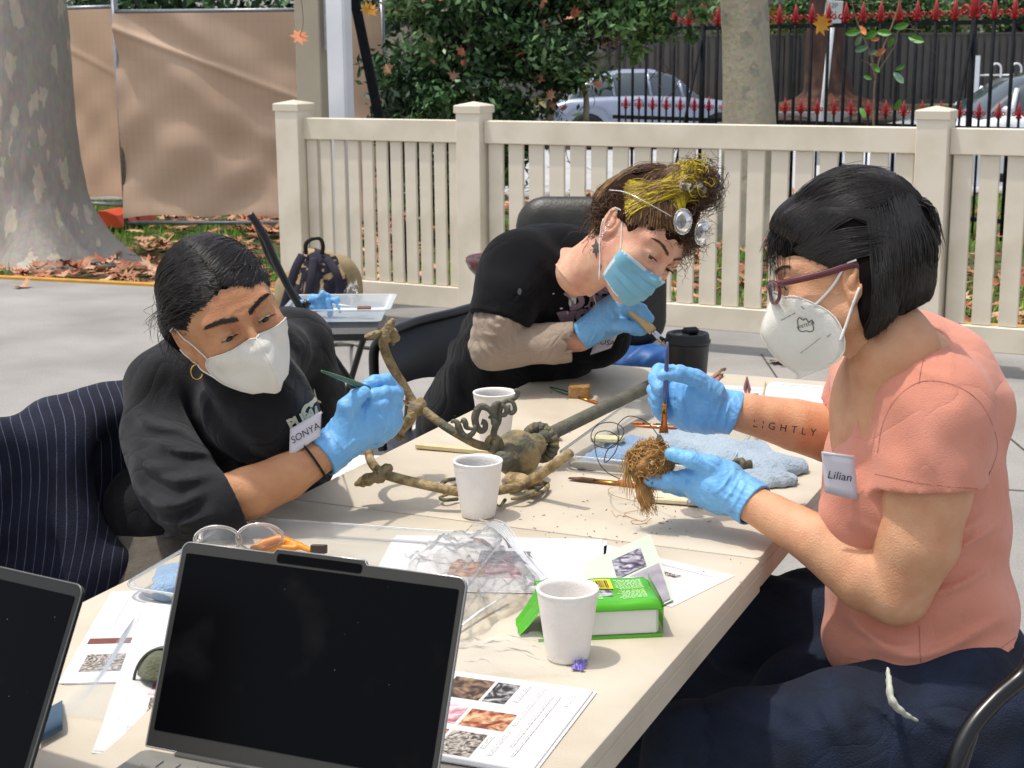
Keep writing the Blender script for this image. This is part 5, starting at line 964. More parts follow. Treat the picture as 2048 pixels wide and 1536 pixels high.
# ================================================================ CHANDELIER
M_gas = mat('dirty_brass', '#9a8660', '#5f5a48', rough=.8, scale=40, metal=.1, bump=1.0, bscale=160, detail=8, ramp=(.42, .58), blotch=('#54604f', 28, .7)); M_gas2 = mat('grey_brass', '#6d6a5a', '#5a5a50', rough=.7, scale=30, metal=.2, bump=.8, bscale=200, detail=7); M_gas3 = mat('sandy_brass', '#b09a72', '#86724e', rough=.85, scale=50, bump=1.0, bscale=170, detail=8, ramp=(.42, .58), blotch=('#5e523c', 40, .6))
ch = thing('light_fitting', 'old corroded brass light fitting with curved arms and scrolls lying on the table', 'light fitting', G(1040, 955, TZ))
def ppt(l): return [P(*q) for q in l]
rod0 = G(1092, 872, TZ+.058); rod1 = G(1340, 752, TZ+.05); rdv = nrm(rod1-rod0)
mb = MB(); mb.tube([rod0+rdv*(-.01), rod0+(rod1-rod0)*.5, rod1], [.0118, .0122, .0125], 20); mb.build('stem_tube', M_gas2, ch)
BA = axes(rdv); bc = G(1035, 907, TZ+.046)
mb = MB(); mb.lathe([(.012, -.045), (.020, -.043), (.026, -.034), (.0245, -.032), (.033, -.022), (.0385, -.006), (.0385, .006), (.033, .022), (.022, .034), (.013, .040), (.0115, .048)], bc, BA, 40); mb.build('ball', M_gas, ch)
mb = MB(); mb.lathe([(.001, -.062), (.015, -.062), (.017, -.056), (.015, -.05), (.018, -.047), (.0165, -.043), (.016, -.035)], bc, BA, 28); mb.build('socket', M_gas2, ch)
c2 = bc+rdv*.066; mb = MB(); mb.lathe([(.010, -.024), (.0155, -.018), (.0195, -.006), (.0195, .004), (.015, .014), (.011, .02)], c2, BA, 30); mb.build('small_ball', M_gas, ch)
# ribbed rosette: petals one by one
c3 = c2+rdv*.022
for k in range(18):
    a = 2*math.pi*k/18; rd_ = BA[0]*math.cos(a)+BA[1]*math.sin(a); tg = np.cross(rdv, rd_); mb = MB(); g = []
    for u in np.linspace(0, 1, 7):
        row = []
        for v in np.linspace(-1, 1, 7): rr_ = .013+.022*u; row.append(c3+rd_*rr_+tg*v*rr_*.19+rdv*(-.012*math.sin(u*2.4)+.004*(1-v*v)*(-1)+.006*u))
        g.append(row)
    g2 = [[p+rdv*.0022 for p in row] for row in g]; mb.grid(g); mb.grid(g2, flip=True)
    for e in (0, 6): mb.grid([[g[i][e] for i in range(7)], [g2[i][e] for i in range(7)]])
    mb.grid([g[6], g2[6]]); mb.build('petal', M_gas2 if k % 3 else M_gas, ch)
def arm(name, l, r_, m, n=40, sides=14, fl=None):
    q = spline(ppt(l), n); rr_ = np.interp(np.linspace(0, 1, n), np.linspace(0, 1, len(r_)), r_) if hasattr(r_, '__len__') else r_; mb = MB(); mb.tube(q, rr_, sides, flat=fl); return mb.build(name, m, ch)
arm('arm', [(1000, 893, 2.37), (975, 893, 2.36), (950, 887, 2.355), (915, 868, 2.36), (878, 844, 2.38), (850, 822, 2.40), (833, 808, 2.41)], [.0078, .0070, .0068, .0072, .007, .0068], M_gas)
arm('arm', [(833, 812, 2.41), (822, 795, 2.42), (806, 768, 2.43), (788, 740, 2.43), (774, 712, 2.43), (767, 688, 2.42), (770, 668, 2.42)], [.0066, .0068, .0075, .008, .0078, .0072], M_gas3)
arm('arm', [(1078, 962, 2.33), (1040, 972, 2.29), (990, 982, 2.25), (930, 985, 2.23), (880, 976, 2.23), (830, 965, 2.24), (790, 955, 2.25), (765, 946, 2.27), (745, 928, 2.30), (738, 906, 2.33), (745, 884, 2.36), (765, 866, 2.38), (785, 853, 2.40)], [.0072, .0072, .0075, .0078, .0072, .0066, .0064], M_gas3, 70)
arm('arm', [(1050, 968, 2.30), (1075, 953, 2.285), (1105, 932, 2.26), (1140, 906, 2.235)], [.0085, .0082, .0078, .0076], M_gas3)
arm('loop', [(1004, 902, 2.36), (1000, 885, 2.36), (992, 876, 2.36), (980, 876, 2.36), (975, 886, 2.36), (980, 898, 2.36)], [.006, .0055, .005, .0055], M_gas, 20, 10)
arm('lug', [(985, 905, 2.36), (992, 890, 2.36), (990, 878, 2.36)], [.010, .009, .007], M_gas, 10, 12)
arm('lug', [(1020, 958, 2.33), (1042, 962, 2.31), (1058, 968, 2.30)], [.012, .013, .010], M_gas3, 10, 12)
for nm, c_, rr_ in (('clamp', (833, 816, 2.405), .0135), ('clamp', (767, 946, 2.265), .012)):
    s = SDF(P(*c_)-.03, P(*c_)+.03, .0016); s.ell(P(*c_), (rr_, rr_, rr_*.95), k=0); s.cap(P(c_[0]-8, c_[1]+10, c_[2]), P(c_[0]+8, c_[1]-9, c_[2]), rr_*.72, rr_*.72, k=.003); s.disp(lambda X: .0009*wob(X, 220, 3, 2), .01); s.mesh(nm, M_gas3, ch)
def knotty(nm, l, rs, seed, m=None):
    q = ppt(l); lo = np.min(q, 0)-.025; hi = np.max(q, 0)+.025; s = SDF(lo, hi, .0015); s.chain(q, rs, .002); s.disp(lambda X: .0016*wob(X, 190, seed, 2)+.0012*np.abs(wob(X, 330, seed+3, 1)), .012); return s.mesh(nm, m or M_gas3, ch)
knotty('candle_socket', [(828, 826, 2.40), (822, 838, 2.40), (812, 850, 2.40), (802, 862, 2.41), (795, 874, 2.42)], [.0085, .0078, .0085, .007, .003], 1)
knotty('candle_socket', [(758, 951, 2.265), (748, 956, 2.26), (735, 960, 2.26), (725, 964, 2.26), (714, 968, 2.26)], [.0085, .0085, .010, .008, .004], 2)
knotty('knuckle', [(778, 848, 2.41), (788, 846, 2.41), (801, 838, 2.42)], [.009, .0085, .007], 3); knotty('hook', [(782, 852, 2.41), (790, 868, 2.41), (800, 878, 2.41), (809, 876, 2.41)], [.006, .0065, .005, .0035], 4, M_gas)
knotty('knuckle', [(769, 672, 2.42), (772, 662, 2.42)], [.0095, .009], 5); knotty('tap', [(768, 662, 2.42), (752, 668, 2.41), (740, 674, 2.40), (736, 673, 2.40)], [.006, .0065, .007, .006], 6, M_gas); knotty('tap', [(773, 662, 2.42), (779, 652, 2.42), (785, 643, 2.42)], [.0085, .0085, .005], 7)
knotty('wing', [(784, 665, 2.43), (790, 676, 2.43), (785, 688, 2.43)], [.009, .008, .004], 8)
mb = MB(); q = [P(770, 676, 2.42)+np.array([.0085*math.cos(a), .0085*math.sin(a), -.002*k-.001]) for k in range(3) for a in np.linspace(0, 6, 14)]; mb.tube(q, .0016, 6); mb.build('twine', mat('twine', '#9a8058', rough=1), ch)
def sc(l, Y, r_, m=None, n=26, dy=0.0): return arm('scroll', [(x, y, Y+dy*i) for i, (x, y) in enumerate(l)], [q*1.3 for q in r_], m or M_gas2, n, 8, ((0, 1, .2), 1.0))
Y_ = 2.36
sc([(986, 880), (989, 858), (997, 842), (999, 824), (1005, 807), (1016, 801), (1030, 796), (1036, 787), (1033, 781), (1029, 783)], Y_, [.0042, .004, .0032, .003, .003, .0025])
sc([(1016, 801), (1026, 805), (1030, 819), (1024, 826), (1017, 823), (1016, 816), (1021, 815)], Y_-.003, [.0022, .003, .0028, .0032])
sc([(1004, 809), (1013, 818), (1010, 829), (1003, 830), (998, 826)], Y_-.003, [.0028, .003, .002])
sc([(992, 850), (989, 836), (988, 819), (993, 808), (1000, 803)], Y_-.004, [.003, .0045, .005, .0015])
sc([(990, 836), (978, 819), (964, 813), (955, 820), (950, 836), (953, 852), (962, 862), (970, 857), (970, 846), (963, 843)], Y_-.006, [.003, .0045, .005, .004, .0035, .004], n=34)
sc([(952, 850), (946, 866), (934, 873), (924, 867), (918, 856), (914, 845), (906, 842), (903, 846)], Y_-.01, [.003, .0035, .004, .0045, .003, .0015])
sc([(945, 858), (933, 855), (931, 847), (927, 840), (922, 845)], Y_-.01, [.002, .0035, .004, .0015]); sc([(992, 860), (990, 846), (984, 834), (977, 836)], Y_-.006, [.003, .005, .003, .0015])
def scf(l, r_, z=TZ+.012, m=None): q = [G(x, y, z+.004*math.sin(i)) for i, (x, y) in enumerate(l)]; mb = MB(); mb.tube(spline(q, 28), np.interp(np.linspace(0, 1, 28), np.linspace(0, 1, len(r_)), r_), 8); return mb.build('scroll', m or M_gas, ch)
scf([(1020, 985), (1042, 977), (1063, 970), (1083, 967), (1095, 970), (1092, 979), (1080, 986), (1061, 988), (1050, 984)], [.0045, .004, .004, .003, .0035]); scf([(1022, 998), (1042, 994), (1060, 988), (1075, 978), (1084, 972)], [.002, .0045, .003])
scf([(1046, 968), (1066, 963), (1084, 963), (1098, 966)], [.002, .004, .003, .001]); scf([(1055, 980), (1066, 976), (1078, 975)], [.001, .003, .001]); scf([(910, 958), (893, 961), (884, 968), (890, 975), (905, 974), (918, 968)], [.003, .004, .004, .003])
scf([(915, 998), (890, 1000), (880, 995), (895, 990)], [.003, .003, .0015], TZ+.006); scf([(1010, 1000), (1000, 1012), (990, 1006)], [.003, .002, .001], TZ+.006)
# ================================================================ ROOT BALL WITH WIRE
M_root = mat('root_fibre', '#a57c4c', '#7f5832', rough=1, scale=60); M_root2 = mat('root_light', '#c8a064', '#ad8448', rough=1, scale=60)
rt_ = thing('root_ball', 'matted brown fibrous root ball held in the lower blue glove', 'root ball', P(1300, 925, 2.13)); rc = P(1303, 922, 2.13)
s = SDF(P(1303, 960, 2.13)-[.06, .05, .09], P(1303, 900, 2.13)+[.06, .05, .06], .0022); s.ell(rc, (.029, .024, .027), k=0); s.ell(rc+[.012, 0, -.008], (.020, .02, .014), k=.01); s.chain([rc+[-.012, 0, -.012], P(1282, 975, 2.12), P(1292, 995, 2.12), P(1300, 1005, 2.12)], [.010, .007, .011, .004], .006); s.disp(lambda X: .0028*wob(X, 160, 5, 3), .02); s.mesh('core', M_root, rt_)
r = np.random.default_rng(15); Sx = []
for k in range(620):
    p = nrm(r.normal(size=3))*[.030, .025, .028]+rc; d = nrm(np.cross(p-rc, r.normal(size=3))); L_ = r.uniform(.012, .032); c_ = r.normal(0, .45, 3); pts = [p]
    for i in range(7): d = nrm(d+c_*.35+np.cross(nrm(pts[-1]-rc), d)*.5*r.uniform(-1, 1)+[0, 0, -.06]); q = pts[-1]+d*L_/7; v_ = q-rc; v_[2] *= 1.05; q = rc+nrm(v_)*min(np.linalg.norm(v_), r.uniform(.029, .038)) if np.linalg.norm(v_) > .034 else q; pts.append(q)
    Sx.append(pts)
strands(Sx[:400], .0008, .0005, 'fibres', M_root2, rt_, kind='stuff'); strands(Sx[400:], .0009, .0005, 'fibres', M_root, rt_, kind='stuff'); Sx = []
for k in range(150):
    a = rc+[-.018+r.normal(0, .008), r.normal(0, .008), -.012+r.normal(0, .006)]; m_ = P(1285+r.normal(0, 7), 975, 2.12); e = P(1297+r.normal(0, 9), 1008+r.uniform(-20, 26), 2.12+r.normal(0, .008)); Sx.append(spline([a, m_+r.normal(0, .003, 3), (m_+e)/2+r.normal(0, .004, 3), e], 9))
for k in range(60):
    a = rc+[-.022, 0, r.uniform(-.01, .015)]; e = a+[-.012+r.normal(0, .008), r.normal(0, .01), -.02-r.uniform(0, .03)]; Sx.append(spline([a, a+[-.012, 0, .002], (a+e)/2+[-.006, 0, 0], e], 9))
strands(Sx, .0007, .0003, 'hanging_fibres', M_root2, rt_, kind='stuff')
Sx = [spline([G(1300, 1032, TZ+.004), G(1285, 1042, TZ+.001), G(1262, 1035, TZ+.001), G(1250, 1026, TZ+.001), G(1300, 1012, TZ+.001), G(1225, 990, TZ+.001), G(1222, 975, TZ+.001), G(1270, 968, TZ+.003)], 40), spline([G(1303, 1036, TZ+.004), G(1290, 1046, TZ+.001), G(1270, 1048, TZ+.001), G(1262, 1042, TZ+.001), G(1275, 1040, TZ+.001), G(1240, 1030, TZ+.001), G(1232, 1034, TZ+.001), G(1222, 1020, TZ+.001)], 40)]
strands(Sx, .0005, .0003, 'trailing_fibre', M_root2, rt_); mb = MB(); mb.lathe([(.001, 0), (.0032, 0), (.0032, .0012), (.001, .0014)], rc+[-.001, -.026, .004], axes((.1, -1, .2)), 12); mb.build('pale_stud', mat('pale_stud', '#cfc6a4', rough=.5), rt_)
mb = MB(); mb.tube([P(1318, 872, 2.14), P(1322, 884, 2.13), P(1320, 895, 2.13)], [.0035, .005, .006], 10); mb.build('stub', mat('dark_stub', '#4c3e32', rough=.8), rt_); s = SDF(P(1350, 920, 2.12)-.025, P(1350, 920, 2.12)+.025, .0016); s.chain([P(1336, 925, 2.12), P(1350, 920, 2.115), P(1362, 922, 2.11)], [.008, .007, .006], .004); s.disp(lambda X: .0018*wob(X, 200, 4, 2), .01); s.mesh('stone_lump', mat('green_stone', '#7a7658', '#5c5844', rough=.9, scale=120), rt_)
wire = [(1317, 872, 2.15), (1300, 850, 2.17), (1278, 836, 2.2), (1255, 833, 2.23), (1236, 850, 2.27), (1238, 875, 2.28), (1230, 905, 2.27), (1210, 925, 2.26), (1215, 900, 2.26), (1240, 880, 2.26), (1247, 858, 2.27), (1225, 845, 2.3), (1195, 850, 2.33), (1182, 872, 2.32), (1195, 892, 2.29), (1225, 895, 2.28), (1236, 875, 2.29), (1215, 862, 2.31), (1192, 868, 2.32), (1190, 895, 2.29), (1198, 925, 2.25), (1215, 945, 2.22), (1240, 958, 2.21)]
mb = MB(); mb.tube(spline(ppt(wire), 150), .0008, 6); setp(mb.build('wire', mat('black_wire', '#1c1d20', rough=.4)), 'thin black wire looping from the root ball over the tray', 'wire')
# ================================================================ CHAIRS AND THINGS ON THE FLOOR
M_seat = mat('black_vinyl', '#15171c', '#1a1c22', rough=.35, scale=40, bump=.1, bscale=200, spec=.6); M_navy = mat('dark_back_panel', '#14171e', '#181c25', rough=.45, scale=6, spec=.5)
def tubes(parent, name, lists, r_, m=M_black, n=24, sides=12):
    for l in lists: mb = MB(); mb.tube(spline(l, n), r_, sides); mb.build(name, m, parent)
# empty folding chair seen from the side
fc = thing('folding_chair', 'empty black folding chair carrying a clear tray in front of the backpack', 'chair', G(640, 760, 0)); Yc = 5.3; sh = np.array([.10, .42, .03]); near = ppt([(500, 428, Yc), (512, 445, Yc), (532, 478, Yc), (552, 525, Yc), (590, 598, Yc), (650, 690, Yc), (705, 770, Yc), (735, 815, Yc)]); far = [p+sh*[.3, .8, 1] for p in near[2:]]
tubes(fc, 'frame', [near], .0135); tubes(fc, 'frame', [ppt([(513, 448, 5.5), (537, 512, 5.5), (570, 562, 5.48), (598, 600, 5.46), (640, 660, 5.44)])], .011); tubes(fc, 'brace', [ppt([(616, 603, 5.32), (606, 616, 5.32), (594, 630, 5.32)])], .014, n=6); tubes(fc, 'leg', [ppt([(640, 610, Yc+.1), (590, 660, Yc), (540, 740, Yc), (500, 810, Yc)])], .012); tubes(fc, 'leg', [ppt([(735, 655, Yc+.3), (720, 700, Yc+.3), (690, 800, Yc+.3)])], .012)
a, b, c_, d_ = ppt([(509, 440, Yc-.01), (556, 512, Yc+.0), (536, 511, Yc+.2), (512, 450, Yc+.2)]); mb = MB(); mb.grid([[a+(b-a)*u+(d_-a)*v+[.004*math.sin(v*3), 0, 0] for v in np.linspace(0, 1, 5)] for u in np.linspace(0, 1, 5)]); mb.build('backrest', mat('grey_back_panel', '#77787c', rough=.4), fc)
sc_ = G(655, 655, .455); mb = MB(); mb.box(P(668, 652, 5.35), (.36, .38, .045), axes((0, 0, 1), (1, .05, 0)), .018); mb.build('seat', M_seat, fc)
def tray2(lab, c, w_, d_, h, z):
    t_ = thing('plastic_tray', lab, 'tray', (c[0], c[1], z)); V = []; prof = [(-.02, z), (0, z+.003), (.02, z+h), (.035, z+h), (.035, z+h-.006)]; n = 0
    for off, zz in prof:
        ol = rrect(c[0]-w_/2-off, c[0]+w_/2+off, c[1]-d_/2-off, c[1]+d_/2+off, (.03,)*4, 5); n = len(ol); V += [(x, y, zz) for x, y in ol]
    mb = MB(); mb.add(V, [(i*n+j, i*n+(j+1) % n, (i+1)*n+(j+1) % n, (i+1)*n+j) for i in range(len(prof)-1) for j in range(n)]+[tuple(range(n))[::-1]], True); mb.build('shell', M_tray2, t_, sharp=50); return t_
M_tray2 = film_mat('milky_plastic', '#f0f4f6', .3, .15, .45, '#dfe6ec'); zt = P(668, 640, 5.35)[2]; ct = P(678, 625, 5.35)
tray2('clear tray full of gloves and brushes on the empty folding chair', (ct[0], 5.42), .31, .30, .05, zt+.004)
M_glove = mat('blue_nitrile', '#78b4e4', '#6daadf', rough=.42, scale=40, bump=.35, bscale=160, spec=.4, fold=(26, .35, .006, 1.6))
cloth('crumpled blue nitrile gloves lying in the tray on the empty chair', [(P(632, 612, 5.4), (.04, .03, .025)), (P(655, 600, 5.4), (.03, .03, .03)), (P(668, 612, 5.4), (.02, .02, .035)), (P(605, 608, 5.4), (.02, .02, .02))], M_glove, seed=12, name='used_gloves', cat='gloves') if False else None
s = SDF(P(640, 620, 5.4)-[.14, .1, .07], P(640, 590, 5.4)+[.14, .1, .06], .004)
for (x, y, rx) in ((612, 606, .018), (632, 598, .026), (652, 596, .026), (670, 602, .02), (645, 612, .025), (625, 615, .022)): s.ell(P(x, y, 5.38), (rx, rx*.8, rx*.75), k=.008)
for l in ([(668, 600), (676, 612), (680, 624)], [(655, 600), (662, 618), (660, 630)], [(610, 606), (598, 606), (592, 600)], [(640, 594), (646, 588), (654, 590)]): s.chain([P(x, y, 5.36) for x, y in l], [.012, .011, .008], .006)
s.disp(lambda X: .003*wob(X, 60, 3, 2), .02); setp(s.mesh('used_gloves', M_glove), 'crumpled blue gloves lying in the tray on the empty chair', 'gloves')
mb = MB(); mb.box(P(728, 617, 5.35), (.05, .02, .016), bev=.004); setp(mb.build('wooden_block', mat('brown_wood', '#7a5236', rough=.7)), 'small brown wooden block in the tray on the empty chair', 'block')
mb = MB(); mb.tube(ppt([(665, 608, 5.36), (710, 614, 5.36)]), [.009, .005], 8, flat=((0, 0, 1), .5)); setp(mb.build('white_spatula', M_white), 'white plastic spatula lying in the tray on the empty chair', 'spatula')
mb = MB(); mb.grid(crumple(P(685, 600, 5.4), P(712, 570, 5.45), P(722, 605, 5.4), P(700, 612, 5.36), 12, .02, .02, 8)); setp(mb.build('plastic_wrap', M_film), 'crumpled clear wrap standing in the tray on the empty chair', 'wrap')
mb = MB(); mb.tube(spline([G(665, 690, .3), G(700, 690, .02), G(730, 695, .01), G(800, 700, .01), G(1000, 720, .01)], 20), .008, 8); setp(mb.build('cable', mat('olive_cable', '#3c3c34', rough=.6)), 'dark olive cable running over the floor from the empty chair', 'cable')
# Rosa's folding chair: dark curved back panel
rc_ = thing('folding_chair', 'black folding chair whose dark back panel shows between the two seated women', 'chair', G(860, 800, .0)); Yc = 3.62
fr = ppt([(765, 900, Yc), (752, 800, Yc), (748, 740, Yc), (748, 705, Yc), (755, 686, Yc), (775, 668, Yc), (830, 645, Yc+.1), (900, 628, Yc+.2), (960, 615, Yc+.3), (1010, 640, Yc+.33), (1020, 750, Yc+.3), (1024, 900, Yc+.3)])
tubes(rc_, 'frame', [fr], .0125, n=60)
tp = spline(ppt([(764, 690, Yc-.01), (800, 668, Yc+.05), (870, 642, Yc+.15), (960, 624, Yc+.29)]), 20); bt = spline(ppt([(790, 776, Yc-.02), (830, 762, Yc+.05), (880, 758, Yc+.14), (975, 770, Yc+.29)]), 20)
mb = MB(); g = [[tp[i]*(1-v)+bt[i]*v+np.array([.02*math.sin(math.pi*v), .02*math.sin(math.pi*i/19), 0]) for v in np.linspace(0, 1, 8)] for i in range(20)]; mb.grid(g); mb.grid([[p+[0, .012, 0] for p in row] for row in g], flip=True); mb.grid([[row[0] for row in g], [row[0]+[0, .012, 0] for row in g]]); mb.grid([[row[-1] for row in g], [row[-1]+[0, .012, 0] for row in g]]); mb.build('backrest', M_navy, rc_)
mb = MB(); mb.box(P(935, 850, 3.75)*[1, 1, 0]+[0, 0, .44], (.40, .40, .03), axes((0, 0, 1), (.94, .34, 0)), .012); mb.build('seat', M_seat, rc_)
tubes(rc_, 'leg', [ppt([(820, 790, 3.95), (812, 900, 3.9)])+[]], .012); 
mb = MB(); mb.tube([P(1242, 650, 4.35), P(1252, 722, 4.35), P(1256, 800, 4.35)], .014, 10); mb.build('leg', M_black, rc_)
# big padded office chair back
of = thing('office_chair', 'black padded office chair back behind the woman with yellow hair', 'chair', P(1130, 500, 4.3)*[1, 1, 0]); s = SDF(P(1030, 600, 4.3)-[.06, .3, .15], P(1330, 380, 4.3)+[.08, .3, .06], .008); A = axes(nrm([-.1, -1, .12]), (1, -.1, 0))
cb = P(1182, 545, 4.3); s.chain([cb+A[0]*sx*.13+A[1]*sy*.13 for sx, sy in ((-1, -1), (1, -1), (1, 1), (-1, 1), (-1, -1))], [.085]*5, 0, sq=(A[2], .5)); s.box(cb, (.19, .19, .040), A, .038, .02); s.mesh('backrest', mat('worn_black_leather', '#23221e', '#2b2a25', rough=.42, scale=20, bump=.25, bscale=120), of)
mb = MB(); mb.tube([cb+[0, .05, -.2], cb+[0, .08, -.55], cb+[0, -.1, -.62]], .03, 10); mb.build('bracket', M_black, of); mb = MB(); mb.box((cb[0], cb[1]-.25, .48), (.48, .46, .09), bev=.035); mb.build('seat', M_seat, of); mb = MB(); mb.tube([(cb[0], cb[1]-.2, .44), (cb[0], cb[1]-.2, .1)], .03, 12); mb.build('gas_lift', M_black, of)
for k in range(5):
    a = k*1.2566; mb = MB(); mb.tube([(cb[0], cb[1]-.2, .12), (cb[0]+.28*math.cos(a), cb[1]-.2+.28*math.sin(a), .07)], [.025, .018], 8); ft = mb.build('foot_arm', M_black, of); mb = MB(); mb.lathe([(.001, -.012), (.03, -.012), (.03, .012), (.001, .012)], (cb[0]+.28*math.cos(a), cb[1]-.2+.28*math.sin(a), .03), axes((-math.sin(a), math.cos(a), 0)), 14); mb.build('castor', M_black, ft)
# turned red wooden bowl on a stand
M_rw = mat('red_brown_wood', '#5c2420', '#3f1a16', rough=.35, scale=8, stretch=(1, 1, 4), coat=.4); M_rw2 = mat('brown_turned_wood', '#59402a', '#3c2a1c', rough=.55, scale=10, bump=.3)
bw = P(1003, 500, 5.0); ub = thing('wooden_urn', 'turned red brown wooden bowl on a round stand behind the black shirted woman', 'bowl', (bw[0], bw[1], 0))
mb = MB(); mb.lathe([(.001, .70), (.06, .705), (.09, .735), (.098, .742), (.104, .738), (.112, .745), (.118, .741), (.119, .730), (.108, .705), (.085, .68), (.05, .66), (.03, .65)][::-1], (bw[0], bw[1], .025), None, 48); mb.build('bowl', M_rw, ub)
mb = MB(); mb.lathe([(.001, 0), (.15, 0), (.155, .03), (.14, .3), (.13, .42), (.12, .5), (.10, .545), (.075, .56), (.085, .6), (.09, .63), (.07, .655), (.03, .67)], (bw[0], bw[1], 0.01), None, 40); mb.build('stand', M_rw2, ub)
# backpack leaning at the fence
bp = thing('backpack', 'navy and tan patterned backpack leaning against the picket fence', 'backpack', G(640, 640, 0)); M_bp = ramp_mat('patterned_canvas', ['#1d1a2a', '#25222f', '#22202e', '#b59f78', '#a8926c'], 5.5, 2.2, .85); M_tan = mat('tan_canvas', '#9a8a68', '#8a7a5c', rough=.9, scale=20, bump=.4); bc_ = P(635, 575, 7.75)
for q in [q for q in M_bp.node_tree.nodes if q.type == 'VALTORGB']:
    for e_, pz in zip(q.color_ramp.elements, (.30, .45, .52, .54, .8)): e_.position = pz
s = SDF(bc_-[.25, .25, .32], bc_+[.28, .2, .3], .008); s.ell(bc_+[.0, 0, 0], (.155, .10, .21), k=0); s.ell(bc_+[0, 0, -.09], (.17, .11, .14), k=.05); s.disp(lambda X: .008*wob(X, 18, 2, 2), .04); s.mesh('bag_body', M_bp, bp)
s = SDF(bc_-[.35, .25, .34], bc_+[.35, .2, .3], .008); s.ell(bc_+[.10, .05, -.04], (.13, .09, .20), k=0); s.ell(bc_+[-.13, .05, -.09], (.10, .09, .18), k=.03); s.disp(lambda X: .006*wob(X, 14, 6, 2), .03); s.mesh('bag_back', M_tan, bp)
mb = MB(); mb.tube(spline(ppt([(612, 508, 7.7), (612, 488, 7.68), (625, 478, 7.66), (640, 478, 7.66), (646, 492, 7.68), (644, 508, 7.7)]), 24), .011, 8, flat=((0, 1, 0), .5)); mb.build('handle', M_black, bp)
for l in (([(605, 510, 7.66), (590, 540, 7.62), (575, 590, 7.6), (560, 640, 7.6)]), ([(652, 515, 7.66), (672, 545, 7.6), (680, 580, 7.6), (668, 620, 7.6), (655, 640, 7.6)]), ([(628, 515, 7.6), (622, 560, 7.55), (612, 610, 7.55), (600, 645, 7.55)])): mb = MB(); mb.tube(spline(ppt(l), 24), .022, 8, flat=((0, 1, 0), .3)); mb.build('strap', mat('navy_webbing', '#23212f', rough=.8) if 'navy_webbing' not in bpy.data.materials else bpy.data.materials['navy_webbing'], bp)
# paper lying behind Sonya's hand and blue sheet at the far end
for (x, y, lab, an, m_) in ((868, 838, 'white document page on the floor beside the black shirted woman', .15, 0), (690, 935, 'white page seen under the raised blue glove', .1, 1)):
    c = G(x, y, .32); quadsheet(lab, c+[-.06, -.12, 0], c+[.1, -.14, 0], c+[-.04, .1, 0], [], [(.03, .03, .12, .01), (.03, .08, .10, .03)], 1, wh=(.19, .26), z0=.32, seed=int(x))
    stool = thing('low_stool', 'low grey stool carrying the %s white page' % ('left' if m_ else 'right'), 'stool', (c[0], c[1], 0)); mb = MB(); mb.box((c[0]+.02, c[1]+.0, .30), (.17, .24, .025), bev=.01); mb.build('seat', M_conc, stool)
    for sx in (-1, 1):
        for sy in (-1, 1): mb = MB(); mb.tube([(c[0]+.02+sx*.07, c[1]+sy*.1, .29), (c[0]+.02+sx*.08, c[1]+sy*.12, 0)], .012, 8); mb.build('leg', M_conc, stool)
s = SDF(P(1290, 715, 4.2)-[.16, .12, .08], P(1290, 715, 4.2)+[.16, .12, .06], .006); s.ell(P(1300, 712, 4.2), (.10, .06, .03), k=0); s.ell(P(1265, 722, 4.2), (.07, .06, .02), k=.03); s.disp(lambda X: .006*wob(X, 40, 2, 2), .03); setp(s.mesh('blue_bag', mat('blue_plastic_bag', '#2a5a96', '#234c82', rough=.5, scale=12)), 'crumpled blue bag beyond the far end of the table', 'bag')
cr = thing('crate', 'low grey crate supporting the crumpled blue bag', 'crate', P(1290, 730, 4.2)*[1, 1, 0]); mb = MB(); zc_ = P(1290, 728, 4.2)[2]; mb.box((*P(1290, 730, 4.2)[:2], zc_/2-.01), (.34, .26, zc_-.02), bev=.01); mb.build('crate_body', M_conc, cr)
# ================================================================ PEOPLE
def skin_mat(name, c1, c2, blush):
    m = mat(name, c1, c2, rough=.50, scale=22, bump=.35, bscale=380, sss=.12, spec=.4, detail=6, blotch=blush); return m
M_skS = skin_mat('skin_olive', '#c8956c', '#bd8860', ('#b06a50', 34, .5)); M_skR = skin_mat('skin_fair', '#ddb093', '#d49c82', ('#cc7a66', 34, .55)); M_skL = skin_mat('skin_tan', '#d6a480', '#cd9873', ('#c07a5a', 30, .45))
M_capk = mat('hair_base_black', '#120e0c', '#0d0a09', rough=.95, spec=.1); M_capb = mat('hair_base_brown', '#33231a', '#2a1c14', rough=.95, spec=.1)
M_hairk = mat('hair_black', '#17120f', '#221a15', rough=.33, scale=60, spec=.7); M_hairb = mat('hair_brown', '#4a3222', '#5f432c', rough=.4, scale=40, spec=.5); M_hairy = mat('hair_yellow', '#e0c81c', '#c0ae26', rough=.45, scale=40); M_hairbl = mat('hair_dark_blonde', '#7a5c38', '#9a7a48', rough=.42, scale=40)
M_eyew = mat('eye_white', '#d8d2ca', rough=.15, spec=.6); M_iris = mat('iris_brown', '#1f130c', rough=.1, spec=.8); M_lash = mat('lash', '#120d0a', rough=.6); M_lip = None
M_mask = mat('white_mask', '#e4dfd6', '#dcd6cc', rough=.8, scale=12, bump=.25, bscale=500, sss=.1); M_strap = mat('white_elastic', '#e6e3de', rough=.8)
M_bkfab = mat('black_sweatshirt', '#1a1a1c', '#232326', rough=.9, scale=9, bump=.5, bscale=500, spec=.2, sheen=.12, fold=(7, .45, .02)); M_bktee = mat('black_tee', '#101012', '#17171a', rough=.95, scale=7, bump=.4, bscale=450, spec=.12, sheen=.06, fold=(7, .4, .02))
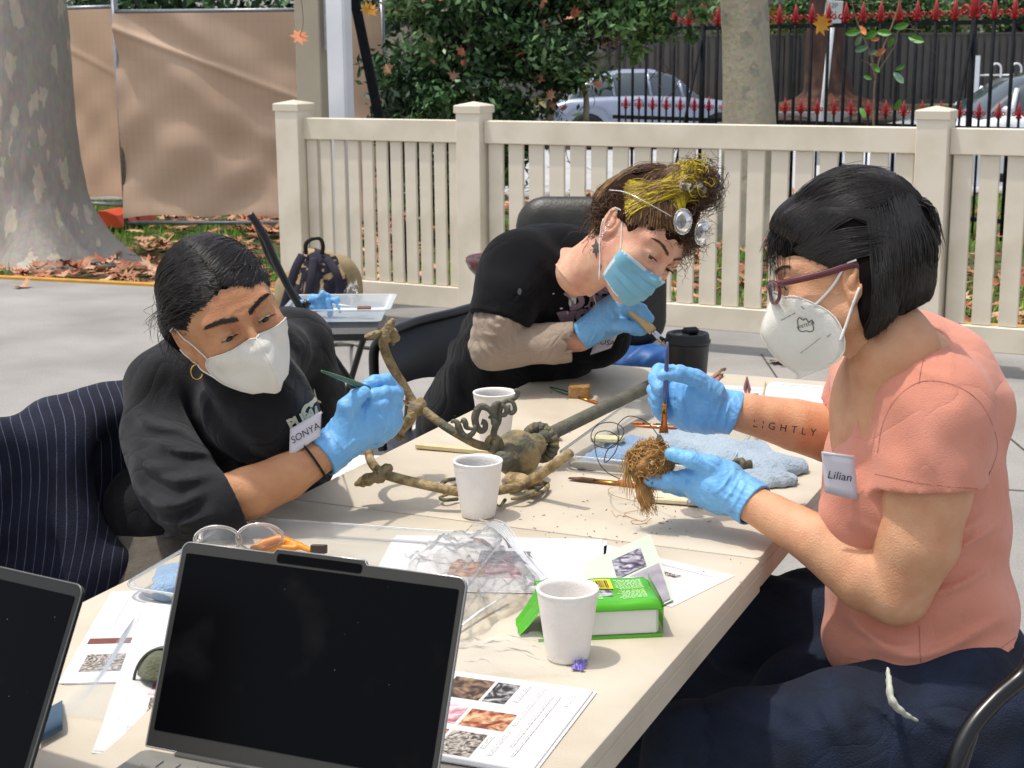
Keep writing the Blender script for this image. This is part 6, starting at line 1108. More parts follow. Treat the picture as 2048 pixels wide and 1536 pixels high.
M_pink = mat('salmon_jersey', '#da9580', '#d28b75', rough=.9, scale=7, bump=.35, bscale=550, spec=.2, sheen=.15, fold=(6, .45, .012, .8)); M_taupe = mat('taupe_jersey', '#a59484', '#9a8979', rough=.92, scale=10, bump=.45, bscale=450, sheen=.1, fold=(14, .6, .012))
M_denim = mat('dark_denim', '#0e1626', '#18243a', rough=.9, scale=14, bump=.6, bscale=400, detail=7, fold=(7, .45, .02)); M_gtrou = mat('grey_trousers', '#6b645a', '#57514a', rough=.95, scale=25, bump=.6, bscale=300)
def pose(ax_img, yaw, pitch, anchor, px, py, Y, scale=1.0):
    """head frame: columns right, forward, up. ax_img = chin direction in the picture (x right, y down)"""
    A0 = P(px, py, Y); toC = nrm(CAMP-A0); ri = nrm(RT-toC*(RT@toC)); dn = nrm(-UP-toC*((-UP)@toC)); dn = nrm(dn-ri*(dn@ri)); a = nrm(np.array(ax_img+(0,)))[:2]
    z = -(ri*a[0]+dn*a[1]); y = toC; x = np.cross(y, z); R0 = np.array([x, y, z]).T
    Rz = np.array(Matrix.Rotation(math.radians(yaw), 3, 'Z')); Rx = np.array(Matrix.Rotation(math.radians(pitch), 3, 'X')); R = R0@Rz@Rx
    return R, A0-R@(np.asarray(anchor)*scale), scale
def to_world(h, p): R, t, s = h; return np.asarray(p, float)*s@R.T+t
def xform(o, h):
    me = o.data; co = np.empty(len(me.vertices)*3, np.float32); me.vertices.foreach_get('co', co); off = np.array(wloc(o)); co = to_world(h, co.reshape(-1, 3)+off)-off
    me.vertices.foreach_set('co', co.astype(np.float32).ravel()); me.update(); return o
def join(objs, name):
    "merge meshes into the first object"
    V = []; Q = []; b = 0
    for o in objs:
        me = o.data; n = len(me.vertices); co = np.empty(n*3, np.float32); me.vertices.foreach_get('co', co); V.append(co.reshape(-1, 3)+np.array(wloc(o))); k = np.empty(len(me.loops), np.int32); me.loops.foreach_get('vertex_index', k); Q.append(k.reshape(-1, 4)+b); b += n
    par = objs[0].parent; m = objs[0].data.materials[0]
    for o in objs: bpy.data.objects.remove(o)
    return newobj(name, mesh_from(name, np.concatenate(V), np.concatenate(Q)), m, par)
def push_out(S, tree, c=None, off=(.0003, .0022), seed=0):
    S = np.array(S, float); c = HC if c is None else np.asarray(c, float); r = np.random.default_rng(seed); sh = S.shape; o = r.uniform(off[0], off[1], (sh[0],)+(1,)*(len(sh)-2)); o = np.broadcast_to(o, sh[:-1]).ravel(); F = S.reshape(-1, 3); D = F-c; L_ = np.linalg.norm(D, axis=1); D = D/(L_[:, None]+1e-9)
    for i in range(len(F)):
        d = Vector(D[i]); h = tree.ray_cast(Vector(c)+d*.35, -d, .36)
        if h[0] is not None:
            rh = (h[0]-Vector(c)).length+o[i]
            if L_[i] < rh: F[i] = c+D[i]*rh
    return F.reshape(sh)
MX = lambda p: (-p[0], p[1], p[2])
def head_mesh(m, parent, slit=(.0030, .0030), look=-25, nose=1.0, jaw=1.0, h=.0017, lip=True, seed=1):
    s = SDF((-.095, -.125, -.152), (.095, .135, .14), h); E = s.ell
    E((0, -.018, .032), (.075, .094, .090), k=0); E((0, .030, -.005), (.064, .060, .078), k=.03); E((0, .035, -.055), (.050*jaw, .048, .052), k=.03)
    for sx in (-1, 1):
        s.cap((sx*.053*jaw, .005, -.052), (sx*.020, .066, -.092), .019, .014, .025); E((sx*.040, .060, -.028), (.022, .020, .022), k=.02)     # jaw, cheek
        s.cap((sx*.010, .083, .020), (sx*.046, .066, .021), .0085, .008, .014)      # brow
    E((0, .070, -.096), (.017, .014, .014), k=.016)
    for sx in (-1, 1): E((sx*.031, .089, .002), (.017, .012, .012), k=.013, op='cut')   # sockets
    s.cap((0, .084, .012), (0, .104*nose, -.030), .0065, .0085, .010); E((0, .107*nose, -.033), (.0095, .009, .008), k=.006)
    for sx in (-1, 1):
        E((sx*.0105, .098*nose, -.035), (.0075, .0085, .0065), k=.005); s.ell((sx*.0055, .104, -.0405), (.003, .0045, .0035), k=.002, op='cut')
        E((sx*.031, .0735, .001), (.0148, .0142, .0138), k=.005)                    # lids
    s.ell((0, .080, -.068), (.026, .016, .018), k=.014)
    E((0, .0935, -.063), (.021, .0055, .0045), k=.004); E((0, .0925, -.072), (.018, .006, .0052), k=.004); s.cap((-.020, .0945, -.0675), (.020, .0945, -.0675), .0012, .0012, .001, 'cut')
    for sx in (-1, 1):
        s.chain([(sx*.0185, .086, .0075), (sx*.025, .0885, .0098), (sx*.037, .0875, .0098), (sx*.044, .082, .007)], [.0012]*4, .0015, 'cut')
        s.ell((sx*.031, .088, -.0042), (.0128, .013, slit[0]), k=.0012, op='cut')
    for sx in (-1, 1):      # ears
        A = axes((sx*1, .25, 0), (0, -.3, 1)); c = np.array((sx*.0765, -.010, -.006)); s.ell(c, (.031, .0185, .0075), A, k=.004); s.ell(c+[sx*.004, .003, .002], (.0215, .0115, .006), A, k=.003, op='cut'); s.ell(c+[sx*.001, .006, -.004], (.010, .006, .004), A, k=.004); s.ell(c+[sx*.001, -.002, .009], (.012, .004, .004), A, k=.004); s.ell((sx*.0735, -.002, -.034), (.0055, .007, .009), k=.006)
    s.cap((0, -.030, -.060), (0, -.050, -.165), .051, .046, .03)
    s.disp(lambda X: .0004*wob(X, 90, seed, 2), .01)
    return s.mesh('body', m, parent)
def eyes(h, parent, look, iris=M_iris, yaw=0):
    for sx in (-1, 1):
        c = np.array((sx*.031, .0732, .0005)); mb = MB(); mb.lathe([(.001, -.0128), (.006, -.0114), (.011, -.0066), (.0128, 0), (.011, .0066), (.006, .0114), (.001, .0128)], c, None, 20); e = xform(mb.build('eye', M_eyew, parent), h)
        d = nrm((math.sin(math.radians(yaw)), math.cos(math.radians(look)), math.sin(math.radians(look)))); A = axes(d); mb = MB(); mb.lathe([(.006, .0112), (.0045, .0125), (.001, .0134)], c, A, 20); xform(mb.build('iris', iris, e), h)
def lashes(h, parent, r0=.00022, n=26, L_=.007, tree=None):
    S = []; r = np.random.default_rng(2)
    for sx in (-1, 1):
        for k in range(n):
            t = k/(n-1); x = .0185+.026*t; a = np.array((sx*x, .0886-.35*(x-.031)**2*30, -.0008-.6*(t-.5)**2*.006)); d = np.array((sx*(t-.35)*.6, 1, -.35)); S.append([a, a+d*L_*.5, a+d*L_+[0, 0, .0015]])
        for q in range(3): S.append([np.array((sx*x, .0886-.35*(x-.031)**2*30, -.0012-q*.0003-(x-.031)**2*12)) for x in (.0185, .031, .0445)])
    xform(strands(S, r0*1.6, r0*.5, 'eyelashes', M_lash, parent), h)
def brows(h, parent, m, thick=1.0, n=190, arch=.0, tree=None):
    S = []; r = np.random.default_rng(5)
    for sx in (-1, 1):
        for k in range(n):
            t = r.uniform(0, 1)**1.15; x = .009+.042*t; z = .0195+.007*math.sin(t*2.2)+arch*math.sin(t*3.14)+r.normal(0, .0016*thick*(1-.55*t)); y = .0925-.019*t**1.7-.12*(z-.02); hh = tree.ray_cast(Vector((sx*x, .2, z)), Vector((0, -1, 0)), .3) if tree else (None,); y = hh[0].y if hh[0] is not None else y; a = np.array((sx*x, y+.0004, z)); d = np.array((sx*(.65+.3*t), -.25*t, .5*(1-t)-.25)); L_ = .0085*r.uniform(.7, 1.2); S.append([a, a+nrm(d)*L_*.5+[0, .0008, 0], a+nrm(d+np.array((sx*.3, -.2, -.3)))*L_])
    S = push_out(S, tree, (0, 0, 0), (.0004, .001)) if tree else S
    o = strands(S, .00032*thick, .0001, 'eyebrows', m, parent); tree = None; xform(o, h); return o
HC = np.array((0, -.018, .032)); HR = np.array((.075, .094, .090))
def hpt(d, r=1.10): d = nrm(d); return HC+HR*d*r
def hair_flow(n, roots, mids, ends, lift=1.13, N=14, seed=0, jit=.06, lj=.05, wave=0.0, tail=None):
    "roots, mids, ends: functions u -> direction; strands run over the skull"
    r = np.random.default_rng(seed); out = []
    for k in range(n):
        u = r.uniform(0, 1); a, b, c = (nrm(np.asarray(f(u), float))+r.normal(0, jit*q, 3) for f, q in ((roots, .35), (mids, 1), (ends, 1))); L_ = lift+r.normal(0, lj); t = np.linspace(0, 1, N)[:, None]; d = a*(1-t)**2+2*b*t*(1-t)*1.15+c*t*t; d /= np.linalg.norm(d, axis=1, keepdims=True)
        rad = 1.055+(L_-1.055)*np.sin(np.clip(t*1.6, 0, 1.5708))
        p = HC+HR*d*rad
        if wave: p = p+wave*np.sin(t*18+r.uniform(0, 6))*r.normal(size=3)
        if tail is not None: e = tail(u, r, p[-1]); q = np.linspace(0, 1, 7)[1:, None]; p = np.vstack([p, p[-1]*(1-q)+e*q+(p[-1]-p[-2])*q*(1-q)*2.5])
        out.append(p)
    m_ = min(len(p) for p in out); return np.array([p[:m_] for p in out])
def hand(parent, pts, seed=0, h=.0016, m=None, wr=.0007, fold=()):
    "pts: list of (pixel chain [(x,y,Y,r)...], blend)"
    allp = np.array([P(*q[:3]) for c, k in pts for q in c]); s = SDF(allp.min(0)-.032, allp.max(0)+.032, h)
    for c, k in pts: s.chain([P(*q[:3]) for q in c], [q[3] for q in c], k)
    s.disp(lambda X: wr*wob(X*[1, 1, 1], 110, seed, 2)-wr*1.1*np.abs(np.sin(X[:, 0]*190+X[:, 2]*120+5*wob(X, 32, seed+1)))**3, .01)
    for f, r_, a_ in fold: s.ridge([P(*q) for q in f], r_*.7, a_*1.2)
    return s
def loft_strip(A, B, n=12): return None
CUR = [None]
def mask_mesh(ridge, side, m, h, parent, tree, n=22, bulge=.006, name='face_mask', seam=True, foldz=None):
    "ridge: centre line; side: outer edge on the person's right (x>0); mirrored"
    R = spline(ridge, n); S_ = spline(side, n); mb = MB()
    G_ = []
    for sx in (1, -1):
        g = []
        for i in range(n):
            row = []
            for j in range(11):
                t = j/10; p = R[i]*(1-t)+S_[i]*t; out = bulge*math.sin(math.pi*t)*math.sin(math.pi*(i+.5)/n); p = p+np.array([.6, 1, -.1])*out; p = np.array([p[0]*sx, p[1], p[2]]); row.append(p)
            g.append(row)
        g = push_out(g, tree, (0, .0, -.055), (.0022, .0022)); G_.append(g); mb.grid(g, flip=sx > 0)
    o = mb.build(name, m, parent); mod = o.modifiers.new('s', 'SOLIDIFY'); mod.thickness = .0010; mod.offset = 0; xform(o, h)
    for sx, g in zip((1, -1), G_):
        e = [g[0][j] for j in range(11)]+[g[i][10] for i in range(1, n)]+[g[n-1][j] for j in range(9, -1, -1)]
        mb = MB(); mb.tube([p+np.array([sx*.0004, .0004, 0]) for p in e], .0011, 6); xform(mb.build('mask_edge', m, o), h)
    mb = MB(); mb.tube([G_[0][i][0]+np.array([0, .0005, 0]) for i in range(n)], .0010, 6); xform(mb.build('mask_seam', m, o), h); return o
def strap(h, parent, pts, r_=.0012, flat=.4):
    mb = MB(); mb.tube(push_out(np.array([spline(pts, 20)]), CUR[0], (0, 0, -.02), (.0012, .0012))[0], r_, 6); return xform(mb.build('strap', M_strap, parent), h)
def cloth_wr(amp, f, seed, dirv=(1, .4, .8), band=.03):
    dv = np.array(dirv)
    return lambda X: amp*.7*wob(X, f, seed, 2)-amp*np.abs(np.sin((X@dv)*f*1.1+3.2*wob(X, f*.30, seed+1)))**2*np.clip(wob(X, f*.25, seed+2)+.4, 0, 1)
# ---------------------------------------------------------------- SONYA: left woman, black sweatshirt
sonya = thing('person', 'woman in a black sweatshirt and white mask brushing the curved arm of the light fitting', 'person', (-.62, 2.45, 0), None)
hS = pose((.477, .879), 13, -20, (0, .078, 0), 490, 651, 2.12, .945)
hm = head_mesh(M_skS, sonya, slit=(.0042, 0), seed=1); tH = bvh(hm); CUR[0] = tH; hd = xform(hm, hS)
RS, LS = P(330, 772, 2.38), P(592, 692, 2.62); ELB = P(436, 1003, 2.13); WR = P(652, 905, 2.19); nb = to_world(hS, (0, -.045, -.12)); ch_ = P(462, 780, 2.52)
b = SDF((-1.0, 1.9, .45), (-.12, 2.85, 1.12), .004)
b.chain([nb, (nb+ch_)/2+[0, .02, .02], ch_], [.045, .052, .07], .03); b.chain([ch_, P(430, 900, 2.5), P(320, 1080, 2.48)], [.10, .11, .12], .04); b.chain([RS, P(325, 890, 2.31), P(372, 975, 2.2), ELB], [.035, .030, .032, .034], .01); b.chain([ELB, P(500, 985, 2.14), P(570, 955, 2.16), WR, P(690, 885, 2.22)], [.036, .038, .034, .0255, .024], .012)
bd = b.mesh('body', M_skS, sonya); body = join([hd, bd], 'body')
eyes(hS, sonya, -32); lashes(hS, sonya, tree=tH); brows(hS, sonya, M_hairk, 1.15, 400, tree=tH)
mk = mask_mesh([(0, .0985, -.018), (0, .115, -.033), (0, .128, -.055), (0, .124, -.078), (0, .108, -.102), (0, .096, -.112)], [(.008, .098, -.015), (.036, .080, -.024), (.060, .046, -.032), (.066, .028, -.048), (.052, .045, -.088), (.004, .092, -.113)], M_mask, hS, sonya, tH, bulge=.0012)
for sx in (-1, 1): strap(hS, mk, [(sx*.060, .040, -.034), (sx*.072, .012, -.008), (sx*.079, -.006, .018), (sx*.083, -.022, .010)]); strap(hS, mk, [(sx*.056, .040, -.078), (sx*.066, .015, -.055), (sx*.076, -.006, -.040), (sx*.082, -.020, -.020)])
mb = MB(); c = to_world(hS, (.076, .002, -.048)); mb.tube([c+np.array([.008*math.cos(a), .003*math.cos(a), -.009+.011*math.sin(a)]) for a in np.linspace(0, 6.0, 24)], .0011, 6, closed=False); mb.build('earring', mat('gold', '#d0a860', rough=.2, metal=1), sonya)
# hair
s = SDF((-.12, -.16, -.09), (.13, .12, .15), .003); s.ell(HC, HR*[1.03, 1.06, 1.07], k=0); s.ell((.040, -.062, -.004), (.048, .048, .055), k=.03); s.ell((-.036, -.06, .0), (.042, .048, .05), k=.03); s.ell((0, -.10, .02), (.045, .035, .04), k=.02)
s.ell((.008, .118, -.035), (.057, .080, .083), k=.004, op='cut'); s.cap((-.1, .02, -.045), (.1, .02, -.045), .03, .03, k=.01, op='cut'); s.disp(lambda X: .0012*wob(X, 120, 3, 2), .01); hm = s.mesh('hair', M_capk, sonya); tC = bvh(hm); hb = xform(hm, hS)
S1 = []
for sx in (1, -1):
    S1.append(hair_flow(900, lambda u: (.10+sx*.02, .93-1.2*u, .42+.60*math.sin(u*2.2)), lambda u: (sx*.95, .45-.9*u, .62), lambda u: (sx*.75, -.62-.3*u, -.35+.3*u), 1.085, 16, 3+sx, .07, .025))
    S1.append(hair_flow(500, lambda u: (.10+sx*(.02+.86*u), .93-.45*u, .42-.60*u), lambda u: (sx*(.8+.2*u), .25, .55-.5*u), lambda u: (sx*.65, -.72, -.35), 1.08, 16, 8+sx, .05, .02))
    S1.append(hair_flow(60, lambda u: (.10+sx*(.02+.86*u), .93-.42*u, .42-.6*u), lambda u: (sx*(.8+.2*u), .3, .6-.5*u), lambda u: (sx*.65, -.6, -.4), 1.15, 16, 18+sx, .16, .06, .0015))
S1 = np.concatenate(S1); hs1 = xform(strands(push_out(S1, tC), .0006, .0003, 'hair_strands', M_hairk, hb, kind='stuff'), hS)
r = np.random.default_rng(6); S2 = []
for k in range(45): a = hpt((.75+r.normal(0, .1), -.5+r.normal(0, .25), -.2+r.normal(0, .2)), 1.2); S2.append(spline([a, a+[.012, -.01, -.015]+r.normal(0, .006, 3), a+[.02, -.01, -.035]+r.normal(0, .01, 3)], 8))
for k in range(40): a = hpt((r.normal(0, .35), .84, .60), 1.06); S2.append(spline([a, a+[r.normal(0, .006), .006, -.004], a+[r.normal(0, .010), .002, -.014]], 8))
xform(strands(push_out(S2, tC), .0004, .0002, 'stray_hairs', M_hairk, hb, kind='stuff'), hS)
# sweatshirt
s = SDF((-1.02, 1.92, .45), (-.16, 2.92, 1.08), .0042); ld = nrm(LS-RS)
s.chain([ch_+[0, .02, .0], P(460, 860, 2.5), P(420, 980, 2.47), P(350, 1065, 2.46)], [.092, .104, .110, .108], .03, sq=(ld, 1.25)); s.cap(RS, LS, .060, .058, .05)
s.chain([LS, P(616, 760, 2.66), P(628, 870, 2.64), P(590, 980, 2.5)], [.062, .057, .054, .05], .03); s.chain([P(470, 742, 2.44), P(520, 735, 2.46), P(565, 700, 2.52)], [.045, .05, .04], .03); s.cap(P(378, 722, 2.43), P(530, 715, 2.52), .052, .052, .04); s.cap(to_world(hS, (0, -.040, -.125)), to_world(hS, (0, -.052, -.17)), .063, .075, .02); s.cap(to_world(hS, (0, -.055, -.20)), ch_, .080, .10, .03); s.cap(to_world(hS, (0, .0, -.165)), P(520, 800, 2.42), .05, .06, .03); s.chain([P(330, 1030, 2.42), P(300, 1050, 2.4), P(285, 1010, 2.38)], [.095, .075, .06], .04)
s.disp(cloth_wr(.008, 22, 11, (.9, .5, 1.2)), .04); s.disp(lambda X: .0015*wob(X, 70, 5, 2), .02)
SLR = ((([(300, 880, 2.25), (360, 900, 2.19), (430, 905, 2.17)]), .010), (([(290, 930, 2.24), (350, 960, 2.17), (420, 950, 2.14)]), .011), (([(300, 985, 2.2), (350, 1010, 2.13), (410, 985, 2.10)]), .011), (([(310, 1040, 2.2), (360, 1050, 2.12), (420, 1030, 2.09)]), .009), ([(330, 770, 2.3), (360, 850, 2.28), (400, 960, 2.3)], -.012), ([(470, 830, 2.36), (480, 920, 2.36), (470, 1000, 2.38)], -.008), ([(395, 770, 2.38), (430, 850, 2.36), (520, 930, 2.36)], .006), ([(270, 820, 2.28), (300, 850, 2.22), (370, 860, 2.22)], .008), ([(262, 900, 2.27), (300, 930, 2.2), (350, 935, 2.17)], .008), ([(270, 960, 2.3), (310, 1010, 2.2), (360, 1020, 2.12)], .009), ([(540, 760, 2.42), (560, 840, 2.42), (555, 930, 2.42)], -.008), ([(250, 1060, 2.3), (320, 1075, 2.25), (380, 1065, 2.2)], .010))
SLR = [(l, a_*1.5) for l, a_ in SLR if max(q[0] for q in l) < 450 and a_ > 0]
for l, a_ in (([(470, 830, 2.36), (480, 920, 2.36), (470, 1000, 2.38)], -.010), ([(540, 760, 2.42), (560, 840, 2.42), (555, 930, 2.42)], -.010), ([(395, 770, 2.38), (430, 850, 2.36), (520, 930, 2.36)], .008)): s.ridge([P(*q) for q in l], .010, a_)

s3 = s.blank(); s3.chain([RS, P(318, 865, 2.33), P(358, 962, 2.22), P(405, 1008, 2.14), P(456, 1002, 2.122), P(500, 985, 2.12)], [.060, .064, .062, .054, .046, .046], .02); s3.disp(cloth_wr(.006, 24, 12, (.9, .5, 1.2)), .04)
for l, a_ in SLR: s3.ridge([P(*q) for q in l], .0075, a_)
s3.cap(ELB+nrm(WR-ELB)*.012, WR, .0405, .040, k=.001, op='cut'); s3.plane(P(442, 1003, 2.13)+nrm(WR-ELB)*.018, nrm(WR-ELB), 0); s._mix((slice(None),)*3, s3.D, .018, 'add')
sw = s.mesh('sweatshirt', M_bkfab, sonya); tS = bvh(sw)
mb = MB(); q = []; nc = to_world(hS, (0, -.040, -.118)); nd = nrm(to_world(hS, (0, -.040, -.11))-to_world(hS, (0, -.055, -.20))); A = axes(nd); mb.tube([nc+A[0]*.057*math.cos(a)+A[1]*.057*math.sin(a) for a in np.linspace(0, 6.283, 40)[:-1]], .0095, 8, closed=True, flat=(nd, 1.0)); mb.build('collar', M_bkfab, sw)
# trousers
s = SDF((-1.0, 1.85, .36), (.1, 2.75, .72), .006); s.chain([P(330, 1110, 2.48), P(310, 1130, 2.42)], [.105, .10], .03); s.chain([P(300, 1150, 2.38), (-.42, 2.22, .53), (-.10, 2.12, .50)], [.105, .088, .07], .04); s.chain([P(340, 1110, 2.56), (-.45, 2.5, .54), (-.08, 2.42, .50)], [.10, .085, .07], .04); s.disp(cloth_wr(.007, 30, 21), .03); tr_ = s.mesh('trousers', M_gtrou, sonya)
s = SDF((-.25, 1.95, -.01), (.15, 2.6, .56), .008); s.chain([(-.10, 2.12, .48), (-.08, 2.16, .25), (-.08, 2.2, .08)], [.068, .055, .045], .02); s.chain([(-.08, 2.42, .48), (-.05, 2.44, .25), (-.05, 2.45, .08)], [.068, .055, .045], .02); s.mesh('trouser_legs', M_gtrou, sonya)['kind'] = 'stuff'
for p in ((-.06, 2.17, .035), (-.03, 2.42, .035)): s = SDF(np.array(p)-.16, np.array(p)+.18, .006); s.chain([np.array(p)+[-.05, .02, .02], np.array(p)+[.09, -.07, .0]], [.045, .036], .01); s.plane((0, 0, .004), (0, 0, -1)); s.mesh('shoe', M_black, sonya)
# glove (right hand gripping the brush)
Yh = 2.255
s = hand(sonya, [([(658, 903, 2.195, .029), (690, 875, 2.215, .033), (725, 845, 2.235, .036), (752, 828, Yh, .036)], .004), ([(745, 862, Yh, .026), (768, 845, Yh, .024)], .02), ([(640, 915, 2.185, .0325), (662, 900, 2.20, .031)], .006),
     ([(785, 815, 2.285, .013), (793, 786, 2.28, .0115), (772, 761, 2.262, .0105), (750, 764, 2.25, .0102), (733, 773, 2.243, .0098)], .006),
     ([(776, 806, 2.29, .013), (789, 788, 2.262, .0118), (768, 787, 2.238, .0112), (745, 792, 2.228, .0102)], .0035), ([(778, 824, 2.29, .013), (791, 808, 2.262, .0115), (768, 808, 2.232, .011), (743, 812, 2.224, .010)], .0035),
     ([(776, 842, 2.285, .013), (790, 829, 2.258, .0112), (766, 829, 2.232, .0108), (744, 832, 2.222, .0098)], .0035), ([(770, 862, 2.28, .012), (785, 850, 2.254, .0105), (764, 850, 2.232, .0102), (748, 853, 2.226, .009)], .0035),
     ([(690, 850, 2.205, .020), (695, 815, 2.200, .0145), (712, 795, 2.205, .0118), (729, 786, 2.213, .0102)], .010)], 3, fold=(([(690, 900, 2.19), (712, 880, 2.2), (740, 880, 2.21)], .003, .0022), ([(660, 860, 2.18), (680, 890, 2.185), (705, 915, 2.2)], .003, .002), ([(735, 800, 2.2), (728, 830, 2.19), (735, 860, 2.2)], .004, -.002)))
ax_ = nrm(P(690, 875, 2.215)-P(640, 915, 2.185)); s.plane(P(640, 917, 2.185), -ax_); s.cap(P(600, 945, 2.17), P(662, 899, 2.2), .0282, .0272, .001, 'cut'); gl_ = s.mesh('glove', M_glove, sonya)
mb = MB(); c = P(627, 922, 2.182); A = axes(nrm(WR-P(570, 955, 2.16))+np.array([.25, 0, .25])); mb.tube([c+A[0]*.0315*math.cos(a)+A[1]*.034*math.sin(a) for a in np.linspace(0, 6.283, 36)[:-1]], .0052, 8, closed=True, flat=(A[2], .35)); mb.build('wrist_band', mat('black_elastic', '#151415', rough=.8), sonya)
brush('green handled brush held by the woman in the black sweatshirt', P(643, 742, 2.13), P(836, 814, 2.365), M_green, M_gold, mat('white_bristle', '#d8cfc4', '#c9beb0', rough=.6, scale=300), lh=.70, lf=.17, rh=.0042, rb=.0062)
# logo and name tag
def decal(poly_sets, o, x, y, m, parent, tree, n, nm='logo', lift=.0012):
    x = nrm(x); y = nrm(np.asarray(y, float)-x*(np.asarray(y, float)@x)); V = []; Fs = []
    for pl in poly_sets:
        b0 = len(V); V += [np.asarray(o)+x*p[0]+y*p[1] for p in pl]; Fs.append(list(range(b0, b0+len(pl))))
    me = bpy.data.meshes.new(nm); me.from_pydata([tuple(v) for v in V], [], Fs); ob = newobj(nm, me, m, parent)
    import bmesh
    bm = bmesh.new(); bm.from_mesh(me); bmesh.ops.triangulate(bm, faces=bm.faces[:]); bmesh.ops.subdivide_edges(bm, edges=bm.edges[:], cuts=4, use_grid_fill=True); bm.to_mesh(me); bm.free(); drape(ob, tree, n, lift); return ob
M_cream = mat('cream_print', '#c9c3a8', rough=.8); toS = nrm(CAMP-P(615, 820, 2.4)); lx = nrm(RT*.88+UP*.42); ly = nrm(UP*.95-RT*.2)
cat_ = [(-.019, -.006), (-.015, -.002), (-.010, .001), (-.004, .001), (.004, .003), (.009, .006), (.012, .011), (.0135, .017), (.016, .020), (.0155, .016), (.0145, .010), (.013, .005), (.0135, .0), (.017, -.004), (.016, -.007), (.012, -.004), (.008, -.002), (.003, -.003), (-.001, -.007), (-.004, -.006), (-.005, -.003), (-.010, -.005), (-.014, -.009), (-.018, -.0085)]
decal([[(x*1.05, y*1.05) for x, y in cat_]], P(622, 806, 2.4), lx, ly, M_cream, sw, tS, toS, lift=.003)
def text_decal(txt, size, o, x, y, m, parent, tree, n, **k):
    lf = k.pop('lift', .0012); ob = put_text(txt, size, o, x, y, m, parent, 'lettering', **k); drape(ob, tree, n, lf); return ob
text_decal('PUMA', .021, P(612, 834, 2.4), lx, ly, M_cream, sw, tS, toS, offset=.0012, lift=.003)
M_tag = mat('tag_paper', '#cfcad2', '#c6c1ca', rough=.35, coat=.4); M_pen = mat('pen_ink', '#222230', rough=.5)
def tag(quad, parent, txt, tsize, off=.003, shear=.2, extra=None):
    a, b, c, d = [np.asarray(q, float) for q in quad]; n = nrm(np.cross(b-a, d-a)); n = n if n@(CAMP-a) > 0 else -n; mb = MB(); g = [[(a*(1-u)+b*u)*(1-v)+(d*(1-u)+c*u)*v+n*.002*math.sin(3.1*u) for v in np.linspace(0, 1, 6)] for u in np.linspace(0, 1, 6)]; mb.grid(g); o = mb.build('name_tag', M_tag, parent); mod = o.modifiers.new('s', 'SOLIDIFY'); mod.thickness = .0006
    t_ = put_text(txt, tsize, (a+b+c+d)/4+n*.004, b-a, a-d, M_pen, o, 'lettering', shear=shear); return o, n
def surf(tree, px, py, lift=.006):
    d = ray(px, py); hh = tree.ray_cast(Vector(CAMP), Vector(nrm(d))); return np.array(hh[0])-nrm(d)*lift if hh[0] is not None else P(px, py, 2.3)
q0 = surf(tS, 612, 860, .012); Yq = q0[1]-.03; tag([P(580, 858, Yq), P(643, 822, Yq+.01), P(640, 872, Yq), P(578, 915, Yq-.01)], sonya, 'SONYA', .014)
# striped jacket over the chair back
M_stripe = mat('navy_pinstripe', '#131626', '#171b2e', rough=.9, scale=10, bump=.4, bscale=400); n, L, b_ = nodes(M_stripe); tc = [q for q in n if q.type == 'TEX_COORD'][0]; at = n.new('ShaderNodeAttribute'); at.attribute_name = 'stripe'; mt = n.new('ShaderNodeMath'); mt.operation = 'MULTIPLY'; mt.inputs[1].default_value = 62; L.new(at.outputs['Fac'], mt.inputs[0]); fr_ = n.new('ShaderNodeMath'); fr_.operation = 'FRACT'; L.new(mt.outputs[0], fr_.inputs[0]); gt = n.new('ShaderNodeMath'); gt.operation = 'GREATER_THAN'; gt.inputs[1].default_value = .9; L.new(fr_.outputs[0], gt.inputs[0])
nz = n.new('ShaderNodeTexNoise'); nz.inputs['Scale'].default_value = 40; L.new(tc.outputs['Object'], nz.inputs[0]); m3 = n.new('ShaderNodeMath'); m3.operation = 'MULTIPLY'; L.new(gt.outputs[0], m3.inputs[0]); L.new(nz.outputs[0], m3.inputs[1]); mx = [q for q in n if q.type == 'MIX'][0]; x = n.new('ShaderNodeMix'); x.data_type = 'RGBA'; x.inputs[7].default_value = (*srgb('#6a6f8a'), 1); L.new(m3.outputs[0], x.inputs[0]); L.new(mx.outputs[2], x.inputs[6]); L.new(x.outputs[2], b_.inputs['Base Color'])
jk = P(112, 1000, 2.34); jx = nrm(np.array([.80, .60, 0])); jn = np.array([.60, -.80, 0]); jA = np.array([jx, jn, (0, 0, 1)])
s = SDF(jk-[.42, .42, .5], jk+[.36, .36, .26], .006); s.box(jk+[0, 0, -.17], (.20, .035, .27), jA, .034, 0); s.chain([jk+jx*(-.20)+[0, 0, .0], jk+jx*(-.10)+[0, 0, .105], jk+[0, 0, .12], jk+jx*.16+[0, 0, .135]], [.05, .045, .045, .045], .05); s.chain([jk+jx*(-.20)+[0, 0, .06]+jn*.03, jk+jx*(-.26)+[0, 0, -.15]+jn*.05, jk+jx*(-.27)+[0, 0, -.40]+jn*.04], [.05, .055, .045], .03); s.chain([jk+jx*.15+[0, 0, .04]+jn*.05, jk+jx*.13+[0, 0, -.2]+jn*.09, jk+jx*.14+[0, 0, -.42]+jn*.07], [.04, .05, .045], .04); s.chain([jk+jx*.0+[0, 0, .1]+jn*.04, jk+jx*.02+[0, 0, -.1]+jn*.07, jk+jx*(-.03)+[0, 0, -.42]+jn*.06], [.03, .04, .045], .05)
s.disp(lambda X: .016*np.sin((X@jx)*34+2.6*wob(X, 6, 3))*np.clip((jk[2]+.1-X[:, 2])*3, .15, 1)+.008*wob(X, 20, 4, 3), .04)
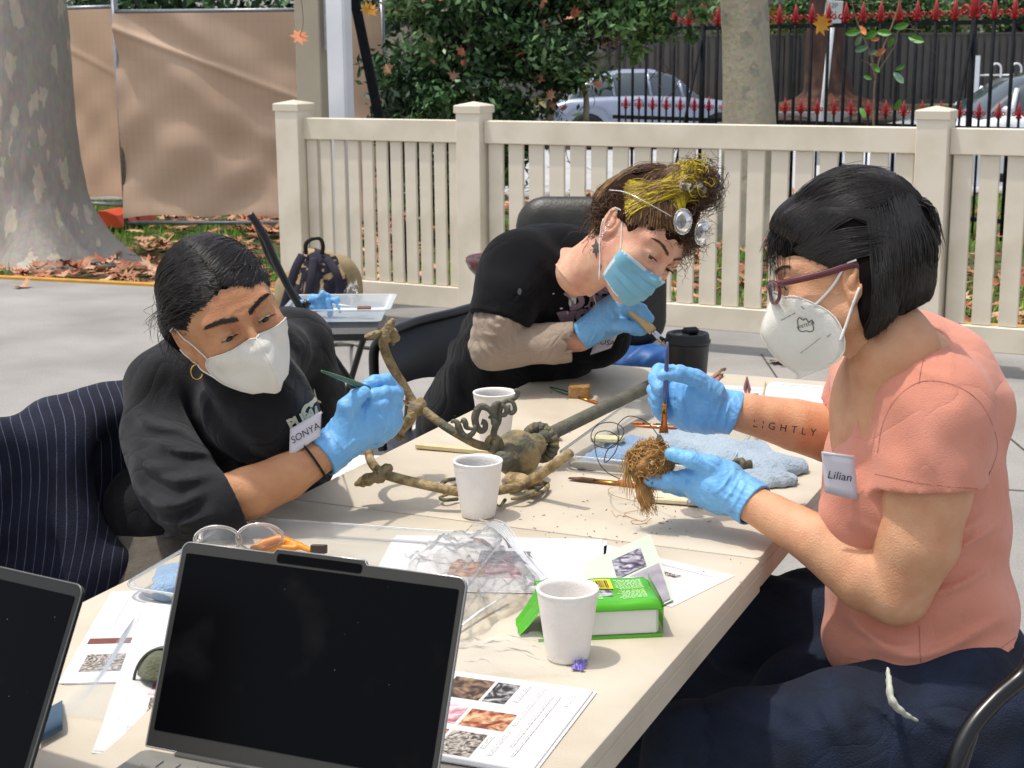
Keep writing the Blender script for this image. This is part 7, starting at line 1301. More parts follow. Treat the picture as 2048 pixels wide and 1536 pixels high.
jo = s.mesh('striped_jacket', M_stripe); setp(jo, 'navy pinstriped jacket draped over the chair back behind the left woman', 'jacket'); co = np.empty(len(jo.data.vertices)*3, np.float32); jo.data.vertices.foreach_get('co', co); co = co.reshape(-1, 3); av = jo.data.attributes.new('stripe', 'FLOAT', 'POINT'); av.data.foreach_set('value', ((co-jk)@jx+(co-jk)@jn*.4+.06*np.sin(co[:, 2]*6)+.016*wob(co, 8, 2)).astype(np.float32)+3)
scf_ = thing('folding_chair', 'black folding chair under the striped jacket at the left edge', 'chair', (jk[0]+.15, jk[1]-.1, 0)); sc0 = jk*[1, 1, 0]+jn*.23
mb = MB(); mb.box(sc0+[0, 0, .455], (.42, .42, .03), jA, .012); mb.build('seat', M_seat, scf_)
for a_ in (-1, 1):
    mb = MB(); mb.tube(spline([jk+jx*a_*.2+[0, 0, .12], jk+jx*a_*.2+[0, 0, -.3], sc0+jx*a_*.21+jn*.15+[0, 0, .35], sc0+jx*a_*.21+jn*.3+[0, 0, .012]], 20), .0125, 10); mb.build('frame', M_black, scf_); mb = MB(); mb.tube([sc0+jx*a_*.19+jn*.18+[0, 0, .45], sc0+jx*a_*.19-jn*.28+[0, 0, .012]], .0125, 10); mb.build('leg', M_black, scf_)
# ---------------------------------------------------------------- ROSA: middle woman, black tee
rosa = thing('person', 'woman with yellow streaked hair and a blue surgical mask leaning over the far table end', 'person', (.0, 3.35, 0), None)
hR = pose((-.60, .80), 50, -8, (0, .078, 0), 1319, 521, 2.86, 1.0)
hm = head_mesh(M_skR, rosa, slit=(.0024, 0), nose=.98, jaw=.96, seed=2); tH = bvh(hm); CUR[0] = tH; hd = xform(hm, hR); nb = to_world(hR, (0, -.050, -.13)); shc = P(1105, 560, 3.16)
b = SDF((-.15, 2.8, .55), (.5, 3.6, 1.25), .004); b.chain([to_world(hR, (0, -.045, -.09)), nb, P(1180, 540, 3.12), shc], [.043, .045, .044, .06], .02); b.chain([shc, P(1050, 680, 3.28), P(985, 830, 3.4)], [.10, .10, .11], .04)
eR, wR = P(990, 694, 3.05), P(1160, 676, 3.06); b.chain([P(1040, 540, 3.12), eR, P(1080, 684, 3.05), wR, P(1195, 655, 3.06)], [.045, .036, .034, .026, .022], .015); bd = b.mesh('body', M_skR, rosa); bodyR = join([hd, bd], 'body')
eyes(hR, rosa, -38, mat('iris_hazel', '#3a2a1a', rough=.1, spec=.8)); lashes(hR, rosa, .0003, tree=tH); brows(hR, rosa, M_hairb, .8, 200, .002, tree=tH)
# surgical mask with pleats
M_surg = mat('surgical_blue', '#7fb4c8', '#74abc2', rough=.75, scale=30, bump=.2, bscale=600, sss=.1); g = []
zt = [.0 , .12, .25, .38, .5, .62, .75, .88, 1.0]
def sm(u, v):
    "u -1..1 across, v 0..1 top to bottom"
    a = abs(u); top = np.array([.062*u*(1), .101-.058*a**1.7, -.022-.012*a]); mid = np.array([.066*u, .116-.072*a**1.9, -.058]); bot = np.array([.050*u, .092-.050*a**2.0, -.104+.012*a**2])
    p = (1-v)**2*top+2*v*(1-v)*(mid*1.0+np.array([0, .010*(1-a*a), 0]))+v*v*bot; p = p+np.array([0, .0032*(1-a**4)*(((v*4.2) % 1)-.5), 0]) if .12 < v < .92 else p; return p
for sx in (1,):
    g = push_out([[sm(u, v) for v in np.linspace(0, 1, 44)] for u in np.linspace(-1, 1, 31)], tH, (0, 0, -.055), (.002, .002))
mb = MB(); mb.grid(g, flip=False); mk = mb.build('surgical_mask', M_surg, rosa); mod = mk.modifiers.new('s', 'SOLIDIFY'); mod.thickness = .001; xform(mk, hR)
M_wband = mat('mask_white_band', '#e4ecf0', rough=.7)
for v0, v1 in ((-.005, .015), (.03, .045), (.06, .07), (.975, 1.0)):
    mb = MB(); mb.grid(push_out([[sm(u, v)+np.array([0, .0012, .0003]) for v in np.linspace(v0, v1, 3)] for u in np.linspace(-1, 1, 31)], tH, (0, 0, -.055), (.0032, .0032))); xform(mb.build('mask_band', M_wband, mk), hR)
for sx in (-1, 1):
    mb = MB(); mb.grid(push_out([[sm(sx*u, v)+np.array([sx*.0005, .001, 0]) for v in np.linspace(0, 1, 20)] for u in (.96, 1.0)], tH, (0, 0, -.055), (.0032, .0032)), flip=sx > 0); xform(mb.build('mask_band', M_wband, mk), hR)
    strap(hR, mk, [(sx*.061, .044, -.034), (sx*.070, .018, -.005), (sx*.078, -.004, .018), (sx*.083, -.020, .015)], .0012); strap(hR, mk, [(sx*.050, .044, -.103), (sx*.064, .018, -.07), (sx*.076, -.004, -.045), (sx*.083, -.022, -.015)], .0012)
# hair: brown base, yellow and blonde streaks, knot on top
s = SDF((-.13, -.16, -.09), (.13, .13, .22), .003); s.ell(HC, HR*1.085, k=0); s.ell((0, .0, .135), (.045, .045, .038), k=.02); s.ell((0, -.07, .02), (.07, .05, .07), k=.03); s.ell((0, .122, -.04), (.070, .080, .100), k=.004, op='cut'); s.cap((-.1, .02, -.04), (.1, .02, -.04), .034, .034, k=.01, op='cut'); s.cap((-.1, .012, -.012), (.1, .012, -.012), .020, .020, k=.01, op='cut'); s.disp(lambda X: .003*wob(X, 70, 3, 3), .02); hm = s.mesh('hair', M_capb, rosa); tC = bvh(hm); hb = xform(hm, hR)
def kn(u, r, e): return np.array((0, .0, .14))+nrm(r.normal(size=3))*.028
RT_ = lambda sx: (hair_flow(520, lambda u: (sx*(.05+.85*u), .92-.55*u, .44-.62*u), lambda u: (sx*.75, .15-.4*u, .75), lambda u: (sx*.25, .0, 1.0), 1.16, 14, 40+sx, .09, .05, .0016))
base = np.concatenate([RT_(1), RT_(-1), hair_flow(600, lambda u: (1.0*math.cos(u*3.1), -.6-.2*u, -.35+.2*u), lambda u: (1.0*math.cos(u*3.1), -.7, .5), lambda u: (.0, -.15, 1), 1.14, 14, 44, .1, .05, .0016)])
base = push_out(base, tC, None, (.0003, .005)); pick = np.random.default_rng(3).uniform(0, 1, len(base)); xform(strands(base[pick < .40], .0008, .0003, 'brown_strands', M_hairb, hb, kind='stuff'), hR); xform(strands(base[(pick >= .40) & (pick < .62)], .0008, .0003, 'blonde_strands', M_hairbl, hb, kind='stuff'), hR)
yb_ = hair_flow(1100, lambda u: (.95-.1*u, .30-.5*u, -.05+.35*u), lambda u: (.80, .35, .55), lambda u: (.35-.2*u, .35, .95), 1.22, 14, 61, .10, .05, .0016); yb_ = push_out(yb_, tC, None, (.001, .008)); pk = np.random.default_rng(9).uniform(0, 1, len(yb_)); xform(strands(yb_[pk < .6], .0007, .0003, 'yellow_strands', M_hairy, hb, kind='stuff'), hR); xform(strands(yb_[pk >= .6], .0009, .0003, 'blonde_strands', M_hairbl, hb, kind='stuff'), hR)
yb2 = hair_flow(260, lambda u: (.25, .80, .62), lambda u: (.55, .5, .7), lambda u: (.1, -.1, 1), 1.22, 14, 67, .10, .05, .002); xform(strands(push_out(yb2, tC, None, (.001, .006)), .0009, .0003, 'yellow_strands', M_hairy, hb, kind='stuff'), hR)
def curls(n, cf, rad, L_, seed, turns=2.2):
    r = np.random.default_rng(seed); out = []
    for k in range(n):
        a = cf(r); d = nrm(r.normal(size=3)+[0, 0, -.4]); e1 = nrm(np.cross(d, r.normal(size=3))); e2 = np.cross(d, e1); t = np.linspace(0, 1, 18)[:, None]; th = t*turns*6.28*r.uniform(.5, 1)+r.uniform(0, 6); out.append(a+d*t*L_*r.uniform(.5, 1.2)+(e1*np.cos(th)+e2*np.sin(th))*rad*r.uniform(.5, 1.3))
    return np.array(out)
xform(strands(curls(620, lambda r: np.array((-.01, .01, .145))+nrm(r.normal(size=3))*.033, .012, .040, 5), .0008, .0003, 'knot_curls', M_hairb, hb, kind='stuff'), hR); xform(strands(curls(26, lambda r: np.array((.02, .02, .15))+nrm(r.normal(size=3))*.03, .010, .03, 6), .0009, .0003, 'knot_curls', M_hairy, hb, kind='stuff'), hR)
xform(strands(curls(220, lambda r: hpt((-.35+r.normal(0, .35), .9, .45+r.normal(0, .15)), 1.14), .006, .045, 7), .0007, .0003, 'fringe_curls', M_hairb, hb, kind='stuff'), hR); xform(strands(curls(120, lambda r: hpt((.95, -.35+r.normal(0, .15), -.35+r.normal(0, .25)), 1.13), .005, .045, 8), .0006, .0003, 'nape_curls', M_hairb, hb, kind='stuff'), hR)
xform(strands(curls(70, lambda r: hpt((-.6+r.normal(0, .2), .75, .1+r.normal(0, .25)), 1.12), .006, .055, 9), .0007, .0003, 'face_curls', M_hairbl, hb, kind='stuff'), hR)
r = np.random.default_rng(77); S5 = []
for k in range(260):
    x0, y0 = 1214+r.normal(0, 10), 440+r.normal(0, 14); a = P(x0, y0, 2.90); x1, y1 = x0-22+r.normal(0, 16), y0+78+r.normal(0, 26); e = P(x1, y1, 2.965+r.normal(0, .01)); m_ = (a+e)/2+r.normal(0, .008, 3); t = np.linspace(0, 1, 12)[:, None]; S5.append(spline([a, m_, e], 12)+.0035*np.sin(t*r.uniform(8, 18)+r.uniform(0, 6))*nrm(r.normal(size=3)))
S5 = np.array(S5); strands(S5[:170], .0006, .0003, 'neck_strands', M_hairb, hb, kind='stuff'); strands(S5[170:], .0006, .0003, 'neck_strands', M_hairbl, hb, kind='stuff')
# scrunchie and goggles pushed up
M_scr2 = ramp_mat('patterned_scrunchie', ['#1d1a18', '#2b2622', '#c8b99a', '#d8cbb0'], 60, 1); mb = MB(); q = [np.array((.028*math.cos(a)+.012, .026+.012*math.sin(a*1)+.004, .125+.026*math.sin(a)+.004*math.sin(a*7))) for a in np.linspace(0, 6.283, 40)[:-1]]; mb.tube(q, [.0085+.003*math.sin(i*1.9) for i in range(39)], 8, closed=True); xform(mb.build('scrunchie', M_scr2, rosa), hR)
gg = None
for (cx, cy, cz, rr_) in ((.034, .083, .085, .024), (-.018, .090, .092, .024)):
    mb = MB(); A = axes((cx*5, .9, .55)); c = np.array((cx, cy, cz)); mb.lathe([(.001, .013), (.010, .0115), (.018, .007), (.0235, 0)], c, A, 24); o = mb.build('goggle_lens', M_gog2 if gg else film_mat('goggle_clear', '#e8ecee', .4, .04, .12), rosa); M_gog2 = bpy.data.materials['goggle_clear']; gg = o; xform(o, hR); mb = MB(); mb.tube([c+A[0]*.0238*math.cos(a)+A[1]*.0238*math.sin(a) for a in np.linspace(0, 6.283, 30)[:-1]], .0011, 6, closed=True); xform(mb.build('goggle_rim', M_gf, o), hR)
mb = MB(); mb.tube(spline([np.array(q) for q in ((.055, .072, .078), (.082, .03, .065), (.092, -.02, .05), (.086, -.06, .03))], 16), .0012, 6); xform(mb.build('goggle_arm', M_gf, gg), hR)
# earrings and necklace, neck tattoo
for k in range(4): mb = MB(); c = np.array((.0805, .002-.004*k, -.042+.011*k)); mb.tube([c+np.array([0, .0035*math.cos(a), .0035*math.sin(a)]) for a in np.linspace(0, 6.283, 12)[:-1]], .0007, 5, closed=True); xform(mb.build('earring', M_silver, rosa), hR)
tBR = bvh(bodyR); tn = P(1197, 510, 3.0); toN = nrm(CAMP-tn); M_tat = mat('tattoo_grey', '#4f4a48', rough=.6)
TATS = (([(0, .022), (.004, .012), (.010, .010), (.005, .004), (.008, -.004), (.003, -.006), (.001, -.018), (-.002, -.006), (-.007, -.005), (-.004, .003), (-.009, .008), (-.003, .011)], (1192, 500)), ([(0, .008), (.003, 0), (0, -.010), (-.003, 0)], (1200, 532)))
# tee
s = SDF((-.25, 2.75, .5), (.42, 3.75, 1.22), .0045); s.chain([shc+[0, .02, -.01], P(1085, 640, 3.26), P(1030, 740, 3.33), P(975, 860, 3.42)], [.115, .135, .14, .15], .03, sq=(nrm([1, .5, 0]), 1.12)); s.cap(P(1042, 548, 3.13), P(1170, 560, 3.25), .085, .075, .05); s.ell(P(1160, 640, 3.2), (.075, .08, .09), k=.05); s.cap(P(1080, 530, 3.2), P(1158, 518, 3.15), .080, .060, .03); s.cap(P(1138, 505, 3.16), P(1172, 570, 3.12), .055, .050, .02); s.cap(P(1130, 545, 3.17), P(1185, 610, 3.16), .062, .045, .03); s.ell(P(1188, 600, 3.14), (.045, .05, .055), k=.03)
s.chain([P(1200, 600, 3.2), P(1215, 680, 3.2)], [.05, .05], .05); s.disp(cloth_wr(.007, 22, 31, (1.2, .3, .7)), .04); mbt = P(1203, 520, 3.065); A_c = axes(P(1222, 480, 3.01)-P(1200, 528, 3.07)); s.cap(P(1222, 480, 3.01), P(1200, 528, 3.07), .048, .044, k=.004, op='cut')
s3 = s.blank(); s3.chain([P(1042, 545, 3.12), P(1020, 590, 3.08), P(1003, 640, 3.055), P(998, 665, 3.05)], [.080, .074, .066, .064], 0); s3.disp(cloth_wr(.006, 24, 37, (1.2, .3, .7)), .04); s3.plane(P(1000, 642, 3.05), nrm(P(985, 700, 3.04)-P(1020, 590, 3.08)), 0); s._mix((slice(None),)*3, s3.D, .03, 'add')
s.ridge([P(1075, 600, 3.1), P(1085, 660, 3.12), P(1080, 720, 3.15)], .012, -.012); s.cap(P(1020, 600, 3.07), eR, .060, .052, k=.001, op='cut') if False else None
te = s.mesh('tee_shirt', M_bktee, rosa); tR = bvh(te); mb = MB(); mb.tube([mbt+A_c[0]*.049*math.cos(a)+A_c[1]*.049*math.sin(a) for a in np.linspace(0, 6.283, 40)[:-1]], .006, 8, closed=True, flat=(A_c[2], 1.3)); mb.build('collar', M_bktee, te)
# under sleeve
s = SDF(P(1000, 700, 3.05)-[.14, .12, .13], P(1120, 640, 3.1)+[.11, .12, .16], .003); s.chain([P(1020, 600, 3.07), P(998, 650, 3.05), eR+[-.004, 0, 0]], [.056, .052, .047], .01); s.chain([eR+[-.004, 0, 0], P(1040, 690, 3.045), P(1100, 686, 3.045), P(1150, 682, 3.05)], [.047, .043, .0405, .0415], .008)
s.disp(cloth_wr(.004, 60, 41, (2.2, .2, 1.0)), .02)
for l in ([(975, 640, 3.0), (990, 655, 3.0), (1012, 650, 3.0)], [(965, 660, 3.0), (985, 672, 2.998), (1012, 668, 3.0)], [(985, 625, 3.0), (1005, 640, 3.0), (1025, 640, 3.0)], [(1012, 655, 3.0), (1020, 670, 3.0), (1022, 700, 3.0)]): s.ridge([P(*q) for q in l], .005, .005)
s.plane(P(1146, 683, 3.05), nrm([1, 0, -.05])); s.cap(P(1120, 684, 3.05), P(1180, 680, 3.05), .0375, .0375, .001, 'cut'); s.mesh('under_sleeve', M_taupe, rosa)
# jeans hidden behind the table
s = SDF((-.3, 2.7, .3), (.45, 3.7, .72), .008); s.chain([P(960, 890, 3.44), (.05, 3.25, .52), (.30, 3.0, .50)], [.13, .09, .07], .03); s.chain([P(1000, 880, 3.5), (.2, 3.4, .52), (.38, 3.2, .5)], [.12, .09, .07], .03); s.disp(cloth_wr(.006, 30, 51), .03); s.mesh('trousers', M_bktee, rosa)
# glove
s = hand(rosa, [([(1163, 672, 3.055, .030), (1190, 652, 3.05, .030), (1215, 632, 3.045, .034), (1235, 622, 3.04, .031)], .004), ([(1205, 650, 3.05, .028), (1232, 645, 3.045, .024)], .015), ([(1228, 612, 3.04, .024), (1248, 610, 3.03, .016)], .012),
     ([(1240, 610, 3.03, .018), (1262, 609, 3.015, .0125), (1282, 619, 3.005, .0118), (1298, 637, 3.005, .0105)], .008), ([(1242, 625, 3.035, .016), (1262, 630, 3.025, .012), (1277, 640, 3.015, .0112), (1288, 655, 3.012, .0100)], .004),
     ([(1240, 640, 3.055, .015), (1262, 642, 3.06, .0115), (1278, 652, 3.055, .010), (1286, 662, 3.05, .009)], .004), ([(1236, 648, 3.075, .014), (1256, 654, 3.085, .0105), (1270, 664, 3.08, .009)], .004),
     ([(1222, 648, 3.02, .018), (1245, 650, 3.005, .0135), (1265, 656, 3.0, .0118), (1279, 662, 3.002, .0100)], .008)], 5, h=.0018, fold=(([(1215, 612, 3.0), (1235, 640, 3.0)], .003, .002), ([(1180, 690, 3.03), (1195, 660, 3.02)], .003, .0022), ([(1190, 692, 3.03), (1210, 670, 3.02)], .003, .002)))
s.plane(P(1161, 672, 3.055), nrm(P(1161, 672, 3.055)-P(1190, 652, 3.05))); s.cap(P(1130, 690, 3.06), P(1180, 660, 3.055), .0265, .0265, .001, 'cut'); s.mesh('glove', M_glove, rosa)
brush('wooden bristle brush held by the woman with yellow streaked hair', P(1229, 588, 3.03), P(1336, 692, 2.985), M_wood, M_silver, M_bh, lh=.72, lf=.20, rh=.0105, rb=.0115)
# shirt lettering, paint splashes and name tag
toR = nrm(CAMP-P(1170, 620, 3.0)); M_lilac = mat('lilac_print', '#9a8088', '#857078', rough=.8, scale=200); X_ = nrm(RT*1+UP*.22); U_ = nrm(UP*1-RT*.12)
for t_, x, y, sz in (('DAS', 1178, 597, .046), ('YOU', 1172, 634, .038), ('R', 1142, 645, .060)): text_decal(t_, sz, P(x, y, 3.12), X_, U_, M_lilac, te, tR, toR, offset=.0035, shear=-.15)
M_wp = mat('white_splash', '#c9cdd2', rough=.6); r = np.random.default_rng(8)
for x, y, a_, b_2 in ((1133, 569, 4, 3), (1145, 594, 3, 9), (1140, 606, 3, 8), (1150, 602, 3, 7), (1123, 617, 3, 2), (1135, 626, 2, 4), (1130, 640, 6, 2), (1043, 584, 5, 7), (1108, 588, 1.5, 1.5)):
    decal([[((a_+r.normal(0, .6))*.00095*math.cos(t), (b_2+r.normal(0, .6))*.00095*math.sin(t)) for t in np.linspace(0, 6.1, 10)]], P(x, y, 3.1), RT, UP+RT*.3, M_wp if x != 1043 else mat('grey_splash', '#4a4d50', rough=.7), te, tR, toR, 'paint_splash')
q0 = surf(tR, 1200, 690, .02); Yq = min(q0[1], 3.2); tag([P(1198, 664, Yq), P(1236, 668, Yq), P(1222, 696, Yq), P(1180, 710, Yq)], rosa, 'ROSA', .016)
for pl_, (x, y) in TATS: decal([pl_], P(x, y, 3.0), RT, UP, M_tat, bodyR, tBR, toN, 'tattoo', .0005)
mb = MB(); mb.tube(spline([P(1178, 490, 3.02), P(1177, 530, 3.02), P(1185, 580, 3.0), P(1192, 610, 3.0)], 20), .0007, 5); mb.build('necklace', M_silver, rosa)
# ---------------------------------------------------------------- LILIAN: right woman, salmon tee
lil = thing('person', 'woman in a salmon tee with glasses and bobbed black hair cleaning a root ball', 'person', (.62, 2.05, 0), None)
hL = pose((.17, .985), -86, 0, (-.078, -.008, -.006), 1709, 556, 1.93, .94)
hm = head_mesh(M_skL, lil, slit=(.0032, 0), nose=.95, jaw=1.0, seed=3); tH = bvh(hm); CUR[0] = tH; hd = xform(hm, hL); nb = to_world(hL, (0, -.052, -.115)); ct_ = P(1825, 800, 2.08)
b = SDF((.16, 1.72, .56), (.86, 2.5, 1.2), .0036); b.chain([to_world(hL, (0, -.048, -.09)), nb, P(1800, 730, 2.04), ct_], [.046, .0565, .058, .07], .03); b.chain([ct_, P(1835, 1000, 2.06), P(1850, 1180, 2.05)], [.095, .10, .10], .04, sq=((0, 1, 0), 1.3)); b.ell(P(1745, 850, 2.03), (.05, .10, .09), k=.05)
eL = P(1795, 1185, 1.93); b.chain([P(1868, 830, 1.945), P(1852, 980, 1.93), P(1835, 1080, 1.925), eL], [.062, .058, .054, .044], .02); b.chain([eL, P(1730, 1155, 1.95), P(1640, 1085, 1.99), P(1545, 1030, 2.04), P(1500, 1005, 2.06), P(1460, 985, 2.08)], [.043, .0445, .0375, .029, .0265, .024], .006)
eF = P(1705, 885, 2.24); b.chain([P(1725, 760, 2.22), P(1712, 830, 2.25), eF], [.050, .046, .042], .02); b.chain([eF, P(1660, 868, 2.235), P(1590, 850, 2.22), P(1500, 828, 2.21), P(1460, 820, 2.21), P(1420, 815, 2.215)], [.043, .044, .039, .030, .0275, .025], .006)
bd = b.mesh('body', M_skL, lil); tLb = bvh(bd); bodyL = join([hd, bd], 'body')
eyes(hL, lil, -30); lashes(hL, lil, tree=tH); brows(hL, lil, M_hairk, .9, 180, tree=tH)
text_ob = put_text('LIGHTLY', .0155, P(1569, 857, 2.1), P(1628, 866, 2.12)-P(1510, 848, 2.12), UP, mat('tattoo_ink', '#22262a', rough=.6), bodyL, 'tattoo', spacing=1.75, offset=-.0001); drape(text_ob, tLb, nrm(CAMP-P(1569, 857, 2.1)), .0005)
M_maskL = M_mask
mk = mask_mesh([(0, .0955, -.012), (0, .111, -.028), (0, .126, -.058), (0, .122, -.080), (0, .106, -.106), (0, .084, -.128)], [(.006, .096, -.008), (.034, .082, -.018), (.058, .056, -.026), (.070, .022, -.060), (.060, .024, -.110), (.004, .088, -.133)], M_mask, hL, lil, tH, bulge=.004)
for sx in (-1, 1): strap(hL, mk, [(sx*.062, .048, -.034), (sx*.072, .022, -.012), (sx*.079, .000, .014), (sx*.084, -.014, .018)], .0021); strap(hL, mk, [(sx*.070, .024, -.088), (sx*.073, .012, -.066), (sx*.078, -.003, -.036), (sx*.083, -.012, -.020)], .0021)
bpy.context.view_layer.update(); tM = bvh(mk); toL = nrm(CAMP-P(1615, 650, 1.9)); M_mp = mat('mask_print', '#77726c', rough=.8); M_mp2 = mat('mask_print_dark', '#5c5a58', rough=.8)
aus = [(1594, 641), (1598, 635), (1606, 640), (1612, 637), (1617, 644), (1624, 640), (1626, 650), (1627, 660), (1620, 664), (1612, 662), (1604, 664), (1597, 660), (1595, 650)]
mb = MB(); mb.tube([P(x, y, 1.9) for x, y in spline([(x, y, 0) for x, y in aus+aus[:1]], 60)[:, :2]], .0006, 4); o = mb.build('print_outline', M_mp, mk); drape(o, tM, toL, .0014)
text_decal('PPETECH', .0058, P(1611, 651, 1.9), RT+UP*.35, UP-RT*.2, M_mp2, mk, tM, toL, lift=.0014)
for a, c in (((1560, 640), (1590, 625)), ((1601, 708), (1642, 676)), ((1655, 674), (1663, 668)), ((1602, 612), (1608, 618))):
    mb = MB(); k = 14 if abs(a[0]-c[0]) > 20 else 4
    for i in range(k):
        t = i/k; x, y = a[0]+(c[0]-a[0])*t, a[1]+(c[1]-a[1])*t; mb.tube([P(x, y, 1.9), P(x+1.3, y-.6 if c[1] < a[1] else y+.6, 1.9)], .0006, 4)
    o = mb.build('stitching', M_mp, mk); o['kind'] = 'stuff'; drape(o, tM, toL, .0014)
# glasses
gs = None; M_gfr = mat('burgundy_frame', '#5e1a26', '#48121c', rough=.2, scale=30, coat=.6); c = 0
mb = MB()
for sx in (-1, 1):
    q = [np.array((sx*.033+.024*math.cos(a)*1.0, .105-.012*abs(math.cos(a)*.5+sx*.5)**2, -.006+.017*math.sin(a)*(1 if math.sin(a) < 0 else .85))) for a in np.linspace(0, 6.283, 28)[:-1]]; mb.tube(q, .0028, 6, closed=True)
mb.tube([(-.010, .105, -.001), (0, .108, .002), (.010, .105, -.001)], .0022, 6); gs = mb.build('glasses', M_gfr, lil); xform(gs, hL)
for sx in (-1, 1):
    mb = MB(); mb.tube(spline([(sx*.058, .094, .004), (sx*.068, .08, .004), (sx*.076, .03, .007), (sx*.081, -.01, .012), (sx*.080, -.025, .0)], 20), .0048, 8, flat=((1, 0, 0), .4)); xform(mb.build('temple', M_gfr, gs), hL)
    mb = MB(); cc = np.array((sx*.033, .103, -.006)); mb.grid([[cc+np.array((.023*u*math.cos(a), -.012*abs(u*math.cos(a)*.5+sx*.5)**2+.006*(sx*sx)*.5, .016*u*math.sin(a))) for a in np.linspace(0, 6.283, 25)] for u in (.02, .5, 1)]); xform(mb.build('lens', film_mat('lens_film', '#f4f6f8', .3, .02, .0) if 'lens_film' not in bpy.data.materials else bpy.data.materials['lens_film'], gs), hL)
# hair: swept back into a small tie, bob below
s = SDF((-.13, -.16, -.10), (.13, .14, .17), .003); s.ell(HC+[0, -.006, .012], HR*[1.13, 1.13, 1.17], k=0); s.ell((0, -.062, -.005), (.078, .062, .075), k=.03); s.ell((0, .052, .075), (.060, .036, .033), k=.03); s.ell((0, .125, -.035), (.085, .082, .088), k=.004, op='cut')
for sx in (-1, 1): s.cap((sx*.09, .016, -.05), (sx*.09, .050, .005), .040, .030, k=.006, op='cut'); s.ell((sx*.088, -.006, -.012), (.030, .020, .030), k=.004, op='cut'); s.chain([(sx*.068, -.036, -.01), (sx*.066, -.030, -.055), (sx*.058, -.018, -.086)], [.022, .022, .008], .02)
s.plane((0, -.02, -.088), nrm((0, -.30, -.72))); s.disp(lambda X: .0014*wob(X, 60, 3, 2), .01); hm = s.mesh('hair', M_capk, lil); tC = bvh(hm); hb = xform(hm, hL)
S1 = []
for sx in (-1, 1):
    S1.append(hair_flow(1100, lambda u: (sx*(.02+.88*u), .90-.32*u, .52-.42*u), lambda u: (sx*(.45+.55*u), .45, .95-.55*u), lambda u: (sx*(.15+.1*u), -.80, .62-.2*u), 1.20, 16, 70+sx, .05, .022))
    S1.append(hair_flow(700, lambda u: (sx*.12, .30-1.0*u, 1.0), lambda u: (sx*.75, -.1-.4*u, .75), lambda u: (sx*.22, -.86, .52), 1.19, 16, 75+sx, .05, .02))
    S1.append(hair_flow(700, lambda u: (sx*(.62+.3*u), .74-.45*u, .12-.34*u), lambda u: (sx*1.0, .2-.2*u, .30-.3*u), lambda u: (sx*.85, -.55, .10-.15*u), 1.17, 16, 88+sx, .05, .02))
    S1.append(hair_flow(420, lambda u: (sx*(.75+.2*u), .45-.5*u, .62-.2*u), lambda u: (sx*.95, -.1, .45), lambda u: (sx*.85, -.55-.2*u, .25-.3*u), 1.185, 16, 98+sx, .05, .015))
    S1.append(hair_flow(90, lambda u: (sx*.5*u, .90, .52), lambda u: (sx*.5, .7, .8), lambda u: (sx*.4, -.3, .9), 1.30, 16, 79+sx, .14, .06, .001))
xform(strands(push_out(np.concatenate(S1), tC), .0006, .0003, 'hair_strands', M_hairk, hb, kind='stuff'), hL); S2 = []; r = np.random.default_rng(12)
for sx in (-1, 1):
    for k in range(1000):
        u = r.uniform(0, 1); a = hpt((sx*(.9-.35*u), -.15-.80*u, .25+.35*u+r.normal(0, .1)), 1.15); zb = -.088+.052*u+r.normal(0, .004); e = np.array((sx*(.062+.008*math.sin(u*3)-.045*u**2.2), -.012-.090*u, zb)); m_ = np.array((sx*(.086-.034*u**2), -.030-.092*u, (a[2]+e[2])/2)); S2.append(spline([a, m_+r.normal(0, .003, 3), e+r.normal(0, .003, 3)], 12))
xform(strands(push_out(S2, tC), .0007, .0003, 'bob_strands', M_hairk, hb, kind='stuff'), hL); S3 = []
for k in range(420): a = hpt((r.normal(0, .42), .93, .52+r.normal(0, .12)), 1.16); e = a+[r.normal(0, .01), .020+r.normal(0, .006), -.012-abs(r.normal(0, .03))]; S3.append(spline([a+[0, -.03, .012], a+[0, .006, .006], e], 9))
xform(strands(S3, .0004, .0002, 'fringe', M_hairk, hb, kind='stuff'), hL); S4 = []
for k in range(260): a = hpt((r.normal(0, .16), -.84, .56+r.normal(0, .05)), 1.16); S4.append(spline([a, a+[r.normal(0, .008), -.022, -.012], a+[r.normal(0, .012), -.026, -.055+r.normal(0, .01)]], 9))
xform(strands(S4, .0007, .0003, 'tail_strands', M_hairk, hb, kind='stuff'), hL); tie = to_world(hL, hpt((-.05, -.84, .60), 1.21)); mb = MB(); A = axes(to_world(hL, hpt((0, -.84, .5), 1.5))-tie); mb.tube([tie+A[0]*.012*math.cos(a)+A[1]*.012*math.sin(a) for a in np.linspace(0, 6.283, 20)[:-1]], .0032, 6, closed=True); mb.build('hair_tie', mat('pink_tie', '#b08a98', rough=.6), hb)
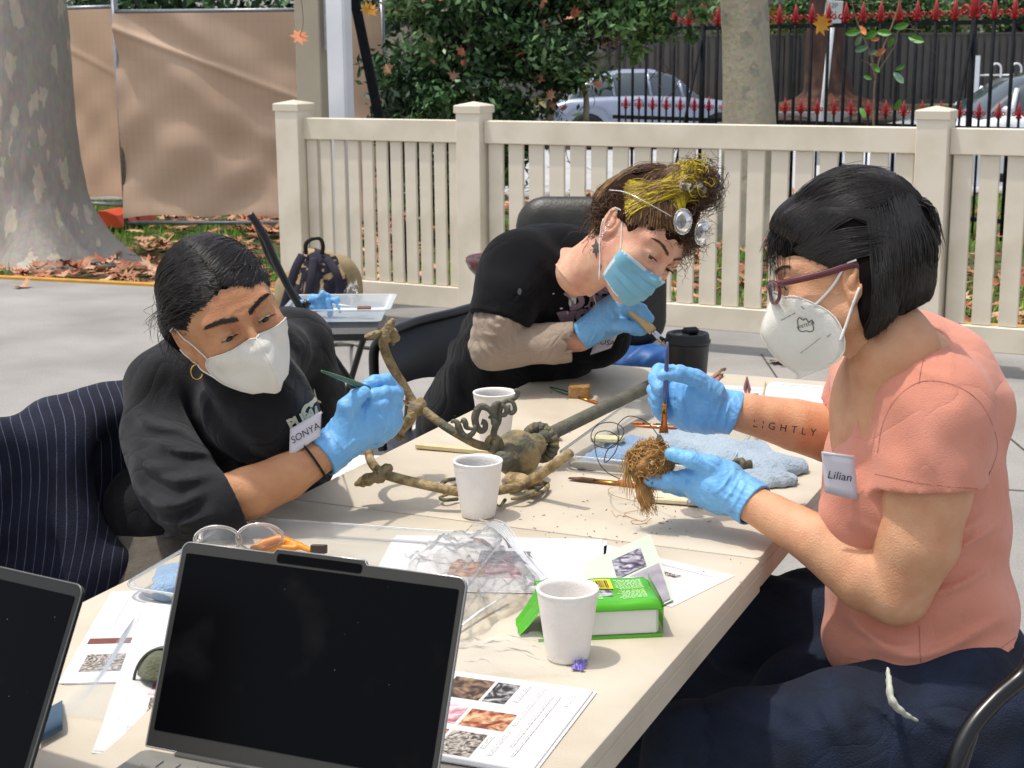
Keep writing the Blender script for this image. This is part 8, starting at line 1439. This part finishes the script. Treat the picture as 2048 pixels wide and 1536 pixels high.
# salmon tee
s = SDF((.24, 1.66, .52), (.90, 2.52, 1.12), .0038); s.chain([P(1825, 820, 2.08), P(1838, 1000, 2.07), P(1850, 1180, 2.06), P(1855, 1300, 2.05)], [.106, .116, .112, .122], .03, sq=((0, 1, 0), 1.28)); s.cap(P(1862, 815, 1.96), P(1752, 775, 2.24), .074, .066, .05); s.ell(P(1752, 985, 1.99), (.068, .065, .080), k=.05); s.ell(P(1742, 965, 2.14), (.065, .065, .075), k=.05); s.ell(P(1765, 1260, 2.05), (.065, .11, .06), k=.06)
s.chain([P(1745, 770, 2.22), P(1722, 800, 2.24)], [.062, .058], .03); s.chain([P(1840, 700, 2.10), P(1880, 735, 2.10), P(1915, 820, 2.08)], [.052, .056, .075], .05)
s.disp(cloth_wr(.0065, 17, 61, (.3, .2, 1.6)), .04)
for l, a_, r_ in (([(1700, 1040, 1.9), (1800, 1085, 1.9), (1930, 1060, 1.93), (1990, 1010, 1.96)], .004, .012), ([(1720, 1290, 1.93), (1850, 1310, 1.92), (2000, 1240, 1.95)], .006, .012), ([(1880, 1120, 1.93), (1950, 1080, 1.94), (2000, 1040, 1.96)], .005, .010), ([(1840, 1195, 1.92), (1920, 1170, 1.93), (1990, 1125, 1.95)], .005, .010), ([(1700, 1110, 1.93), (1760, 1150, 1.92), (1810, 1150, 1.92)], .003, .008), ([(1905, 1000, 1.93), (1950, 960, 1.94), (1985, 900, 1.96)], .004, .008), ([(1800, 700, 2.0), (1850, 745, 1.96), (1940, 770, 1.96)], .003, .008), ([(1760, 880, 1.87), (1772, 930, 1.86), (1790, 990, 1.86)], -.006, .008), ([(1690, 1230, 1.95), (1770, 1290, 1.92), (1850, 1290, 1.92)], .005, .009), ([(1700, 730, 2.1), (1715, 800, 2.05), (1712, 880, 2.0)], .006, .008), ([(1800, 1340, 1.92), (1900, 1340, 1.92), (2000, 1300, 1.94)], -.004, .008), ([(1870, 640, 2.08), (1900, 700, 2.0), (1900, 790, 1.93)], .002, .006)): s.ridge([P(*q) for q in l], r_*.62, a_*1.7)
ad = nrm(P(1840, 1080, 1.925)-P(1860, 900, 1.94)); s3 = s.blank(); s3.chain([P(1866, 822, 1.945), P(1856, 920, 1.935), P(1850, 1010, 1.93)], [.073, .0725, .073], .0); s3.disp(cloth_wr(.004, 26, 67, (1, .2, 1.2)), .03); s3.plane(P(1852, 972, 1.93), ad+nrm([1, 0, 0])*.12, 0); s3.cap(P(1858, 935, 1.935), P(1845, 1020, 1.93), .0655, .0655, .001, 'cut'); s._mix((slice(None),)*3, s3.D, .022, 'add')
fd = nrm(P(1640, 868, 2.24)-P(1740, 790, 2.22)); s.cap(P(1722, 800, 2.24), P(1690, 880, 2.25), .054, .058, .001, 'cut'); s.chain([nb+[0, 0, .03], P(1800, 710, 2.05), P(1752, 800, 1.985), P(1742, 875, 1.955)], [.056, .056, .020, .004], k=.004, op='cut'); s.plane(P(1810, 1352, 1.95), nrm((.30, .0, -1)))
tl = s.mesh('tee_shirt', M_pink, lil); tT = bvh(tl); 
def seamline(pts, r_=.0006, m=None, nm='seam'):
    q = spline([P(x, y, 2.0) for x, y in pts], 60); mb = MB(); mb.tube(q, r_, 5); o = mb.build(nm, m or M_seam, tl)
    off = wloc(o); 
    for v in o.data.vertices:
        p = np.array(v.co+off); d = nrm(p-CAMP); hh = tT.ray_cast(Vector(CAMP), Vector(d))
        if hh[0] is not None: v.co = hh[0]-Vector(d)*.0004-off
    return o
M_seam = mat('salmon_seam', '#bd7868', rough=.9)
seamline([(1755, 905), (1765, 850), (1790, 800), (1830, 768), (1870, 762), (1920, 775), (1960, 805), (1985, 850), (1995, 900), (1975, 960)]); seamline([(1850, 705), (1842, 740), (1838, 768)]); seamline([(1838, 1250), (1840, 1300), (1842, 1340)]); seamline([(1750, 948), (1850, 968), (1955, 978)]); seamline([(1690, 1315), (1800, 1332), (1950, 1322), (2040, 1270)])
q0 = surf(tT, 1690, 950, .014); Yq = q0[1]; o, nn_ = tag([P(1643, 905, Yq), P(1709, 914, Yq-.01), P(1716, 1000, Yq-.01), P(1650, 985, Yq)], lil, 'Lilian', .0155, shear=.1); mb = MB(); mb.tube([P(1643, 905, Yq-.002), P(1709, 914, Yq-.012)], .0018, 6); mb.build('clip_edge', M_tray2, o)
# jeans: waist, near leg and far leg
s = SDF((.02, 1.50, .30), (.98, 2.50, .66), .0065); hip = P(1900, 1400, 2.02)
s.chain([P(1865, 1335, 2.05), P(1870, 1420, 2.06)], [.128, .135], .03, sq=((0, 1, 0), 1.25)); s.cap(P(1935, 1320, 2.06), P(1930, 1400, 2.06), .085, .10, .03); s.cap(P(1750, 1400, 2.08), P(1600, 1400, 2.10), .085, .075, .05); s.chain([P(1930, 1440, 1.95), P(1720, 1470, 1.93), P(1500, 1505, 1.93), P(1400, 1530, 1.94)], [.110, .092, .084, .080], .05); s.chain([P(1880, 1330, 2.2), P(1650, 1260, 2.22), P(1500, 1260, 2.25)], [.11, .09, .075], .03)
s.disp(cloth_wr(.010, 24, 71, (1.0, .4, .9)), .04)
for l, a_ in (([(1740, 1360, 1.87), (1770, 1400, 1.84), (1830, 1450, 1.83)], .006), ([(1850, 1380, 1.87), (1880, 1420, 1.84), (1960, 1440, 1.83)], .005), ([(1640, 1350, 1.87), (1650, 1400, 1.84), (1690, 1470, 1.83)], .006), ([(1340, 1400, 1.87), (1420, 1440, 1.84), (1520, 1500, 1.83)], .006), ([(1380, 1380, 1.9), (1470, 1400, 1.85), (1600, 1470, 1.82)], .006), ([(1480, 1370, 1.9), (1560, 1380, 1.86), (1640, 1440, 1.82)], .005), ([(1690, 1340, 1.87), (1700, 1390, 1.83), (1720, 1450, 1.82)], .005)): s.ridge([P(x_, y_+25, Y_-.01) for x_, y_, Y_ in l], .008, a_*1.8)
jn_ = s.mesh('jeans', M_denim, lil); s = SDF((.0, 1.75, 0), (.45, 2.85, .6), .008); s.chain([P(1385, 1500, 1.93), (.22, 2.02, .28), (.24, 2.1, .1)], [.070, .058, .05], .02); s.chain([P(1500, 1260, 2.25), (.22, 2.45, .30), (.2, 2.62, .12)], [.072, .058, .048], .02); s.mesh('jeans_legs', M_denim, lil)['kind'] = 'stuff'
for p in ((.2, 2.08, .035), (.17, 2.62, .035)): s = SDF(np.array(p)-.18, np.array(p)+.18, .006); s.chain([np.array(p)+[.05, .01, .02], np.array(p)+[-.10, .0, .0]], [.045, .036], .01); s.plane((0, 0, .004), (0, 0, -1)); s.mesh('shoe', M_black, lil)
mb = MB(); q = spline([P(1775, 1338, 1.88), P(1778, 1365, 1.84), P(1783, 1400, 1.82), P(1805, 1425, 1.815), P(1832, 1440, 1.82)], 24); mb.tube(q, [.003+.007*math.sin(math.pi*i/23)+.003*math.sin(i*.9)**2 for i in range(24)], 8, flat=((1, 0, 0), .4)); mb.build('pocket_lining', mat('pale_pocket', '#b9bcae', rough=.9), jn_)
# gloves
s = hand(lil, [([(1466, 826, 2.21, .0335), (1440, 818, 2.212, .031), (1410, 810, 2.215, .036), (1385, 800, 2.22, .036)], .004), ([(1415, 835, 2.22, .022), (1375, 830, 2.222, .022), (1350, 826, 2.225, .016)], .02), ([(1380, 780, 2.225, .026), (1355, 775, 2.23, .018)], .02),
     ([(1425, 785, 2.195, .020), (1392, 757, 2.185, .0135), (1358, 747, 2.178, .0118), (1328, 750, 2.172, .0095)], .008),
     ([(1375, 765, 2.24, .015), (1345, 745, 2.235, .0115), (1318, 742, 2.222, .0112), (1311, 758, 2.205, .0108), (1319, 778, 2.19, .0098)], .004), ([(1370, 790, 2.24, .0145), (1335, 780, 2.238, .0115), (1308, 780, 2.222, .0105), (1316, 797, 2.2, .0098)], .003),
     ([(1368, 808, 2.24, .014), (1336, 800, 2.238, .011), (1310, 800, 2.222, .0102), (1318, 814, 2.202, .0094)], .003), ([(1365, 825, 2.238, .013), (1338, 820, 2.236, .0102), (1316, 819, 2.222, .0094), (1326, 832, 2.205, .0086)], .003)], 7,
     fold=(([(1354, 770, 2.2), (1352, 800, 2.195), (1356, 838, 2.2)], .003, -.003), ([(1368, 770, 2.19), (1370, 800, 2.19), (1378, 836, 2.195)], .003, -.0025), ([(1390, 765, 2.17), (1400, 775, 2.17)], .003, .002), ([(1432, 850, 2.18), (1436, 820, 2.18), (1444, 800, 2.18)], .003, .0025), ([(1448, 860, 2.18), (1452, 830, 2.18), (1460, 805, 2.18)], .003, .0025)))
ax_ = nrm(P(1480, 832, 2.21)-P(1440, 818, 2.212)); s.plane(P(1472, 828, 2.21), ax_); s.cap(P(1445, 822, 2.212), P(1500, 836, 2.21), .0288, .0305, .001, 'cut'); s.mesh('glove', M_glove, lil)
s = hand(lil, [([(1508, 1010, 2.058, .0325), (1480, 990, 2.075, .031), (1450, 975, 2.09, .035), (1420, 965, 2.105, .033)], .004), ([(1440, 990, 2.10, .024), (1400, 975, 2.12, .022)], .02),
     ([(1405, 962, 2.105, .020), (1372, 960, 2.11, .0145), (1335, 960, 2.115, .0125), (1300, 958, 2.12, .0105)], .010), ([(1400, 970, 2.125, .019), (1368, 968, 2.132, .0132), (1332, 966, 2.138, .012), (1296, 960, 2.142, .0102)], .006),
     ([(1400, 978, 2.145, .018), (1368, 975, 2.152, .0128), (1335, 970, 2.158, .0112), (1304, 962, 2.16, .0098)], .006), ([(1402, 984, 2.16, .016), (1375, 978, 2.168, .0115), (1348, 972, 2.172, .0102), (1322, 966, 2.174, .0088)], .006),
     ([(1455, 950, 2.085, .020), (1425, 932, 2.085, .0145), (1385, 920, 2.09, .0118), (1344, 908, 2.10, .0098)], .008)], 9,
     fold=(([(1490, 965, 2.05), (1478, 990, 2.045), (1462, 1020, 2.055)], .003, .0025), ([(1478, 955, 2.05), (1462, 985, 2.05), (1445, 1005, 2.06)], .003, .0022), ([(1465, 945, 2.06), (1448, 970, 2.06), (1430, 985, 2.07)], .003, .002), ([(1372, 972, 2.09), (1378, 955, 2.09)], .002, -.002)))
ax_ = nrm(P(1508, 1010, 2.058)-P(1480, 990, 2.075)); s.plane(P(1510, 1012, 2.057), ax_); s.cap(P(1490, 1000, 2.068), P(1545, 1035, 2.04), .0285, .031, .001, 'cut'); s.mesh('glove', M_glove, lil)
brush('blue handled brush held upright by the woman in the salmon tee', P(1335, 684, 2.17), P(1327, 868, 2.165), M_blue, M_gold, M_bri, lh=.66, lf=.12, rh=.0034, rb=.0042, tipw=1.7, upv=(0, 1, 0))
lc = thing('folding_chair', 'black folding chair with a curved tube frame at the right edge', 'chair', P(2000, 1500, 1.95)*[1, 1, 0])
tubes(lc, 'frame', [ppt([(2075, 1270, 1.78), (2055, 1340, 1.78), (1990, 1400, 1.76), (1940, 1460, 1.74), (1905, 1540, 1.72), (1880, 1640, 1.72)]), ppt([(2100, 1290, 2.3), (2090, 1380, 2.3), (2040, 1480, 2.3)])], .0115); mb = MB(); c = P(1900, 1480, 2.0); mb.box((c[0]+.03, 2.03, .44), (.42, .42, .03), bev=.012); mb.build('seat', M_seat, lc)
tubes(lc, 'leg', [ppt([(1940, 1460, 1.74)])+[np.array((.42, 1.75, .01))], ppt([(1905, 1540, 1.72)])+[np.array((.75, 1.8, .01))]], .0115, n=4)
